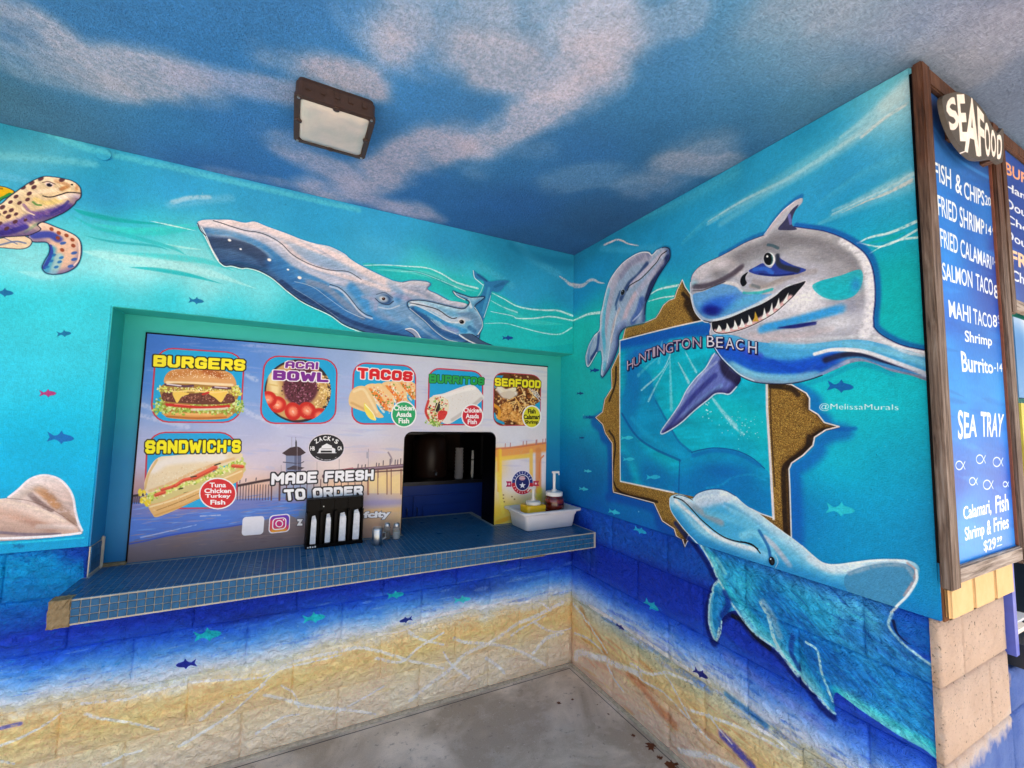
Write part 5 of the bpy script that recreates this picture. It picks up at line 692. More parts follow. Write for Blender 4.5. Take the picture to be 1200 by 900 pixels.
for p in [[(224,559),(230,558)],[(210,573),(214,572)],[(216,578),(220,577)],[(252,545),(258,543)]]: K.stroke(p, 2.4, '38301c', .9, .5)
m_ = K.area([(174,592),(190,588),(215,578),(240,570),(262,560),(282,549),(285,552),(282,562),(262,572),(230,586),(205,598),(184,606),(179,603)], 'e0b474', 1, 3); K.stroke([(176,594),(205,585),(245,568),(283,552)], 2.6, 'f0d8a8', .9, .7, clip=m_); K.stroke([(184,598),(215,586),(260,566)], 1.4, 'a8743c', .7, .6, clip=m_); K.stroke([(182,604),(215,592),(258,573)], 3, 'd09c58', .8, .8, clip=m_); speck([(x, 596-(x-185)*.4) for x in range(185, 275, 6)], 70, 6, 4, ['c89450','f0d4a0'], (.5, 1.2), m_, .6)
# round tags
def ell(c, rx, ry): return [(c[0]+rx*math.cos(t), c[1]+ry*math.sin(t)) for t in np.linspace(0, 6.283, 28, endpoint=False)]
def tag_(c, rx, ry, col, lines, tc):
    K.area(ell(c, rx, ry), 'f0f0f0', 1, 0); K.area(ell(c, rx-1.5, ry-1.5), col, 1, 0); n = len(lines); hh = ry*1.45/n
    for i, (s_, k) in enumerate(lines):
        y = c[1]-ry*.72+hh*(i+.08); K.text(s_, [(c[0]-rx*k, y), (c[0]+rx*k, y), (c[0]+rx*k, y+hh*.84), (c[0]-rx*k, y+hh*.84)], tc, None, 0, .035)
tag_((255.3,578.3), 22, 18.6, 'd42c34', [('Tuna',.44),('Chicken',.72),('Turkey',.68),('Fish',.4)], 'f6f4f4')
tag_((473.3,485.4), 15, 15.6, '28a468', [('Chicken',.78),('Asada',.6),('Fish',.42)], 'f6f4f4'); tag_((553.5,487.4), 13, 14, 'cc2c3c', [('Chicken',.78),('Asada',.6),('Fish',.42)], 'f6f4f4'); tag_((623.2,488.4), 11.4, 13.6, 'dcd430', [('Fish',.4),('Calamari',.84),('Shrimp',.7)], '201c10')
def T(s_, q, c, o, b=.045, ow=.04, sh=0): K.text(s_, q, c, o, ow+.012, b*1.15, None, sh)
def BT(s_, q, c, o, t=1.45, ow=.5): K.block(s_, q, c, o, t, ow)
BT('BURGERS', [(180,415.7),(287.8,421.2),(287,434.8),(179.4,429.4)], 'f6e62c', '2c2414'); BT('ACAI', [(335,423),(373.6,424.4),(373,433),(334,431)], '7a2a92', 'f0e8f0', 1.3); BT('BOWL', [(320.3,433.7),(385.3,436.8),(384.9,448.2),(319.8,445)], '7a2a92', 'f0e8f0')
BT('TACOS', [(419,430.6),(484,435.6),(483,446.8),(419,443.6)], 'd41c28', 'f0e4e4'); BT('BURRITOS', [(503,438.2),(568,442.5),(567.3,451.2),(503,448.6)], '24a04c', '184c28', 1.3, .3); BT('SEAFOOD', [(579.8,442.5),(634,445.8),(633.6,455),(579.8,452.3)], 'f0e42c', '4c4418', 1.3, .4); BT("SANDWICH'S", [(170.3,515.8),(282.5,515.3),(282,530.3),(170,531.7)], 'f6ea18', '2c2410')
BT('MADE FRESH', [(318.3,554.3),(438.3,550.2),(437.7,562.3),(317.7,568.3)], 'f4f4f8', '24242c', 1.35, .6); BT('TO ORDER', [(332.3,573.5),(425.3,569.3),(424.8,580.3),(333.8,587)], 'f4f4f8', '24242c', 1.35, .6)
T('z', [(347.7,608.3),(355,608.3),(355,616),(347.7,616)], 'f2f2f6', '3c3c48', .05); T('fcity', [(426,599.5),(458,597.5),(457,608.5),(425.5,609.5)], 'f2f2f6', '3c3c48', .045, .03)
K.area(rq([(284.5,606),(310,604.5),(308.5,626),(283,628)], .16), 'eceaf0', 1, 0)
ig = [(315.8,604),(340.2,601.6),(339.4,623),(314.4,625.6)]; K.area(rq(ig, .2), 'f4f0f4', 1, 0); ii = [(317,605.2),(339,603),(338.3,621.9),(315.7,624.3)]; m_ = K.area(rq(ii, .2), 'cc2c78', 1, 0)
K.stroke([(316,606),(328,604),(340,603)], 9, '6c34b8', 1, 1, clip=m_); K.stroke([(338,604),(339,612)], 9, '5c3cc0', .9, 1, clip=m_); K.stroke([(316,624),(326,624),(332,623)], 13, 'f4a83c', 1, 1, clip=m_); K.stroke([(316,612),(316,620)], 7, 'e85848', .8, 1, clip=m_)
K.stroke(rq([(320,608),(335.2,606.5),(334.7,619.3),(319.3,621)], .26), 1.6, 'ffffff', 1, .3, closed=True, sm=0); K.stroke(ell((327.3,613.7), 4, 3.7), 1.6, 'ffffff', 1, .3, closed=True, sm=0); K.blob((332.2,609.2), .9, .9, 0, 'ffffff', 1, None, .9)
K.stroke([(235,604.8),(258,603.6)], 1.8, 'c8ccdc', .7, .6, tex=.6)
K.area(ell((382.5,524.8), 21.3, 16.6), 'dcd4dc', 1, 0); K.area(ell((382.5,524.8), 20.4, 15.6), '1c1c24', 1, 0)
for ch, x, y, a_ in zip("ZACK'S", [370.8,375.6,380.8,386,390.2,394.4], [517,514.6,513.6,514,515,517.4], [-.5,-.28,-.06,.16,.34,.5]):
    q = np.array([(-2.1,-2.6),(2.1,-2.6),(2.1,2.6),(-2.1,2.6)])*([.45, .5] if ch == "'" else [1, 1]); R_ = np.array([[math.cos(a_), math.sin(a_)], [-math.sin(a_), math.cos(a_)]]); K.text(ch, q@R_+[x, y], 'f0f0f0', None, 0, .04)
K.text('HB', [(363.6,523),(369,523),(369,528),(363.6,528)], 'f0f0f0', None, 0, .04); K.text('CA', [(395.6,523),(401,522.6),(401,527.6),(395.6,528)], 'f0f0f0', None, 0, .04)
K.area([(374,526),(377,524),(377,522.6),(383,519.6),(389,522.4),(389,524),(393,526),(393,531),(389,531),(389,528),(376,528),(376,531),(372.6,531)], 'e8e8ec', 1, 0); K.stroke([(372,530.6),(394,530.6)], 1.4, 'e8e8ec', .9, .4, sm=0); K.stroke([(377,526),(389,526)], .7, '1c1c24', .8, .4, sm=0); K.stroke([(370,535),(376,538),(383,539),(390,538),(396,534.6)], 1.2, 'd8d8dc', .8, .5, tex=.9)
c = (612.3,565.6); K.area(ell(c, 12.8, 14.4), 'f0eef4', 1, 0); K.area(ell(c, 12.2, 13.8), '2c3c84', 1, 0); K.area([(600.1,566),(601,572),(605,577),(612,579.4),(619,577.4),(623.4,572),(624.5,566),(612,566)], 'c42c3c', 1, 2); K.area(ell(c, 8.6, 9.8), 'f0eef4', 1, 0); K.area(ell(c, 7.8, 9), '242c6c', 1, 0)
star = lambda cx, cy, r: [(cx+(r if k % 2 == 0 else r*.42)*math.sin(k*math.pi/5), cy-(r if k % 2 == 0 else r*.42)*math.cos(k*math.pi/5)) for k in range(10)]
K.area(star(612.3, 568.8, 4), 'f4f4f8', 1, 0); K.blob((612, 560.4), 4, 3, 0, 'd49ca4', .95, None, .8); K.stroke([(609,559),(615,558.6)], .7, 'f0e8ec', .9, .4, sm=0); K.stroke([(608.6,561),(615.6,560.8)], .7, 'f0e8ec', .9, .4, sm=0)
for k in range(9): a_ = math.radians(200+k*17.5); K.stroke([(c[0]+9.6*math.cos(a_), c[1]+11*math.sin(a_)), (c[0]+11.4*math.cos(a_), c[1]+12.8*math.sin(a_))], 1.2, 'e8e8f0', .9, .4, sm=0)
for k in range(9): a_ = math.radians(25+k*16.5); K.stroke([(c[0]+9.6*math.cos(a_), c[1]+11*math.sin(a_)), (c[0]+11.4*math.cos(a_), c[1]+12.8*math.sin(a_))], 1.1, 'f4d8dc', .9, .4, sm=0)
K.area([(593,564),(599.4,564),(599.4,570.4),(593,570.4),(594.6,567.2)], 'b42c5c', 1, 0); K.area(star(596.8, 567.2, 1.8), 'f4e4ec', 1, 0); K.area([(625,563.6),(632,563.4),(630.4,566.6),(632,569.4),(625,569.6)], 'c43c54', 1, 0); K.area(star(628, 566.6, 1.8), 'f4e4ec', 1, 0)
K.a[:] = K.a*0.985+0.01
# ------------------------------------------------------------------ ceiling: painted evening clouds
C = Cv('C', -4.2, 3.0, -3.6, 0.15, 0.005, seed=71)
C.idw([(0,5,'4478ac'),(60,0,'4884bc'),(150,40,'4480bc'),(300,30,'4480bc'),(250,60,'4484c4'),(400,40,'4c88c8'),(420,90,'5090cc'),(470,110,'4c8ccc'),(120,120,'5088b4'),(40,120,'5080a4'),(0,110,'54809c'),(200,150,'4484bc'),(300,160,'4480c0'),(330,200,'4480c0'),(260,190,'4478b4'),
 (470,150,'4c88c4'),(560,130,'4c84bc'),(560,190,'4480b8'),(500,220,'4078b4'),(600,240,'3c70ac'),(640,280,'3c6c9c'),(700,260,'3c6894'),(700,180,'4078b0'),(760,120,'4884b8'),(800,60,'5088bc'),(850,30,'5c90bc'),(760,170,'4078a8'),(880,120,'4c84b0'),(840,180,'4078a4'),(900,40,'6c98bc'),(960,60,'7898b8'),(950,120,'5888a8'),
 (1000,20,'7c94b0'),(1060,40,'6c84a8'),(1100,20,'7484a4'),(1150,60,'74829c'),(1200,100,'6c7c98'),(1180,20,'7c849c'),(1020,90,'6088a8'),(680,40,'6c98c4'),(650,100,'4c84b8'),(600,70,'5c8cb8')], 4.0, 8)  # blue runs darker near the walls: corner shade painted into the canvas
def cloud(pts_, w_, a_, col='c0b0c8', seed=5):
    col = hexc(col)*1.1+np.array([-.04, .01, .01])
    Hh, W = C.a.shape[:2]; n = fbm(Hh, W, 0.22/C.res, 5, seed); sv = C.a.copy()
    C.stroke(pts_, w_*2.3, col, 1.0, 1.0, taper=(.8, .8)); d = C.a-sv; al = np.abs(d).sum(2)/(np.abs(hexc(col)-sv).sum(2)+1e-6)
    al = np.clip(al*1.0+(n-.5)*2.3*np.clip(al*1.6, 0, 1)-.06, 0, 1); al = al**1.15*a_*1.05*(.8+.3*(C.n-.5))
    C.a = sv+al[..., None]*(hexc(col).astype(np.float32)-sv)
for k, (p, w_, a_, c) in enumerate([([(-40,8),(20,30),(70,62),(120,86),(170,92),(215,96)],58,.85,'bcaec0'),([(-20,50),(30,75),(80,88),(125,104)],42,.6,'b8acc0'),([(215,90),(260,96),(300,104),(340,110)],30,.7,'b4a8c4'),([(320,72),(360,78),(420,92),(440,100)],34,.8,'c8b0c0'),([(400,100),(430,80),(440,50),(470,20)],36,.6,'b4b0c8'),
 ([(440,20),(500,15),(560,25),(620,20),(700,30)],62,.85,'bcb4cc'),([(480,60),(540,70),(600,80),(650,90),(720,70)],52,.75,'c4b4c8'),([(560,170),(590,150),(620,135),(660,120),(700,95)],38,.85,'c4b4c8'),([(380,225),(420,215),(460,200),(490,185),(530,165)],36,.85,'c0acc0'),([(330,165),(360,185),(400,205),(430,230),(490,248)],26,.75,'b8a8c0'),([(250,200),(290,206),(330,214)],12,.5,'a898b0'),
 ([(430,235),(470,245),(510,256)],14,.6,'c0a8bc'),([(760,215),(790,195),(820,180)],40,.55,'b4a8bc'),([(650,215),(700,205),(740,210)],26,.35,'98a4c0'),([(780,190),(830,195),(850,192)],22,.5,'b8a8b8'),([(900,25),(980,18),(1080,30),(1200,40)],56,.5,'a49cb0'),([(990,85),(1060,75),(1130,90)],40,.35,'988c98'),([(560,200),(600,180),(640,178)],22,.3,'a0a8c8'),([(700,10),(760,30),(800,20)],40,.5,'a8a8c4')]):
    cloud(p, w_, a_, c, 100+k)
# ------------------------------------------------------------------ menu signs on the end of the side wall
S = Cv('S', 0.0, 1.30, 1.05, 2.70, 0.0011, seed=81)
S.idw([(1090,105,'2c5ca4'),(1130,140,'24508c'),(1095,180,'2c68b4'),(1150,200,'2058a8'),(1100,230,'2474d0'),(1155,250,'2470cc'),(1105,290,'2480dc'),(1150,290,'2468c4'),(1108,340,'2074d4'),(1160,330,'203c9c'),(1165,300,'2448a4'),(1112,370,'1c64c8'),(1165,370,'1c48ac'),(1112,385,'1c5cc0'),(1112,400,'2888dc'),(1165,395,'2470cc'),(1120,460,'2c90e0'),(1165,460,'2c8cdc'),(1120,516,'2484dc'),(1175,516,'2480dc'),(1120,526,'1464c8'),(1175,526,'1860c4'),(1122,570,'0c54bc'),(1180,570,'1454bc'),(1125,590,'1874d4'),(1130,600,'2c90e4'),(1180,595,'2474d4'),(1135,650,'2890e8'),(1180,630,'2484e0'),
 (1175,190,'2c50a8'),(1190,230,'24409c'),(1185,280,'243c98'),(1195,320,'203890'),(1180,335,'2c58b0')], 4.0, 8)
for i in range(90):
    x = RNG.uniform(1090, 1170); y0 = RNG.uniform(110, 640); S.stroke([(x, y0), (x+30, y0+RNG.uniform(2, 14))], RNG.uniform(3, 9), ['3c98ec','1c5cc0','2c7cd8','184ca8'][i % 4], .25, 1, taper=(0, 0), sm=0, tex=.3)
S.stroke([(1094,125),(1120,170),(1165,200)], 12, '244888', .7, 1); S.stroke([(1094,150),(1120,185),(1165,212)], 4, '3c8cdc', .6, 1)
def W(s_, q, c='e4ecf4', b=.012, sh=0): S.text(s_, q, c, None, 0, b, None, sh)
W('FISH', [(1094,189),(1114,198),(1114.6,222),(1095.5,211)]); W('&', [(1119,203),(1127,207),(1127.5,230),(1119.5,225)]); W('CHIPS', [(1129,212),(1153,224),(1153.5,242),(1130,233)]); W('20', [(1154,228),(1161,232),(1161,242),(1154,240)]); W('00', [(1162,231),(1167.5,234),(1167.5,239),(1162,237)])
W('FRIED', [(1098,228),(1121,239),(1121.6,262),(1099.4,252)]); W('SHRIMP', [(1124,241),(1153,258.5),(1153.6,276),(1124.6,266)]); W('14', [(1155,262),(1161.5,265),(1161.5,276),(1155,274)]); W('00', [(1162.5,266),(1168,269),(1168,274),(1162.5,272)])
W('FRIED', [(1101,267),(1122,277),(1122.6,298),(1102.4,289)]); W('CALAMARI', [(1125,279),(1161,300),(1161.6,316),(1125.6,301)]); W('14', [(1163,301),(1168,303),(1168,312),(1163,310)]); W('00', [(1168.6,302),(1172,304),(1172,308),(1168.6,307)])
W('SALMON', [(1103.5,307),(1139,318),(1139.6,338),(1104.4,328)]); W('TACO', [(1143,320),(1163,328),(1163.6,347),(1143.6,340)]); W('8', [(1164.4,333),(1169.4,335),(1169.8,351),(1164.8,349)]); W('00', [(1170,336),(1175,338),(1175,343.5),(1170,342)]); S.stroke([(1170,345),(1175,347)], .9, 'e4ecf4', .9, .4, sm=0)
W('MAHI', [(1111,351),(1137,359),(1137.6,379),(1112.4,371.5)]); W('TACO', [(1140,361),(1162,369),(1162.6,385),(1141,380)]); W('8', [(1163,368),(1168,370),(1168.4,384),(1163.4,383)]); W('00', [(1169,369),(1174,371),(1174,376),(1169,374)]); S.stroke([(1169,378),(1174,380)], .9, 'e4ecf4', .9, .4, sm=0)
W('Shrimp', [(1130,386.7),(1162,394),(1162.6,409),(1131,404.5)], b=.02); W('Burrito', [(1125.5,411),(1163,423),(1164,438),(1127.5,436)], b=.02); W('-14', [(1164.6,424),(1174,426),(1174.4,436),(1165,435)]); W('00', [(1175,423),(1179.5,424.4),(1179.5,429),(1175,428)]); S.stroke([(1175,431),(1179.5,432)], .9, 'e4ecf4', .9, .4, sm=0)
W('SEA', [(1121.3,479),(1144,487),(1144.4,512),(1122.7,515.5)], b=.02, sh=.1); W('TRAY', [(1148.8,482),(1176.5,485.3),(1174.7,512),(1150.6,512)], b=.02, sh=.1)
for x, y, r in [(170,320,15),(260,293,15),(335,305,16),(228,390,13),(292,405,16),(372,403,9)]:
    x, y, r = 1080+x/3.75-1.5, 460+y/3.75, r/3.75; S.stroke([(x+r*math.cos(t), y+r*1.25*math.sin(t)) for t in np.linspace(.5, 5.8, 10)], 1.3, 'dce8f4', .95, .4); S.stroke([(x+r*.7, y-r), (x+r*1.7, y+r*1.1)], 1.2, 'dce8f4', .95, .4, sm=0); S.stroke([(x+r*.7, y+r), (x+r*1.7, y-r*1.1)], 1.2, 'dce8f4', .95, .4, sm=0)
W('Calamari,', [(1128,594),(1161,584),(1161.6,604),(1129.4,612)], b=.02); W('Fish', [(1166,581),(1181.3,578),(1182,598),(1166.6,602)], b=.02); W('Shrimp', [(1130,618),(1153,612),(1153.6,631),(1131,639)], b=.02); W('&', [(1156,610),(1161,608.4),(1161.4,626),(1156.4,627)], b=.02); W('Fries', [(1164,607),(1181.5,603),(1182,619),(1164.6,624)], b=.02); W('$29', [(1152,634),(1166.7,629),(1167,645),(1153,648)], b=.02); W('99', [(1168,629.6),(1174,627.6),(1174,634),(1168,636)], b=.02); S.stroke([(1168,640),(1174,638)], 1, 'e4ecf4', .9, .4, sm=0)
for s_, y, h_, c, xe in [('BURGERS',189,15,'f0a878',1232),('Hamburger',212,12,'dce4f4',1240),('Double',231,12,'dce4f4',1218),('Cheeseburger',249,12,'dce4f4',1258),('Double',267,12,'dce4f4',1218)]:
    W(s_, [(1178,y),(xe,y+(xe-1178)*.62),(xe,y+(xe-1178)*.5+h_),(1178,y+h_)], c, .02)
W('FRIES', [(1184,292),(1222,307),(1222,323),(1185,310)], 'f0c8a0', .03); W('Chili', [(1185,315),(1208,325),(1208,337),(1186,328)], 'dce4f4', .02)
P = None
PLANES['P'] = (1, -1.846, (0, 1), (2, 1))
PQ = [(1098,119.4),(1105,113),(1117.8,111),(1131.7,116.7),(1145.6,130.6),(1156.7,150),(1163.6,158.3),(1170,154),(1169,191.7),(1159,187.5),(1148,189),(1134,187.5),(1117.8,172),(1104,147)]
P = Cv('P', -0.05, 0.62, 2.36, 2.62, 0.0012, '54504c', seed=91)
for ch, q in [('S',[(1101,123),(1112.5,113.5),(1119,150),(1108,158)]),('E',[(1115,113.5),(1124,113),(1129,168),(1119,168)]),('A',[(1129,116),(1137,120),(1142,186),(1124,180)]),('F',[(1139,126),(1147,137),(1148.5,186),(1141,185)]),('O',[(1147.5,141),(1154,151),(1155,186),(1148.5,186)]),('O',[(1155,150),(1161,159),(1161.6,186),(1155.6,187)]),('D',[(1162.5,161),(1168.5,158),(1168,190),(1162.5,188)])]:
    P.text(ch, q, 'f2ece8', None, 0, .03)
# poster below the second menu
Q = Cv('S', 0.60, 1.30, 1.60, 2.15, 0.0015, '3c74b8', seed=95)
Q.idw([(1185,340,'3c84cc'),(1195,350,'4c8cd0'),(1185,360,'b8c8dc'),(1190,400,'3c7cc0'),(1197,370,'dce0e8')], 3, 8)
for y in (352,358,364): Q.stroke([(1183,y),(1190,y+2),(1200,y+9)], 3, 'e8ecf4', .95, .4)
Q.stroke([(1186,337),(1194,342)], 3, '8c7080', .9, .6)
imA = A.finish('mural_back', .05, .05, .22, .06); imB = B.finish('mural_side', .055, .05, .22, .06); imK = K.finish('menu_print', .015, .02, .08, .0); imC = C.finish('mural_ceiling', .05, .05, .14, .06); imS = S.finish('menu_sign_paint', .03, .05); imP = P.finish('plaque_paint', .05, .06); imQ = Q.finish('poster_print', .02, .03)
# ------------------------------------------------------------------ materials
class NT:
    def __init__(s, name, rough=.6, spec=.4):
        s.m = bpy.data.materials.new(name); s.m.use_nodes = True; s.t = s.m.node_tree; s.b = s.t.nodes['Principled BSDF']
        s.b.inputs['Roughness'].default_value = rough; s.b.inputs['Specular IOR Level'].default_value = spec
    def n(s, ty, **kw):
        nd = s.t.nodes.new(ty)
        for k, v in kw.items():
            if k.startswith('i_'): nd.inputs[int(k[2:])].default_value = v
            else: setattr(nd, k, v)
        return nd
    def l(s, a, b): s.t.links.new(a, b)
    def math(s, op, a, b=None, clamp=False):
        nd = s.n('ShaderNodeMath', operation=op, use_clamp=clamp)
        for i, x in enumerate((a, b)):
            if x is None: continue
            if isinstance(x, (int, float)): nd.inputs[i].default_value = x
            else: s.l(x, nd.inputs[i])
        return nd.outputs[0]
    def pos(s):
        g = s.n('ShaderNodeNewGeometry'); return g.outputs['Position']
    def noise(s, scale, detail=3, vec=None, rough=.55, dist=0):
        nd = s.n('ShaderNodeTexNoise'); nd.inputs['Scale'].default_value = scale; nd.inputs['Detail'].default_value = detail; nd.inputs['Roughness'].default_value = rough; nd.inputs['Distortion'].default_value = dist
        s.l(vec if vec is not None else s.pos(), nd.inputs['Vector']); return nd.outputs['Fac']
    def mix(s, f, a, b):
        nd = s.n('ShaderNodeMix', data_type='RGBA')
        for i, x in ((0, f), (6, a), (7, b)):
            if isinstance(x, (int, float)): nd.inputs[i].default_value = x
            elif isinstance(x, (str, tuple, np.ndarray)): nd.inputs[i].default_value = lin(x)
            else: s.l(x, nd.inputs[i])
        return nd.outputs[2]
    def mulc(s, a, f):
        nd = s.n('ShaderNodeMix', data_type='RGBA', blend_type='MULTIPLY'); nd.inputs[0].default_value = 1; s.l(a, nd.inputs[6])
        cb = s.n('ShaderNodeCombineColor'); [s.l(f, cb.inputs[i]) for i in range(3)]; s.l(cb.outputs[0], nd.inputs[7]); return nd.outputs[2]
    def ramp(s, f, stops):
        nd = s.n('ShaderNodeValToRGB'); e = nd.color_ramp.elements
        while len(e) < len(stops): e.new(.5)
        for el, (p, c) in zip(e, stops): el.position = p; el.color = lin(c)
        s.l(f, nd.inputs[0]); return nd.outputs[0]
    def bump(s, h, dist, strength=1.0, prev=None):
        nd = s.n('ShaderNodeBump'); nd.inputs['Distance'].default_value = dist; nd.inputs['Strength'].default_value = strength; s.l(h, nd.inputs['Height'])
        if prev is not None: s.l(prev, nd.inputs['Normal'])
        return nd.outputs[0]
    def col(s, c):
        if isinstance(c, (str, tuple)): s.b.inputs['Base Color'].default_value = lin(c)
        else: s.l(c, s.b.inputs['Base Color'])
    def nrm(s, x): s.l(x, s.b.inputs['Normal'])
def lin(h):
    c = hexc(h) if not (isinstance(h, tuple) and len(h) == 4) else np.array(h[:3]); c = np.where(c <= .04045, c/12.92, ((c+.055)/1.055)**2.4); return (float(c[0]), float(c[1]), float(c[2]), 1)
def simple(name, col, rough=.6, spec=.4, metal=0, var=.12, vs=30, bmp=0, bs=200):
    t = NT(name, rough, spec); t.b.inputs['Metallic'].default_value = metal
    c0 = hexc(col); t.col(t.mix(t.noise(vs, 4), tuple(np.clip(c0*(1-var), 0, 1)), tuple(np.clip(c0*(1+var), 0, 1))))
    if bmp: t.nrm(t.bump(t.noise(bs, 3), bmp, .6))
    return t.m
def mural(name, cv, gain=1.0, mode='stucco', rough=.6):
    t = NT(name, rough, .22); sx = t.n('ShaderNodeSeparateXYZ'); t.l(t.pos(), sx.inputs[0])
    _, _, (au, su), (av, sv) = PLANES[cv.pl]
    u = t.math('MULTIPLY_ADD', sx.outputs[au], su/(cv.u1-cv.u0)); u.node.inputs[2].default_value = -cv.u0/(cv.u1-cv.u0)
    v = t.math('MULTIPLY_ADD', sx.outputs[av], sv/(cv.v1-cv.v0)); v.node.inputs[2].default_value = -cv.v0/(cv.v1-cv.v0)
    cb = t.n('ShaderNodeCombineXYZ'); t.l(u, cb.inputs[0]); t.l(v, cb.inputs[1])
    im = t.n('ShaderNodeTexImage', image=cv.img, extension='EXTEND', interpolation='Linear'); t.l(cb.outputs[0], im.inputs[0])
    c = im.outputs[0]
    if mode == 'stucco':
        g = t.noise(210, 3); g2 = t.noise(520, 2); h = t.math('ADD', g, t.math('MULTIPLY', g2, .4)); t.nrm(t.bump(h, .0028, .9, t.bump(t.noise(9, 3), .004, .5)))
        f = t.math('MULTIPLY_ADD', g, .42); f.node.inputs[2].default_value = .79*gain; c = t.mulc(c, f)
    elif mode == 'ceiling':
        g = t.noise(125, 4, rough=.65); g2 = t.noise(330, 2); h = t.math('ADD', g, t.math('MULTIPLY', g2, .5)); t.nrm(t.bump(h, .008, 1.0))
        f = t.math('MULTIPLY_ADD', t.math('POWER', g, 1.0), 1.0); f.node.inputs[2].default_value = .5*gain; c = t.mulc(c, f)
    elif mode == 'block':
        mp = t.n('ShaderNodeMapping'); mp.inputs['Scale'].default_value = (1, 1, 1.35); mp.inputs['Rotation'].default_value = (.5, .5, 0); t.l(t.pos(), mp.inputs[0])
        g = t.noise(26, 6, mp.outputs[0], .62, .6); g3 = t.noise(160, 3); t.nrm(t.bump(g3, .003, .9, t.bump(g, .045, 1.0)))
        f = t.math('MULTIPLY_ADD', g, .5); f.node.inputs[2].default_value = 1.06*gain; c = t.mulc(c, f)
    elif mode == 'print':
        t.b.inputs['Roughness'].default_value = .4; t.nrm(t.bump(t.noise(6, 2), .002, .3))
    elif mode == 'wood':
        t.nrm(t.bump(t.noise(60, 3), .001, .5))
    t.col(c); return t.m
M = {}
M['A'] = mural('mural_back_render', A); M['B'] = mural('mural_side_render', B); M['Ab'] = mural('mural_back_block', A, mode='block'); M['Bb'] = mural('mural_side_block', B, mode='block')
M['K'] = mural('menu_print', K, mode='print'); M['C'] = mural('mural_ceiling', C, mode='ceiling', rough=.75); M['S'] = mural('sign_paint', S, mode='wood', rough=.4); M['P'] = mural('plaque_paint', P, mode='wood', rough=.5); M['Q'] = mural('poster_print', Q, mode='print')
t = NT('recess_paint', .5, .4); sx = t.n('ShaderNodeSeparateXYZ'); t.l(t.pos(), sx.inputs[0])
mr = t.n('ShaderNodeMapRange'); mr.inputs[1].default_value = .88; mr.inputs[2].default_value = 2.0; t.l(sx.outputs[2], mr.inputs[0])
t.col(t.mix(t.noise(14, 4), t.ramp(mr.outputs[0], [(0, '0c6ca8'), (.4, '0a7cb0'), (.62, '1498ac'), (1, '22aca8')]), t.ramp(mr.outputs[0], [(0, '1078b0'), (.4, '0c88b8'), (.62, '1ca4b4'), (1, '2cb8b0')]))); t.nrm(t.bump(t.noise(90, 3), .001, .5)); M['recess'] = t.m
# tiles and grout
t = NT('blue_tile', .3, .14); t.col(t.mix(t.noise(36, 2), '184466', '3070a0')); t.nrm(t.bump(t.noise(18, 3), .001, .3)); rr_ = t.math('MULTIPLY_ADD', t.noise(7, 4), .35); rr_.node.inputs[2].default_value = .16; t.l(rr_, t.b.inputs['Roughness']); M['tile'] = t.m
t = NT('grout', .85, .2); t.col(t.mix(t.noise(12, 5), '968c7c', 'd8d0c0')); t.nrm(t.bump(t.noise(300, 2), .001, .6)); M['grout'] = t.m
t = NT('grout_dark', .85, .2); t.col(t.mix(t.noise(9, 5), '8c9498', 'c0c4c0')); M['grout_dark'] = t.m
t = NT('broken_mortar', .9, .2); t.col(t.mix(t.noise(60, 6), '5c4a34', 'b09c78')); t.nrm(t.bump(t.noise(70, 6), .008, 1)); M['mortar'] = t.m
# concrete floor with blotches and rust drips
t = NT('concrete_floor', .7, .35)
mpz = t.n('ShaderNodeMapping'); mpz.inputs['Scale'].default_value = (1, 1, 1); t.l(t.pos(), mpz.inputs[0])
c = t.mix(t.math('MULTIPLY', t.math('SUBTRACT', t.noise(2.2, 6, dist=.6), .42), 5.5, True), 'b0a08e', 'e8d8c6')
c = t.mix(t.math('MULTIPLY', t.math('SUBTRACT', t.noise(7, 7, rough=.7), .52), 5, True), c, 'c8bcae')
c = t.mix(t.math('MULTIPLY', t.math('SUBTRACT', t.noise(28, 6, rough=.7), .58), 7, True), c, '85786c'); c = t.mix(t.math('MULTIPLY', t.math('SUBTRACT', t.noise(70, 6, rough=.75), .60), 10, True), c, 'e4dace')
vor = t.n('ShaderNodeTexVoronoi'); vor.inputs['Scale'].default_value = 11; t.l(t.pos(), vor.inputs['Vector'])
c = t.mix(t.math('MULTIPLY', t.math('SUBTRACT', .075, t.math('ADD', vor.outputs['Distance'], t.math('MULTIPLY', t.noise(60, 2), .09))), 40, True), c, '74665c')
f = t.math('MULTIPLY_ADD', t.noise(240, 5, rough=.8), .9); f.node.inputs[2].default_value = .55; c = t.mulc(c, f)
t.col(c); t.nrm(t.bump(t.noise(160, 6, rough=.8), .003, .9)); t.l(t.math('MULTIPLY_ADD', t.noise(5, 5), .5), t.b.inputs['Roughness']); t.b.inputs['Roughness'].links[0].from_node.inputs[2].default_value = .35; M['floor'] = t.m
M['plaza'] = simple('plaza_paving', 'c8b9a2', .85, .2, var=.12, vs=1.2)
M['rust'] = simple('rust_stain', '5c3018', .6, .3, var=.3, vs=60)
M['tan'] = None
t = NT('bare_split_block', .85, .25); sx = t.n('ShaderNodeSeparateXYZ'); t.l(t.pos(), sx.inputs[0])
nz = t.noise(22, 5); spk = t.math('MULTIPLY', t.math('SUBTRACT', t.noise(95, 4, rough=.7), .60), 10, True)
c = t.mix(spk, t.mix(t.noise(9, 5), 'ccb09c', 'ead4c2'), '54463a')
zz = t.math('ADD', sx.outputs[2], t.math('MULTIPLY', nz, .10)); xx = t.math('ADD', sx.outputs[0], t.math('MULTIPLY', nz, .05))
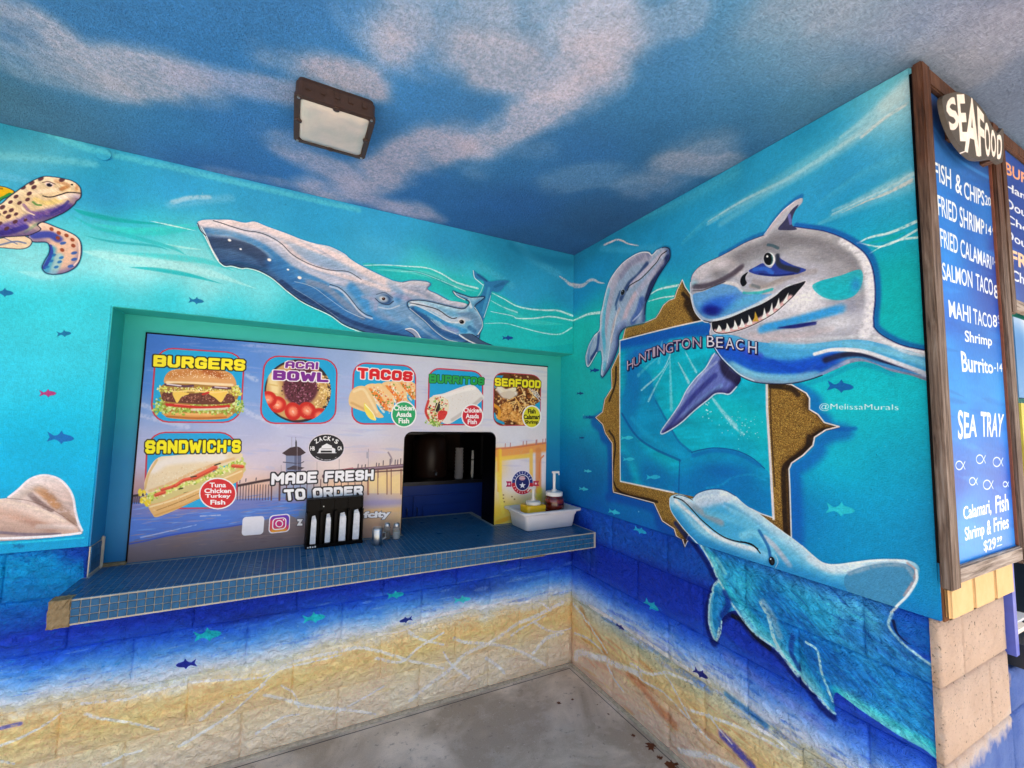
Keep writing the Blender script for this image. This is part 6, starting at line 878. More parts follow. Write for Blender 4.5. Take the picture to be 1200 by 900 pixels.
lowf = t.math('MULTIPLY', t.math('SUBTRACT', t.math('ADD', .655, t.math('MULTIPLY', sx.outputs[0], .06)), zz), 25, True); lowf2 = t.math('MULTIPLY', t.math('SUBTRACT', t.math('ADD', .625, t.math('MULTIPLY', sx.outputs[0], .06)), zz), 30, True)
rf = t.math('MULTIPLY', t.math('SUBTRACT', xx, .515), 60, True); edge = t.math('MULTIPLY', t.math('SUBTRACT', .028, xx), 60, True)
c = t.mix(t.math('MULTIPLY', t.math('MAXIMUM', lowf, edge), .8), c, 'e4dcd8'); c = t.mix(t.math('MAXIMUM', lowf2, rf), c, t.mix(t.noise(8, 4), '2450b0', '7c9cdc'))
t.col(c); t.nrm(t.bump(t.noise(150, 3), .0025, .9, t.bump(t.noise(40, 7, rough=.7), .03, 1.0))); M['tan'] = t.m
t = NT('ochre_brick', .75, .3); t.col(t.mix(t.noise(16, 4), 'c8a068', 'e0c090')); t.nrm(t.bump(t.noise(60, 4), .004, .8)); M['ochre'] = t.m
M['joint'] = simple('brick_joint', '6c4830', .9, .2)
# timber frame
t = NT('weathered_timber', .7, .3); mp = t.n('ShaderNodeMapping'); mp.inputs['Scale'].default_value = (1, 1, .07); t.l(t.pos(), mp.inputs[0])
g = t.noise(95, 6, mp.outputs[0], .65, .4); sx = t.n('ShaderNodeSeparateXYZ'); t.l(t.pos(), sx.inputs[0]); mr = t.n('ShaderNodeMapRange'); mr.inputs[1].default_value = 1.9; mr.inputs[2].default_value = 2.5; t.l(sx.outputs[2], mr.inputs[0])
old = t.ramp(g, [(.3, '3a2e28'), (.5, '6c5c52'), (.7, '90847c')]); new = t.ramp(g, [(.3, '2c1812'), (.55, '543424'), (.75, '6c4a3a')])
t.col(t.mix(t.math('ADD', mr.outputs[0], t.math('MULTIPLY', t.math('SUBTRACT', t.noise(8, 3), .5), .9), True), old, new)); t.nrm(t.bump(g, .0035, .9)); M['timber'] = t.m
t = NT('weathered_rail', .75, .3); mp = t.n('ShaderNodeMapping'); mp.inputs['Scale'].default_value = (.07, 1, 1); t.l(t.pos(), mp.inputs[0]); g = t.noise(95, 6, mp.outputs[0], .65, .4)
t.col(t.ramp(g, [(.3, '50443c'), (.5, '948880'), (.7, 'b8b0a8')])); t.nrm(t.bump(g, .004, .9)); M['rail'] = t.m
M['inlay'] = simple('red_brown_edge', '7c4a38', .6, .3, var=.2, vs=40)
M['bronze'] = simple('bronze_housing', '34241e', .5, .5, var=.25, vs=50, bmp=.0006)
M['cream'] = simple('cream_plastic', 'd8d4cc', .4, .4, var=.03); M['white'] = simple('white_plastic', 'ecebe8', .35, .45, var=.02); M['black'] = simple('black_acrylic', '050507', .35, .08, var=.3)
M['tub'] = simple('tub_plastic', 'dcdce0', .38, .4, var=.04, vs=9, bmp=.0006, bs=40); M['steel'] = simple('brushed_steel', 'b8bcc0', .3, .5, metal=1, var=.1); M['wrap'] = simple('clear_wrap', 'd8dce8', .3, .6, var=.14, vs=60, bmp=.003, bs=70)
M['mustard'] = simple('mustard', 'e4b400', .35, .5, var=.05); M['pepper'] = simple('brown_spice', '6c5038', .7, .3, var=.3, vs=400)
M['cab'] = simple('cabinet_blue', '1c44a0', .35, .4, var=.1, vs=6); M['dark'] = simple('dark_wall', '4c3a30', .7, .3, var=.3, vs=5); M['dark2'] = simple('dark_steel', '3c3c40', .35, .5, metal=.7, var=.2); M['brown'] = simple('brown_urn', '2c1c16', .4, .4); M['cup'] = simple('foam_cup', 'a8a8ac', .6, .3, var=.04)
M['lav'] = simple('lavender_trim', '4c5cb8', .5, .4); M['orange'] = simple('orange_paint', 'c07428', .5, .4); M['navy'] = simple('navy_board', '1c2430', .5, .4); M['roof'] = simple('roof_plaster', 'a8a49c', .9, .2); M['basestrip'] = simple('chipped_base', 'b0a490', .9, .2, var=.35, vs=60, bmp=.004, bs=60)
t = NT('ketchup_jar', .12, .6); sx = t.n('ShaderNodeSeparateXYZ'); t.l(t.pos(), sx.inputs[0]); wvn = t.n('ShaderNodeTexWave', bands_direction='Z'); wvn.inputs['Scale'].default_value = 9; wvn.inputs['Distortion'].default_value = 2; t.l(t.pos(), wvn.inputs[0])
t.col(t.mix(wvn.outputs['Fac'], '4c100c', '84281c')); t.nrm(t.bump(wvn.outputs['Fac'], .002, .6)); t.b.inputs['Coat Weight'].default_value = .6; M['ketchup'] = t.m
t = NT('lamp_lens', .25, .5); mpn = t.noise(9, 2); t.col(t.mix(t.math('MULTIPLY', t.math('SUBTRACT', mpn, .35), 3, True), 'b4b8b8', 'd0c8c4')); t.nrm(t.bump(t.noise(30, 2), .003, .6)); t.b.inputs['Coat Weight'].default_value = .3; M['lens'] = t.m
t = NT('shaker_glass', .08, .5); t.col('d8dcdc'); t.b.inputs['Transmission Weight'].default_value = .85; t.b.inputs['IOR'].default_value = 1.3; M['glass'] = t.m

# ------------------------------------------------------------------ geometry helpers
COL = scn.collection
def link(o, parent=None):
    COL.objects.link(o)
    if parent: o.parent = parent
    return o
def mesh(name, V, F, mat, parent=None, smooth=False, bevel=0, seg=2):
    me = bpy.data.meshes.new(name); me.from_pydata([tuple(map(float, v)) for v in V], [], [tuple(f) for f in F]); me.update()
    if bevel:
        bm = bmesh.new(); bm.from_mesh(me); bmesh.ops.bevel(bm, geom=[e for e in bm.edges if len(e.link_faces) == 2 and e.calc_face_angle(0) > .5], offset=bevel, segments=seg, affect='EDGES', clamp_overlap=True); bm.to_mesh(me); bm.free()
    if smooth or bevel:
        me.polygons.foreach_set('use_smooth', [True]*len(me.polygons))
        bm = bmesh.new(); bm.from_mesh(me); [setattr(e, 'smooth', not (len(e.link_faces) == 2 and e.calc_face_angle(0) > .9)) for e in bm.edges]; bm.to_mesh(me); bm.free()
    me.materials.append(mat); return link(bpy.data.objects.new(name, me), parent)
class MB:
    def __init__(s): s.V = []; s.F = []
    def add(s, V, F): n = len(s.V); s.V += [tuple(v) for v in V]; s.F += [tuple(i+n for i in f) for f in F]; return s
    def box(s, x0, x1, y0, y1, z0, z1):
        return s.add([(x0,y0,z0),(x1,y0,z0),(x1,y1,z0),(x0,y1,z0),(x0,y0,z1),(x1,y0,z1),(x1,y1,z1),(x0,y1,z1)], [(0,3,2,1),(4,5,6,7),(0,1,5,4),(1,2,6,5),(2,3,7,6),(3,0,4,7)])
    def lathe(s, prof, c=(0,0,0), n=20, cap=True):
        V = []; F = []; k = len(prof)
        for r, z in prof:
            for i in range(n): a = 2*math.pi*i/n; V.append((c[0]+r*math.cos(a), c[1]+r*math.sin(a), c[2]+z))
        for j in range(k-1):
            for i in range(n): i2 = (i+1) % n; F.append((j*n+i, j*n+i2, (j+1)*n+i2, (j+1)*n+i))
        if cap: F.append(tuple(reversed(range(n)))); F.append(tuple((k-1)*n+i for i in range(n)))
        return s.add(V, F)
    def tube(s, p, r, n=8):
        p = [Vector(q) for q in p]; V = []; F = []
        for j, q in enumerate(p):
            d = (p[min(j+1, len(p)-1)]-p[max(j-1, 0)]).normalized(); a = d.orthogonal().normalized(); 
            if abs(d.z) < .99: a = d.cross(Vector((0,0,1))).normalized()
            else: a = Vector((1,0,0))
            b = d.cross(a)
            for i in range(n): t_ = 2*math.pi*i/n; V.append(tuple(q+(a*math.cos(t_)+b*math.sin(t_))*r))
        for j in range(len(p)-1):
            for i in range(n): i2 = (i+1) % n; F.append((j*n+i, j*n+i2, (j+1)*n+i2, (j+1)*n+i))
        F.append(tuple(reversed(range(n)))); F.append(tuple((len(p)-1)*n+i for i in range(n))); return s.add(V, F)
    def prism(s, pts, y0, y1):
        """pts: (x, z) outline, extruded along y"""
        n = len(pts); return s.add([(x, y0, z) for x, z in pts]+[(x, y1, z) for x, z in pts], [tuple(range(n)), tuple(reversed(range(n, 2*n)))]+[(i, i+n, (i+1) % n+n, (i+1) % n) for i in range(n)])
    def obj(s, name, mat, parent=None, **k): return mesh(name, s.V, s.F, mat, parent, **k)
def thing(name, label, cat, loc=(0,0,0), group=None):
    o = bpy.data.objects.new(name, None); o.location = loc; o.empty_display_size = .1; link(o); o['label'] = label; o['category'] = cat
    if group: o['group'] = group
    return o
def put(o, parent):      # parent while keeping the world position
    o.parent = parent; o.matrix_parent_inverse = Matrix.Translation(parent.location).inverted(); return o
def lab(o, s): o['label'] = s; return o
def struct(o, label=None):
    o['kind'] = 'structure'
    if label: o['label'] = label
    return o

# ------------------------------------------------------------------ ground and ceiling
gm = MB(); gm.add([(-150,-150,-.004),(150,-150,-.004),(150,150,-.004),(-150,150,-.004)], [(0,1,2,3)]); struct(gm.obj('ground', M['plaza']), 'pale paving stretching away beyond the covered counter')
fm = MB(); fm.box(-4.4, 3.2, -4.2, .5, -.2, .0); struct(fm.obj('concrete_floor', M['floor']), 'grey stained concrete floor at the foot of the painted walls')
cm = MB(); cm.box(-4.4, 3.2, -2.8, .4, H, H+.22); struct(cm.obj('ceiling', M['C']), 'stippled ceiling painted with pink clouds on a blue sky')
# rust drips on the floor
def splat(u, v, r, k):
    P_ = on_plane('C', [(u, v)])[0]; d = rays([(u, v)])[0]; P_ = CAM+d*(-CAM[2]/d[2]); n = 16; rs = [r*(1+.35*math.sin(3*i+k)+.25*RNG.uniform(-1, 1)) for i in range(n)]
    return [(P_[0]+rs[i]*math.cos(6.283*i/n), P_[1]+rs[i]*math.sin(6.283*i/n), .0012) for i in range(n)]
for k, (u, v, r) in enumerate([(763,875,.024),(787,897,.026),(773,888,.012),(742,862,.010),(713,837,.006),(655,824,.012),(671,820,.008),(700,826,.004)]):
    V = splat(u, v, r, k); lab(struct(mesh('rust_stain', V, [tuple(range(len(V)))], M['rust'])), 'rust brown drip stain on the concrete floor')

# ------------------------------------------------------------------ back wall
back = thing('back_wall', 'long turquoise wall painted with whales, a turtle and a ray above sandy blocks', 'wall', (0, 0, 0))
up = MB(); up.prism([(-4.3, SZ), (RX0, SZ), (RX0, RZ1), (0, RZ1), (0, H), (-4.3, H)], 0, .32); o = up.obj('render_panel', M['A'], back, bevel=.004)
pan = MB()
WX0, WX1, WZ1 = -1.078, -.495, 1.461
pan.box(RX0, WX0-.02, RD, .32, CT-.1, RZ1); pan.box(WX1+.02, 0.0, RD, .32, CT-.1, RZ1); pan.box(WX0-.02, WX1+.02, RD, .32, WZ1+.02, RZ1); pan.obj('recess_panel', M['recess'], back)
jm = MB(); jm.box(RX0, RX0+.003, .002, RD, SZ, RZ1-.003); lab(jm.obj('recess_jamb', M['recess'], back), 'deep teal side of the recess shading to blue')
lm = MB(); lm.box(RX0+.003, -.001, .002, RD, RZ1-.003, RZ1-.0005); lab(lm.obj('recess_soffit', M['recess'], back), 'teal underside of the lintel')
core = MB(); core.box(-4.3, .0147, .0148, .3, 0, SZ-.19); core.box(-4.3, RX0-.02, .0148, .3, SZ-.19, SZ-.002); core.obj('mortar_bed', M['Ab'], back)
BLK = {}
def block_mesh(var, L, Hh_, key):
    k = (var, round(L, 3), round(Hh_, 3), key)
    if k in BLK: return BLK[k]
    r = np.random.default_rng(var*17+3); nx, nz = 7, 4; V = []; F = []
    xs = [0, .007]+list(np.linspace(.03, L-.03, nx-3)) + [L-.007, L] if L > .1 else list(np.linspace(0, L, nx+1)); xs = [0, .006]+list(np.linspace(min(.03, L*.2), L-min(.03, L*.2), nx-3))+[L-.006, L]
    zs = [.0, .006, Hh_*.35, Hh_*.68, Hh_-.006, Hh_]
    for j, z in enumerate(zs):
        for i, x in enumerate(xs):
            b = i in (0, len(xs)-1) or j in (0, len(zs)-1); y = .0140 if b else (.0080 if (i in (1, len(xs)-2) or j in (1, len(zs)-2)) else .006+r.uniform(-.005, .004))
            V.append((x, y, z))
    n = len(xs)
    for j in range(len(zs)-1):
        for i in range(n-1): F.append((j*n+i, j*n+i+1, (j+1)*n+i+1, (j+1)*n+i))
    o = len(V); V += [(0, .03, 0), (L, .03, 0), (L, .03, Hh_), (0, .03, Hh_)]; m_ = len(zs)-1
    F += [tuple(range(n-1, -1, -1))+(o, o+1)] + [tuple(m_*n+i for i in range(n))+(o+2, o+3)]
    F += [(o, )+tuple(j*n for j in range(m_+1))+(o+3,), (o+1, o+2)+tuple(j*n+n-1 for j in range(m_, -1, -1))]
    me = bpy.data.meshes.new('block'); me.from_pydata(V, [], F[:-4]+[f[::-1] if q in () else f for q, f in enumerate(F[-4:])]); me.update(); bm = bmesh.new(); bm.from_mesh(me); bmesh.ops.recalc_face_normals(bm, faces=bm.faces); bm.to_mesh(me); bm.free()
    for p_ in me.polygons: p_.use_smooth = True
    me.materials.append(M[key]); BLK[k] = me; return me
def block(parent, me, loc, rz=0):
    o = bpy.data.objects.new('block', me); o.location = loc; o.rotation_euler = (0, 0, rz); link(o, parent); return o
for c in range(5):
    off = -2.404 if c % 2 else -2.196; z0 = c*CO+.001; hh = (CO if c < 4 else SZ-4*CO)-.002; xr = RX0 if c == 4 else .009
    n0 = -5
    for i in range(n0, 8):
        xa = off+i*.4064; xb = xa+.4064; xa2, xb2 = max(xa, -3.9), min(xb, xr)
        if xb2-xa2 < .04: continue
        block(back, block_mesh((i*3+c*5) % 7, xb2-xa2-.0016, hh, 'Ab'), (xa2+.0008, 0, z0))
# base strip of chipped render at the floor
fj = MB(); fj.box(-3.9, -.031, -.034, -.031, .0002, .0012); fj.box(-.034, -.031, -LB-.3, -.0312, .0002, .0012); struct(fj.obj('floor_joint', M['navy']), 'thin dark joint in the concrete along the walls')
bs_ = MB(); bs_.box(-3.9, -.012, -.011, .02, .0005, .012); bs_.obj('base_strip', M['basestrip'], back)
dd = MB(); dd.lathe([(.02, 0), (.026, .006), (.026, .012), (.012, .016)], (0, 0, 0), 20); o = dd.obj('round_cover', M['A'], back, smooth=True); pc = on_plane('A', [(122, 182)])[0]; o.location = pc; o.rotation_euler = (math.pi/2, 0, 0); lab(o, 'round painted-over cover plate near the ceiling')
# painted figures: thin paint layers that share the mural's own colours
def decal(parent, pl, pts_, name, label, off, mat, zmin=None, sm=5):
    q = spline(pts_, sm, True) if sm else np.array(pts_, float); W_ = on_plane(pl, q); V = []
    for p in W_: p = p.copy(); p[1 if pl == 'A' else 0] = -off; V.append(p)
    if pl == 'B': V = [(p[0], min(p[1], -.002) if True else p[1], p[2]) for p in V]
    bm = bmesh.new(); vs = [bm.verts.new(tuple(map(float, v))) for v in V]; f = bm.faces.new(vs); bm.normal_update()
    want = Vector((0, -1, 0)) if pl == 'A' else Vector((-1, 0, 0))
    if f.normal.dot(want) < 0: f.normal_flip()
    if zmin is not None: bmesh.ops.bisect_plane(bm, geom=bm.verts[:]+bm.edges[:]+bm.faces[:], plane_co=(0, 0, zmin), plane_no=(0, 0, -1), clear_outer=True)
    zt = H-.001; bmesh.ops.bisect_plane(bm, geom=bm.verts[:]+bm.edges[:]+bm.faces[:], plane_co=(0, 0, zt), plane_no=(0, 0, 1), clear_outer=True)
    if pl == 'A': bmesh.ops.bisect_plane(bm, geom=bm.verts[:]+bm.edges[:]+bm.faces[:], plane_co=(0, 0, RZ1+.001), plane_no=(0, 0, -1), clear_outer=(name.startswith('painted_whale') or name.startswith('painted_calf')))
    if pl == 'B': bmesh.ops.bisect_plane(bm, geom=bm.verts[:]+bm.edges[:]+bm.faces[:], plane_co=(0, -LB+.003, 0), plane_no=(0, -1, 0), clear_outer=True)
    bmesh.ops.triangulate(bm, faces=bm.faces[:]); me = bpy.data.meshes.new(name); bm.to_mesh(me); bm.free(); me.materials.append(mat)
    o = link(bpy.data.objects.new(name, me), parent); lab(o, label); return o
decal(back, 'A', SHELL, 'painted_turtle_shell', 'yellow and green edge of the painted turtle shell', .0006, M['A'])
decal(back, 'A', FLIP, 'painted_turtle_flipper', 'painted turtle flipper with brown and blue spots', .0008, M['A'])
decal(back, 'A', TURT, 'painted_turtle_head', 'painted head and neck of a smiling spotted sea turtle', .0012, M['A'])
decal(back, 'A', RAY, 'painted_ray', 'painted brown ray lifting one wing', .0008, M['A'], SZ+.004)
decal(back, 'A', TAILW, 'painted_whale_tail', 'painted blue tail fluke of the adult whale', .0006, M['A'])
decal(back, 'A', WH, 'painted_whale', 'painted grey and blue adult whale heading up towards the turtle', .0009, M['A'])
decal(back, 'A', CF, 'painted_calf', 'painted small whale calf resting against its mother', .0013, M['A'])
side = thing('side_wall', 'blue wall painted with a grinning shark and two dolphins around a torn gold frame', 'wall', (0, 0, 0))
for (C_, p, col) in FISH:
    wp = on_plane(C_.pl, p)
    if wp[:, 2].min() < SZ+.01 or (C_ is A and wp[:, 0].max() > RX0 and wp[:, 2].min() < RZ1+.003): continue
    if C_ is B and 0: continue
    decal(back if C_ is A else side, C_.pl, p, 'painted_fish', 'tiny painted fish', .0024 if C_ is B else .0006, M[C_.pl], sm=2)

# ------------------------------------------------------------------ side wall
sw = MB(); sw.box(0.0, .50, -LB, .32, SZ, H); sw.obj('render_panel', M['B'], side, bevel=.004)
sw = MB(); sw.box(.0, .50, .001, .32, CT-.12, SZ); sw.obj('recess_return', M['B'], side)
sw = MB(); sw.box(.0148, .5, -LB+.02, .0146, 0, SZ-.001); sw.obj('mortar_bed', M['Bb'], side)
for c in range(5):
    z0 = c*CO+.001; hh = (CO if c < 4 else SZ-4*CO)-.002; off = .18 if c % 2 == 0 else .383
    for i in range(-1, 6):
        a0 = max(-.009, -.0235+.4064*i+(0 if c % 2 == 0 else .2032)); a1 = min(LB-.014, -.0235+.4064*(i+1)+(0 if c % 2 == 0 else .2032))
        if a1-a0 < .04: continue
        block(side, block_mesh((i*3+c*4+1) % 7, a1-a0-.0016, hh, 'Bb'), (0, -a0-.0008, z0), -math.pi/2)
sb_ = MB(); sb_.box(-.011, .02, -LB, -.008, .0005, .012); sb_.obj('base_strip', M['basestrip'], side)
for pts_, nm, lb, of, zm in [(FR, 'painted_gold_frame', 'painted torn gold frame with jagged edges', .0006, SZ+.003), (WIN, 'painted_window_scene', 'painted underwater scene inside the gold frame', .0010, None), (D1, 'painted_small_dolphin', 'painted dolphin rising over the corner of the frame', .0014, None), (PEC, 'painted_shark_fin', 'painted blue side fin of the shark', .0014, None), (SH, 'painted_shark', 'painted grinning shark with a gold tooth', .0018, None), (D2, 'painted_large_dolphin', 'painted large dolphin looking up at the frame', .0018, SZ+.003)]:
    decal(side, 'B', pts_, nm, lb, of, M['B'], zm, 4 if nm == 'painted_shark_fin' else (0 if pts_ is FR or pts_ is WIN else 5))

# ------------------------------------------------------------------ end of the side wall, facing the camera's right
end = thing('end_pillar', 'end face of the side wall in bare tan split blocks under the menu signs', 'pillar', (0, 0, 0))
core = MB(); core.box(.02, .5, -LB+.017, -LB+.0195, 0, SZ-.001); core.obj('mortar_bed', M['tan'], end)
for c in range(5):
    z0 = c*CO+.001; hh = (CO if c < 4 else SZ-4*CO)-.002
    js = [0.003, .34, .50] if c % 2 else [0.003, .16, .50]
    for i in range(2): block(end, block_mesh((i+c*2) % 7, js[i+1]-js[i]-.002, hh, 'tan'), (js[i], -LB-.001, z0))
jt = MB(); jt.box(.004, .5, -LB-.005, -LB-.0005, SZ+.001, SZ+.16); jt.obj('joint_bed', M['joint'], end)
for i in range(3):
    xa = .006+i*.166; b_ = MB(); b_.box(xa, min(xa+.158, .498), -LB-.02, -LB-.004, SZ+.006, SZ+.15); b_.obj('ochre_brick', M['ochre'], end, bevel=.011, seg=3)
side_in = MB(); side_in.box(.501, .53, -LB-.012, -LB+.03, .80, 1.16); lab(side_in.obj('corner_trim', M['lav'], end), 'lavender painted corner trim')

# low wall, service counter and things beyond the pillar
lw = thing('low_wall', 'low blue painted block wall running on past the tan pillar', 'wall', (0, 0, 0))
for c in range(4):
    for i in range(5):
        xa = .503+i*.4064-(.2 if c % 2 else 0); xa2 = max(xa, .503); L_ = xa+.4064-xa2
        if L_ < .05: continue
        block(lw, block_mesh((i+c) % 7, L_-.003, CO-.004 if c < 3 else .13, 'tan'), (xa2, -LB-.001, c*CO+.002))
cr = MB(); cr.box(.54, 2.6, -LB+.018, -LB+.2, 0, .74); cr.obj('mortar_bed', M['tan'], lw)
sh2 = thing('second_counter', 'dark tiled ledge on the low wall beyond the tan pillar', 'counter', (0, 0, 0))
b_ = MB(); b_.box(.545, 2.6, -LB-.02, -LB+.5, .752, .83); b_.obj('slab', M['navy'], sh2)
ti = MB()
for i in range(60):
    for k in range(3): xa = .547+i*.028; ti.box(xa, xa+.0245, -LB-.023, -LB-.0202, .754+k*.0255, .754+k*.0255+.0225)
o = ti.obj('tile_facing', M['navy'], sh2); o['kind'] = 'stuff'
bw = thing('bread_box', 'cream rounded box on the dark tiled ledge beyond the pillar', 'box', (0, 0, 0)); b_ = MB(); b_.box(.555, .70, -LB+.0, -LB+.12, .831, .885); b_.obj('body', M['cream'], bw, bevel=.02, seg=4); b_ = MB(); b_.box(.55, .705, -LB-.003, -LB+.125, .8855, .893); b_.obj('lid', M['white'], bw, bevel=.005)
ob = thing('orange_crate', 'orange brown slatted crate behind the cream box', 'crate', (0, 0, 0))
for k in range(3): b_ = MB(); b_.box(.565, .95, -LB+.24, -LB+.26, .835+k*.075, .9+k*.075); b_.obj('slat', M['orange'], ob, bevel=.003)
for x in (.57, .925): b_ = MB(); b_.box(x, x+.02, -LB+.262, -LB+.28, .832, 1.06); b_.obj('post', M['orange'], ob)
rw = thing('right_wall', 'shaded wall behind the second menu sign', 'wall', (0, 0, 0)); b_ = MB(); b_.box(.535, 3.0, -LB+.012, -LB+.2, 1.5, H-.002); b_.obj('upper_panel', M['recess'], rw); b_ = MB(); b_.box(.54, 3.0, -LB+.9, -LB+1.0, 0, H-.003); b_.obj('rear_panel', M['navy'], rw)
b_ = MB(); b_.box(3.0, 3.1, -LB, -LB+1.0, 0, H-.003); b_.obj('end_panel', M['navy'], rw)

# ------------------------------------------------------------------ tiled counter
ctr = thing('tiled_counter', 'long counter faced in small dark blue mosaic tiles below the menu', 'counter', (0, 0, 0))
PT = .0262; x_l = RX0-.014
b_ = MB(); b_.box(x_l+.012, RX0+.0, CY0+.004, -.001, CT-CTH+.004, CT-.0045); b_.box(RX0+.0005, -.001, CY0+.004, RD-.012, CT-CTH, CT-.0045); b_.box(WX0-.015, WX1+.015, RD-.012, .55, CT-CTH, CT-.0045); b_.obj('slab', M['grout'], ctr)
b_ = MB(); b_.box(x_l, RX0, CY0+.0042, -.001, CT-.0045, CT-.0022); b_.box(RX0+.0005, -.001, CY0+.0042, RD-.0125, CT-.0045, CT-.0022); b_.box(WX0-.015, WX1+.015, RD-.0125, .55, CT-.0045, CT-.0022); b_.obj('grout_top', M['grout_dark'], ctr)
r2 = np.random.default_rng(2)
br = MB(); V = []; F = []
b_ = MB(); b_.box(x_l-.004, x_l+.0525, CY0-.0035, CY0+.045, CT-CTH-.002, CT+.0008); o = b_.obj('broken_end', M['mortar'], ctr)
bm = bmesh.new(); bm.from_mesh(o.data); bmesh.ops.subdivide_edges(bm, edges=bm.edges[:], cuts=7, use_grid_fill=True)
for v in bm.verts: v.co += Vector((r2.uniform(-.003, .002), r2.uniform(-.002, .003), r2.uniform(-.002, .0015)))
bm.to_mesh(o.data); bm.free(); lab(o, 'chipped end of bare mortar where tiles have broken off')
nX = int((-.002-x_l)/PT)
tm = {}
def tile_box(kind):
    if kind in tm: return tm[kind]
    m_ = MB(); s_ = PT-.0031
    if kind == 'front': m_.box(0, s_, 0, .0045, 0, s_)
    else: m_.box(0, s_, 0, s_, 0, .0035)
    me = bpy.data.meshes.new('tile'); me.from_pydata(m_.V, [], m_.F); bm = bmesh.new(); bm.from_mesh(me); bmesh.ops.bevel(bm, geom=[e for e in bm.edges if (all(v.co.y < .001 for v in e.verts) if kind == 'front' else all(v.co.z > .003 for v in e.verts))], offset=.0006, segments=1, affect='EDGES'); bm.to_mesh(me); bm.free(); me.materials.append(M['tile']); tm[kind] = me; return me
fst = MB()
for i in range(nX):
    for k in range(3):
        if i < 2: continue
        xa = x_l+.002+i*PT; za = CT-.002-(k+1)*PT-.004
        
        if xa < -1.30:
            o = bpy.data.objects.new('tile', tile_box('front')); o.location = (xa, CY0-.0008+r2.uniform(-.0005, .0003), za); link(o, ctr)
        else:
            j = r2.uniform(-.0004, .0004); fst.box(xa, xa+PT-.0031, CY0-.0008+j, CY0+.004, za, za+PT-.0031)
o = fst.obj('front_tiles', M['tile'], ctr); o['kind'] = 'stuff'
tst = MB(); nY = int((RD-.014-CY0)/PT)
for i in range(nX):
    for k in range(nY+15):
        xa = x_l+.002+i*PT; ya = CY0+.001+k*PT
        if (i < 2 and k < 2) or (xa < RX0+.012 and ya > -.01-PT): continue
        if k >= nY and not (WX0-.01 < xa < WX1-.02): continue
        j = r2.uniform(-.0004, .0003); tst.box(xa, xa+PT-.0034, ya, ya+PT-.0034, CT-.0022, CT+j)
o = tst.obj('top_tiles', M['tile'], ctr); o['kind'] = 'stuff'
jt_ = MB()
for a in range(4):
    for k in range(4): ya = .004+a*PT; za = CT+.004+k*PT+.008; jt_.box(RX0+.004, RX0+.008, ya, ya+PT-.0018, za, za+PT-.0018)
o = jt_.obj('jamb_tiles', M['tile'], back); o['kind'] = 'stuff'
b_ = MB(); b_.box(RX0-.0, RX0+.0042, .003, .110, CT, CT+.117); b_.obj('jamb_grout', M['grout'], back)
b_ = MB(); b_.box(RX0+.001, RX0+.014, .112, .126, CT-.002, SZ+.012); o = b_.obj('mortar_edge', M['grout'], back, bevel=.004)
b_ = MB(); b_.box(RX0, RX0+.0035, .126, RD, CT, SZ); b_.obj('jamb_foot', M['recess'], back)
b_ = MB(); b_.box(RX0, BX0, RD-.03, RD-.0005, CT-.002, CT+.010); b_.obj('sill_bead', M['mortar'], back, bevel=.003)
# bare board support where the face tiles are missing
b_ = MB(); b_.box(-.50, -.36, CY0-.0022, CY0+.003, CT-CTH-.003, CT-CTH+.0025); b_.obj('bare_strip', M['mortar'], ctr)

# ------------------------------------------------------------------ menu panel with rounded service window
menu = thing('menu_panel', 'glossy printed menu panel with food pictures over a pier at dusk', 'menu board', (0, 0, 0))
def rounded(x0, x1, z0, z1, r, n=6):
    out = []
    for cx, cz, a0 in ((x1-r, z1-r, 0), (x0+r, z1-r, 90)):
        for k in range(n+1): a = math.radians(a0+90*k/n); out.append((cx+r*math.cos(a), cz+r*math.sin(a)))
    return [(x1, z0)]+out+[(x0, z0)]
hole = rounded(WX0, WX1, BZ0+.001, WZ1, .045)
outl = [(BX0, BZ0+.001), (BX0, BZ1), (BX1, BZ1), (BX1, BZ0+.001)]
pts_ = outl+hole; n = len(pts_)
bm = bmesh.new(); f1 = bm.faces.new([bm.verts.new((x, .14, z)) for x, z in pts_]); bm.normal_update()
if f1.normal.y > 0: f1.normal_flip()
ex = bmesh.ops.extrude_face_region(bm, geom=[f1]); vs = [v for v in ex['geom'] if isinstance(v, bmesh.types.BMVert)]
for v in vs: v.co.y = .1495
bmesh.ops.recalc_face_normals(bm, faces=bm.faces); bmesh.ops.triangulate(bm, faces=[f for f in bm.faces if len(f.verts) > 4]); me = bpy.data.meshes.new('printed_sheet'); bm.to_mesh(me); bm.free(); me.materials.append(M['K']); link(bpy.data.objects.new('printed_sheet', me), menu)
b_ = MB(); b_.box(BX0-.006, BX0-.0005, .138, .1496, BZ0, BZ1+.006); b_.box(BX0-.006, BX1+.006, .138, .1496, BZ1+.0005, BZ1+.006); b_.obj('edge_trim', M['black'], menu)
for k, lb in [('burger', 'BURGERS tile with a cheeseburger'), ('bowl', 'ACAI BOWL tile with strawberries'), ('taco', 'TACOS tile with three tacos and a green tag'), ('burrito', 'BURRITOS tile with a wrap and a red tag'), ('seafood', 'SEAFOOD tile with fried fish and a yellow tag'), ('sandwich', "SANDWICH'S tile with a cut sandwich and a red tag")]:
    q = rq(BADGES[k]); Wp = on_plane('K', q); mb = MB(); mb.add([(p[0], .1392, p[2]) for p in Wp], [tuple(range(len(Wp)))]); o = mb.obj('food_picture', M['K'], menu); lab(o, lb)
    if o.data.polygons[0].normal.y > 0: o.data.flip_normals()
wf = MB(); hp = rounded(WX0, WX1, CT-.0, WZ1, .045); hi = rounded(WX0+.005, WX1-.005, CT-.0, WZ1-.005, .042); nn = len(hp)
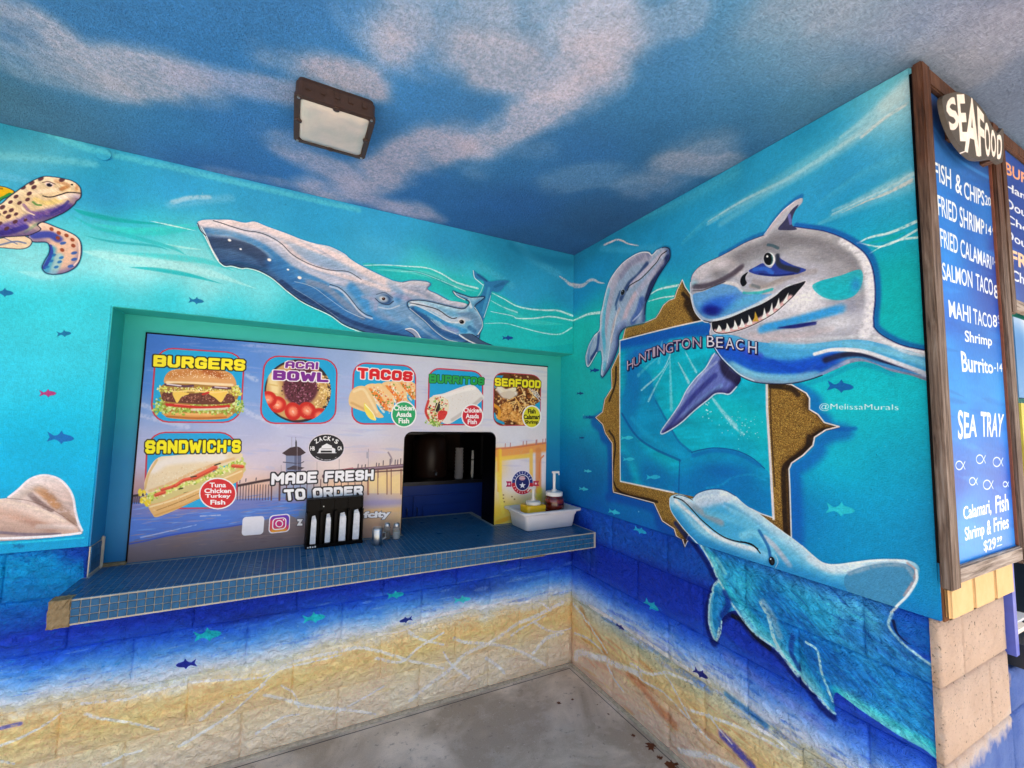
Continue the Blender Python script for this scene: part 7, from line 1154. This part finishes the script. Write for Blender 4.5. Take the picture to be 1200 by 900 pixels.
V = [(x, .139, z) for x, z in hp]+[(x, .139, z) for x, z in hi]+[(x, .33, z) for x, z in hp]+[(x, .33, z) for x, z in hi]; F = []
for i in range(nn-1): F += [(i, i+1, nn+i+1, nn+i), (nn+i, nn+i+1, 3*nn+i+1, 3*nn+i), (i+1, i, 2*nn+i, 2*nn+i+1)]
lab(mesh('window_edge', V, F, M['black'], menu), 'dark rounded edge of the service window')

# ------------------------------------------------------------------ inside the kiosk
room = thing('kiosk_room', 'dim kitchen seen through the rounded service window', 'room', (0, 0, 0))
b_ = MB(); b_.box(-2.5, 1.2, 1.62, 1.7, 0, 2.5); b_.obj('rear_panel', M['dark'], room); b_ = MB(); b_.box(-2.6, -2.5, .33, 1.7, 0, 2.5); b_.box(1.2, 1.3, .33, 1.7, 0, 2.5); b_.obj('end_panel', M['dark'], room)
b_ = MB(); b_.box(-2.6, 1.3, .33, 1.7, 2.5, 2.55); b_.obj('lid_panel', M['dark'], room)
cb = thing('blue_cabinet', 'deep blue kitchen cabinet with panelled doors behind the service window', 'cabinet', (0, 0, 0))
def Pt(o): o.parent = cb; return o
b_ = MB(); b_.box(-1.35, .5, .90, 1.5, .05, 1.03); Pt(b_.obj('carcass', M['cab'])); b_ = MB(); b_.box(-1.37, .52, .875, 1.52, 1.031, 1.058); Pt(b_.obj('worktop', M['dark2'], bevel=.004))
for xa, xb in ((-1.33, -.835), (-.815, -.30), (-.24, .10)):
    b_ = MB(); b_.box(xa, xb, .882, .899, .10, .955); d = Pt(b_.obj('door', M['cab'], bevel=.003))
    b_ = MB(); b_.box(xa+.07, xb-.07, .876, .8815, .17, .885); p_ = b_.obj('door_panel', M['cab'], bevel=.006); p_.parent = d
for x in (-.865, -.790):
    b_ = MB(); b_.tube([(x, .882, .74), (x, .862, .745), (x, .862, .865), (x, .882, .87)], .005); Pt(b_.obj('handle', M['steel'], smooth=True))
urn = thing('coffee_urn', 'dark brown urn standing on the cabinet in the gloom', 'urn', (-.62, 1.15, 1.059)); b_ = MB(); b_.lathe([(.13, 0), (.14, .02), (.14, .30), (.11, .34), (.03, .36)], (0, 0, 0), 24); b_.obj('body', M['brown'], urn, smooth=True); b_ = MB(); b_.tube([(0, -.14, .05), (0, -.18, .05), (0, -.18, .03)], .01); b_.obj('tap', M['steel'], urn)
cs = thing('cup_stack', 'tall stack of grey foam cups on the cabinet', 'cup stack', (-.435, .96, 1.059))
for k in range(9):
    b_ = MB(); r0 = .036-.0006*k; b_.lathe([(r0*.82, 0), (r0, .03), (r0+.002, .032), (r0+.002, .036), (r0-.002, .036)], (0, 0, k*.026), 18); b_.obj('cup', M['cup'], cs, smooth=True)
bt = thing('straw_tube', 'thin pale tube standing beside the foam cups', 'tube', (-.31, .98, 1.059)); b_ = MB(); b_.lathe([(.011, 0), (.011, .17), (.008, .2), (.008, .22)], (0, 0, 0), 12); b_.obj('body', M['white'], bt, smooth=True); b_ = MB(); b_.lathe([(.0125, 0), (.0125, .01)], (0, 0, .14), 12); b_.obj('band', M['dark2'], bt)
hd = thing('steel_shelf', 'dark steel shelf hanging across the top of the window view', 'shelf', (0, 0, 0)); b_ = MB(); b_.box(-1.3, -.35, 1.1, 1.4, 1.405, 1.44); b_.obj('board', M['dark2'], hd, bevel=.004)
for x in (-.42, -1.25): b_ = MB(); b_.tube([(x, 1.12, 1.44), (x, 1.12, 2.49)], .012); b_.obj('hanger', M['dark2'], hd, smooth=True)
fr_ = thing('steel_fridge', 'tall dark fridge standing right of the cups', 'fridge', (0, 0, 0)); b_ = MB(); b_.box(-.20, .4, 1.05, 1.6, 1.06, 2.1); b_.obj('body', M['dark2'], fr_, bevel=.01); b_ = MB(); b_.tube([(-.16, 1.04, 1.15), (-.16, 1.02, 1.17), (-.16, 1.02, 1.6), (-.16, 1.04, 1.62)], .008); b_.obj('handle', M['steel'], fr_, smooth=True)

# ------------------------------------------------------------------ things on the counter
dz = CT+.0006
dp = thing('cutlery_dispenser', 'black acrylic dispenser with four slots of white wrapped cutlery', 'dispenser', (-1.432, .073, dz)); dp.rotation_euler = (0, 0, math.radians(2.5))
b_ = MB(); b_.box(-.137, .137, .03, .055, .0, .238); b_.obj('back_plate', M['black'], dp, bevel=.002)
b_ = MB(); b_.box(-.137, .137, -.022, .03, .0, .018); b_.obj('base', M['black'], dp, bevel=.002)
b_ = MB(); b_.box(-.137, .137, .005, .0295, .178, .238); b_.obj('top_panel', M['black'], dp, bevel=.002)
for k in range(5):
    xa = -.137+k*.0665; w2 = .008 if k in (0, 4) else .012; xa = max(-.137, min(xa-w2/2+.003, .137-w2)); b_ = MB(); b_.box(xa, xa+w2, -.02, .0295, .0185, .178); b_.box(xa, xa+w2, -.002, .0295, .1785, .234); b_.obj('divider', M['black'], dp, bevel=.0015)
for k, (hh, ww) in enumerate([(.142, .026), (.146, .025), (.146, .033), (.156, .032)]):
    xc = -.103+k*.068+(.002 if k > 1 else 0)
    for j in range(3):
        b_ = MB(); ww2 = ww*(1-.1*j); b_.add([(xc-ww2/2, -.010+j*.010, .019), (xc+ww2/2, -.010+j*.010, .019), (xc+ww2/2, -.003+j*.010, .019), (xc-ww2/2, -.003+j*.010, .019)]+[(xc-ww2/2+.002, -.008+j*.010, hh*.9), (xc+ww2/2, -.010+j*.010, hh*.9), (xc+ww2/2, -.003+j*.010, hh*.9), (xc-ww2/2+.002, -.003+j*.010, hh*.9)]+[(xc-ww2/2+.003, -.008+j*.010, hh+.005*j), (xc+ww2/2-.002, -.008+j*.010, hh+.007*j), (xc+ww2/2-.002, -.003+j*.010, hh+.007*j), (xc-ww2/2+.003, -.003+j*.010, hh+.005*j)],
            [(0,1,5,4),(1,2,6,5),(2,3,7,6),(3,0,4,7),(4,5,9,8),(5,6,10,9),(6,7,11,10),(7,4,8,11),(8,9,10,11),(3,2,1,0)]); b_.obj('cutlery_packet', M['wrap'], dp, bevel=.0015)
for k in range(4): b_ = MB(); b_.box(-.128+k*.011, -.121+k*.011, -.0228, -.0222, .005, .011+.002*(k % 2)); b_.obj('maker_mark', M['white'], dp)
b_ = MB(); b_.box(-.062, -.056, .0042, .0048, .196, .202); b_.obj('highlight_dot', M['white'], dp)
def shaker(nm, lb, x, y, r, h_, capm, bodym, cat, handle=False, group=None):
    o = thing(nm, lb, cat, (x, y, dz), group); b_ = MB(); b_.lathe([(r*.93, 0), (r, .004), (r, h_*.78), (r*.96, h_*.80)], (0,0,0), 22); b_.obj('body', bodym, o, smooth=True)
    b_ = MB(); b_.lathe([(r*1.03, 0), (r*1.03, h_*.14), (r*.8, h_*.20), (r*.3, h_*.22)], (0,0,h_*.805), 22); b_.obj('cap', capm, o, smooth=True)
    if handle: b_ = MB(); b_.tube([(r*.95, -.006, h_*.7), (r*1.5, -.012, h_*.68), (r*1.6, -.012, h_*.4), (r*.98, -.006, h_*.3)], .004); b_.obj('handle', M['steel'], o, smooth=True)
    return o
shaker('steel_shaker', 'brushed steel shaker with a side handle, nearest the counter edge', -1.232, -.005, .026, .088, M['steel'], M['steel'], 'shaker', True)
def glass_shaker(x, y, lb, fill):
    o = thing('glass_shaker', lb, 'shaker', (x, y, dz), 'glass shakers'); b_ = MB(); b_.lathe([(.017, 0), (.019, .003), (.019, .06), (.014, .068)], (0,0,0), 20); b_.obj('jar', M['glass'], o, smooth=True); b_ = MB(); b_.lathe([(.0155, .003), (.0165, .005), (.0165, .04)], (0,0,0), 20); b_.obj('filling', fill, o, smooth=True); b_ = MB(); b_.lathe([(.0155, 0), (.0155, .012), (.009, .019), (.002, .020)], (0,0,.0682), 20); b_.obj('cap', M['steel'], o, smooth=True)
glass_shaker(-1.165, .085, 'small glass pepper shaker with a steel cap behind the steel shaker', M['pepper']); glass_shaker(-1.118, .065, 'glass salt shaker nearer the service window', M['white'])

tb = thing('white_tub', 'white plastic bus tub at the wall end of the counter', 'tub', (-.215, .018, dz)); tb.rotation_euler = (0, 0, math.radians(1.5))
def ringbox(levels, n=5, r=.03):
    V = []; F = []; k = 0
    for (hx, hy, z, rr_) in levels:
        for cx, cy, a0 in ((hx-rr_, hy-rr_, 0), (-hx+rr_, hy-rr_, 90), (-hx+rr_, -hy+rr_, 180), (hx-rr_, -hy+rr_, 270)):
            for q in range(n+1): a = math.radians(a0+90*q/n); V.append((cx+rr_*math.cos(a), cy+rr_*math.sin(a), z))
    m_ = 4*(n+1)
    for j in range(len(levels)-1):
        for i in range(m_): i2 = (i+1) % m_; F.append((j*m_+i, j*m_+i2, (j+1)*m_+i2, (j+1)*m_+i))
    F.append(tuple(reversed(range(m_)))); F.append(tuple((len(levels)-1)*m_+i for i in range(m_))); return V, F
V, F = ringbox([(.168,.098,0,.022),(.172,.101,.004,.024),(.184,.112,.078,.026),(.188,.116,.079,.026),(.190,.118,.092,.028),(.212,.134,.098,.032),(.216,.137,.104,.034),(.216,.137,.110,.034),(.205,.126,.113,.03),(.190,.114,.111,.028),(.180,.106,.06,.024),(.164,.094,.006,.02)]); lab(mesh('tub_shell', V, F, M['tub'], tb, smooth=True), 'deep tub body with a broad rolled rim')
def pump(o, z, h_, ln, m_):
    b_ = MB(); b_.lathe([(.016, 0), (.016, .012), (.009, .014), (.009, h_)], (0,0,z), 14); b_.obj('pump_stem', m_, o, smooth=True)
    b_ = MB(); b_.box(-.016 if ln > 0 else ln, ln if ln > 0 else .016, -.009, .009, z+h_, z+h_+.013); b_.box(ln-.004, ln+.004, -.005, .005, z+h_-.014, z+h_-.0003); b_.obj('pump_head', m_, o, bevel=.003)
kj = thing('ketchup_jar', 'dark red ketchup jar with a tall white pump standing in the tub', 'jar', (-.118, .035, dz+.008)); b_ = MB()
b_.lathe([(.052, 0), (.061, .008), (.065, .02), (.063, .03), (.065, .04), (.063, .05), (.065, .062), (.065, .095), (.061, .118), (.055, .132), (.051, .138)], (0,0,.03), 32); b_.obj('jar_body', M['ketchup'], kj, smooth=True)
b_ = MB(); b_.lathe([(.055, 0), (.055, .020), (.051, .024)], (0,0,.169), 28); b_.obj('lid', M['white'], kj, smooth=True); pump(kj, .194, .115, .036, M['white'])
b_ = MB(); b_.lathe([(.04, 0), (.04, .03)], (0,0,0), 20); b_.obj('foot', M['ketchup'], kj)
mj = thing('mustard_tub', 'yellow mustard container with a low white pump lid standing in the tub', 'container', (-.295, .0, dz+.008))
V, F = ringbox([(.060,.045,0,.012),(.064,.049,.02,.014),(.068,.053,.125,.016),(.064,.05,.130,.016)]); mesh('mustard_body', V, F, M['mustard'], mj, smooth=True)
b_ = MB(); b_.lathe([(.046, 0), (.048, .004), (.048, .014), (.043, .020), (.02, .023)], (0,0,.1305), 28); b_.obj('lid', M['cream'], mj, smooth=True); pump(mj, .152, .072, -.036, M['cream'])

# ------------------------------------------------------------------ ceiling lamp
lp = thing('ceiling_lamp', 'square bronze framed floodlight with a frosted lens on the painted ceiling', 'lamp', (-1.583, -.70, H)); 
lx, ly, lh = .128, .138, .062
b_ = MB(); V, F = ringbox([(lx-.006, ly-.006, -.0005, .018), (lx-.004, ly-.004, -.012, .018), (lx, ly, -.016, .020), (lx, ly, -lh, .020)]); mesh('housing', V, F, M['bronze'], lp, bevel=.0)
def frame_ring():
    V = []; F = []
    for (hx, hy, z, r_) in ((lx+.003, ly+.003, -lh+.004, .020), (lx+.003, ly+.003, -lh-.008, .020), (lx-.014, ly-.014, -lh-.010, .016), (lx-.016, ly-.016, -lh-.001, .016)):
        v, _ = ringbox([(hx, hy, z, r_)]); V += v
    m_ = 24
    for j in range(3):
        for i in range(m_): i2 = (i+1) % m_; F.append((j*m_+i, j*m_+i2, (j+1)*m_+i2, (j+1)*m_+i))
    return V, F
V, F = frame_ring(); mesh('lens_frame', V, F, M['bronze'], lp, smooth=True)
V, F = ringbox([(lx-.015, ly-.015, -lh-.002, .016), (lx-.02, ly-.02, -lh-.009, .016), (lx-.045, ly-.045, -lh-.013, .02)]); mesh('lens', V, F, M['lens'], lp, smooth=True)
for (sx_, sy_) in ((0, -1), (0, 1), (-1, 0), (1, 0)):
    b_ = MB(); x = sx_*(lx-.012); y = sy_*(ly-.012); b_.lathe([(.012, 0), (.011, -.004), (.003, -.006)][::-1], (x, y, -lh-.009), 10); b_.obj('clip', M['bronze'], lp, smooth=True)
for (sx_, sy_) in ((-1, -1), (-1, 1), (1, -1), (1, 1)):
    b_ = MB(); b_.lathe([(.001, -.004), (.005, -.003), (.005, 0)], (sx_*(lx-.011), sy_*(ly-.011), -lh-.0085), 10); b_.obj('screw', M['steel'], lp, smooth=True)
for k in range(5): b_ = MB(); x = -.09+k*.045; b_.box(x-.008, x+.008, -ly-.005, -ly-.0002, -.045, -.02); b_.obj('rib', M['bronze'], lp, bevel=.0015)

# ------------------------------------------------------------------ menu signs
def sign(nm, lb, x0, x1, z0, z1, panelm, fw=.045):
    s_ = thing(nm, lb, 'sign', (0, 0, 0), 'wooden framed menu signs'); BK = -LB-.008; yf, yb = -1.835, -1.818
    b_ = MB(); b_.box(x0, x0+fw, yf, -LB-.012, z0, z1); b_.obj('frame_board', M['timber'], s_, bevel=.004); b_ = MB(); b_.box(x1-fw, x1, yf, -LB-.012, z0, z1); b_.obj('frame_board', M['timber'], s_, bevel=.004)
    b_ = MB(); b_.box(x0+fw+.001, x1-fw-.001, yf+.002, -LB-.021, z1-fw, z1-.002); b_.obj('frame_board', M['timber'], s_, bevel=.004); b_ = MB(); b_.box(x0+fw+.001, x1-fw-.001, yf+.002, -LB-.021, z0+.012, z0+.058); b_.obj('frame_board', M['rail'], s_, bevel=.004)
    b_ = MB(); b_.box(x0+fw+.001, x0+fw+.007, yf+.010, yb+.001, z0+.06, z1-fw-.001); b_.box(x1-fw-.007, x1-fw-.001, yf+.010, yb+.001, z0+.06, z1-fw-.001); b_.obj('inner_edge', M['inlay'], s_)
    b_ = MB(); b_.box(x0+fw+.0005, x1-fw-.0005, yb, -LB-.0215, z0+.055, z1-fw-.0005); b_.obj('painted_panel', panelm, s_); return s_
sign('seafood_sign', 'tall blue SEAFOOD menu sign in a weathered timber frame at the wall corner', -.030, .585, 1.10, 2.655, M['S'], .056)
b_ = MB(); b_.box(-.012, .56, -LB-.0115, -LB-.0005, 1.165, 2.64); b_.obj('backing_board', M['black'], [o for o in scn.objects if o.name == 'seafood_sign'][0])
sign('burger_sign', 'dark blue burger menu sign just beyond the seafood sign', .597, 1.22, 1.96, 2.655, M['S'], .045)
ps = thing('poster', 'blue and white poster hanging under the burger menu sign', 'poster', (0, 0, 0)); b_ = MB(); b_.box(.625, 1.2, -1.828, -LB-.004, 1.66, 1.95); b_.obj('sheet', M['Q'], ps); b_ = MB(); b_.box(.645, 1.2, -1.826, -LB-.004, 1.16, 1.64); b_.obj('lower_sheet', simple('yellow_notice', 'c4b850', .5, .4, var=.3, vs=9), ps)
pq = thing('seafood_plaque', 'grey fish shaped plaque lettered SEAFOOD on top of the blue sign', 'plaque', (0, 0, 0))
q = spline(PQ, 4, True); Wp = on_plane('P', q); b_ = MB(); b_.prism([(p[0], p[2]) for p in Wp][::-1], -1.858, -1.846)
o = b_.obj('board', M['P'], pq)
bm = bmesh.new(); bm.from_mesh(o.data); bmesh.ops.recalc_face_normals(bm, faces=bm.faces); bmesh.ops.triangulate(bm, faces=[f for f in bm.faces if len(f.verts) > 4]); bm.to_mesh(o.data); bm.free()
for x in (.16, .44): b_ = MB(); b_.box(x, x+.03, -1.8459, -1.8185, 2.47, 2.50); b_.obj('spacer', M['timber'], pq)
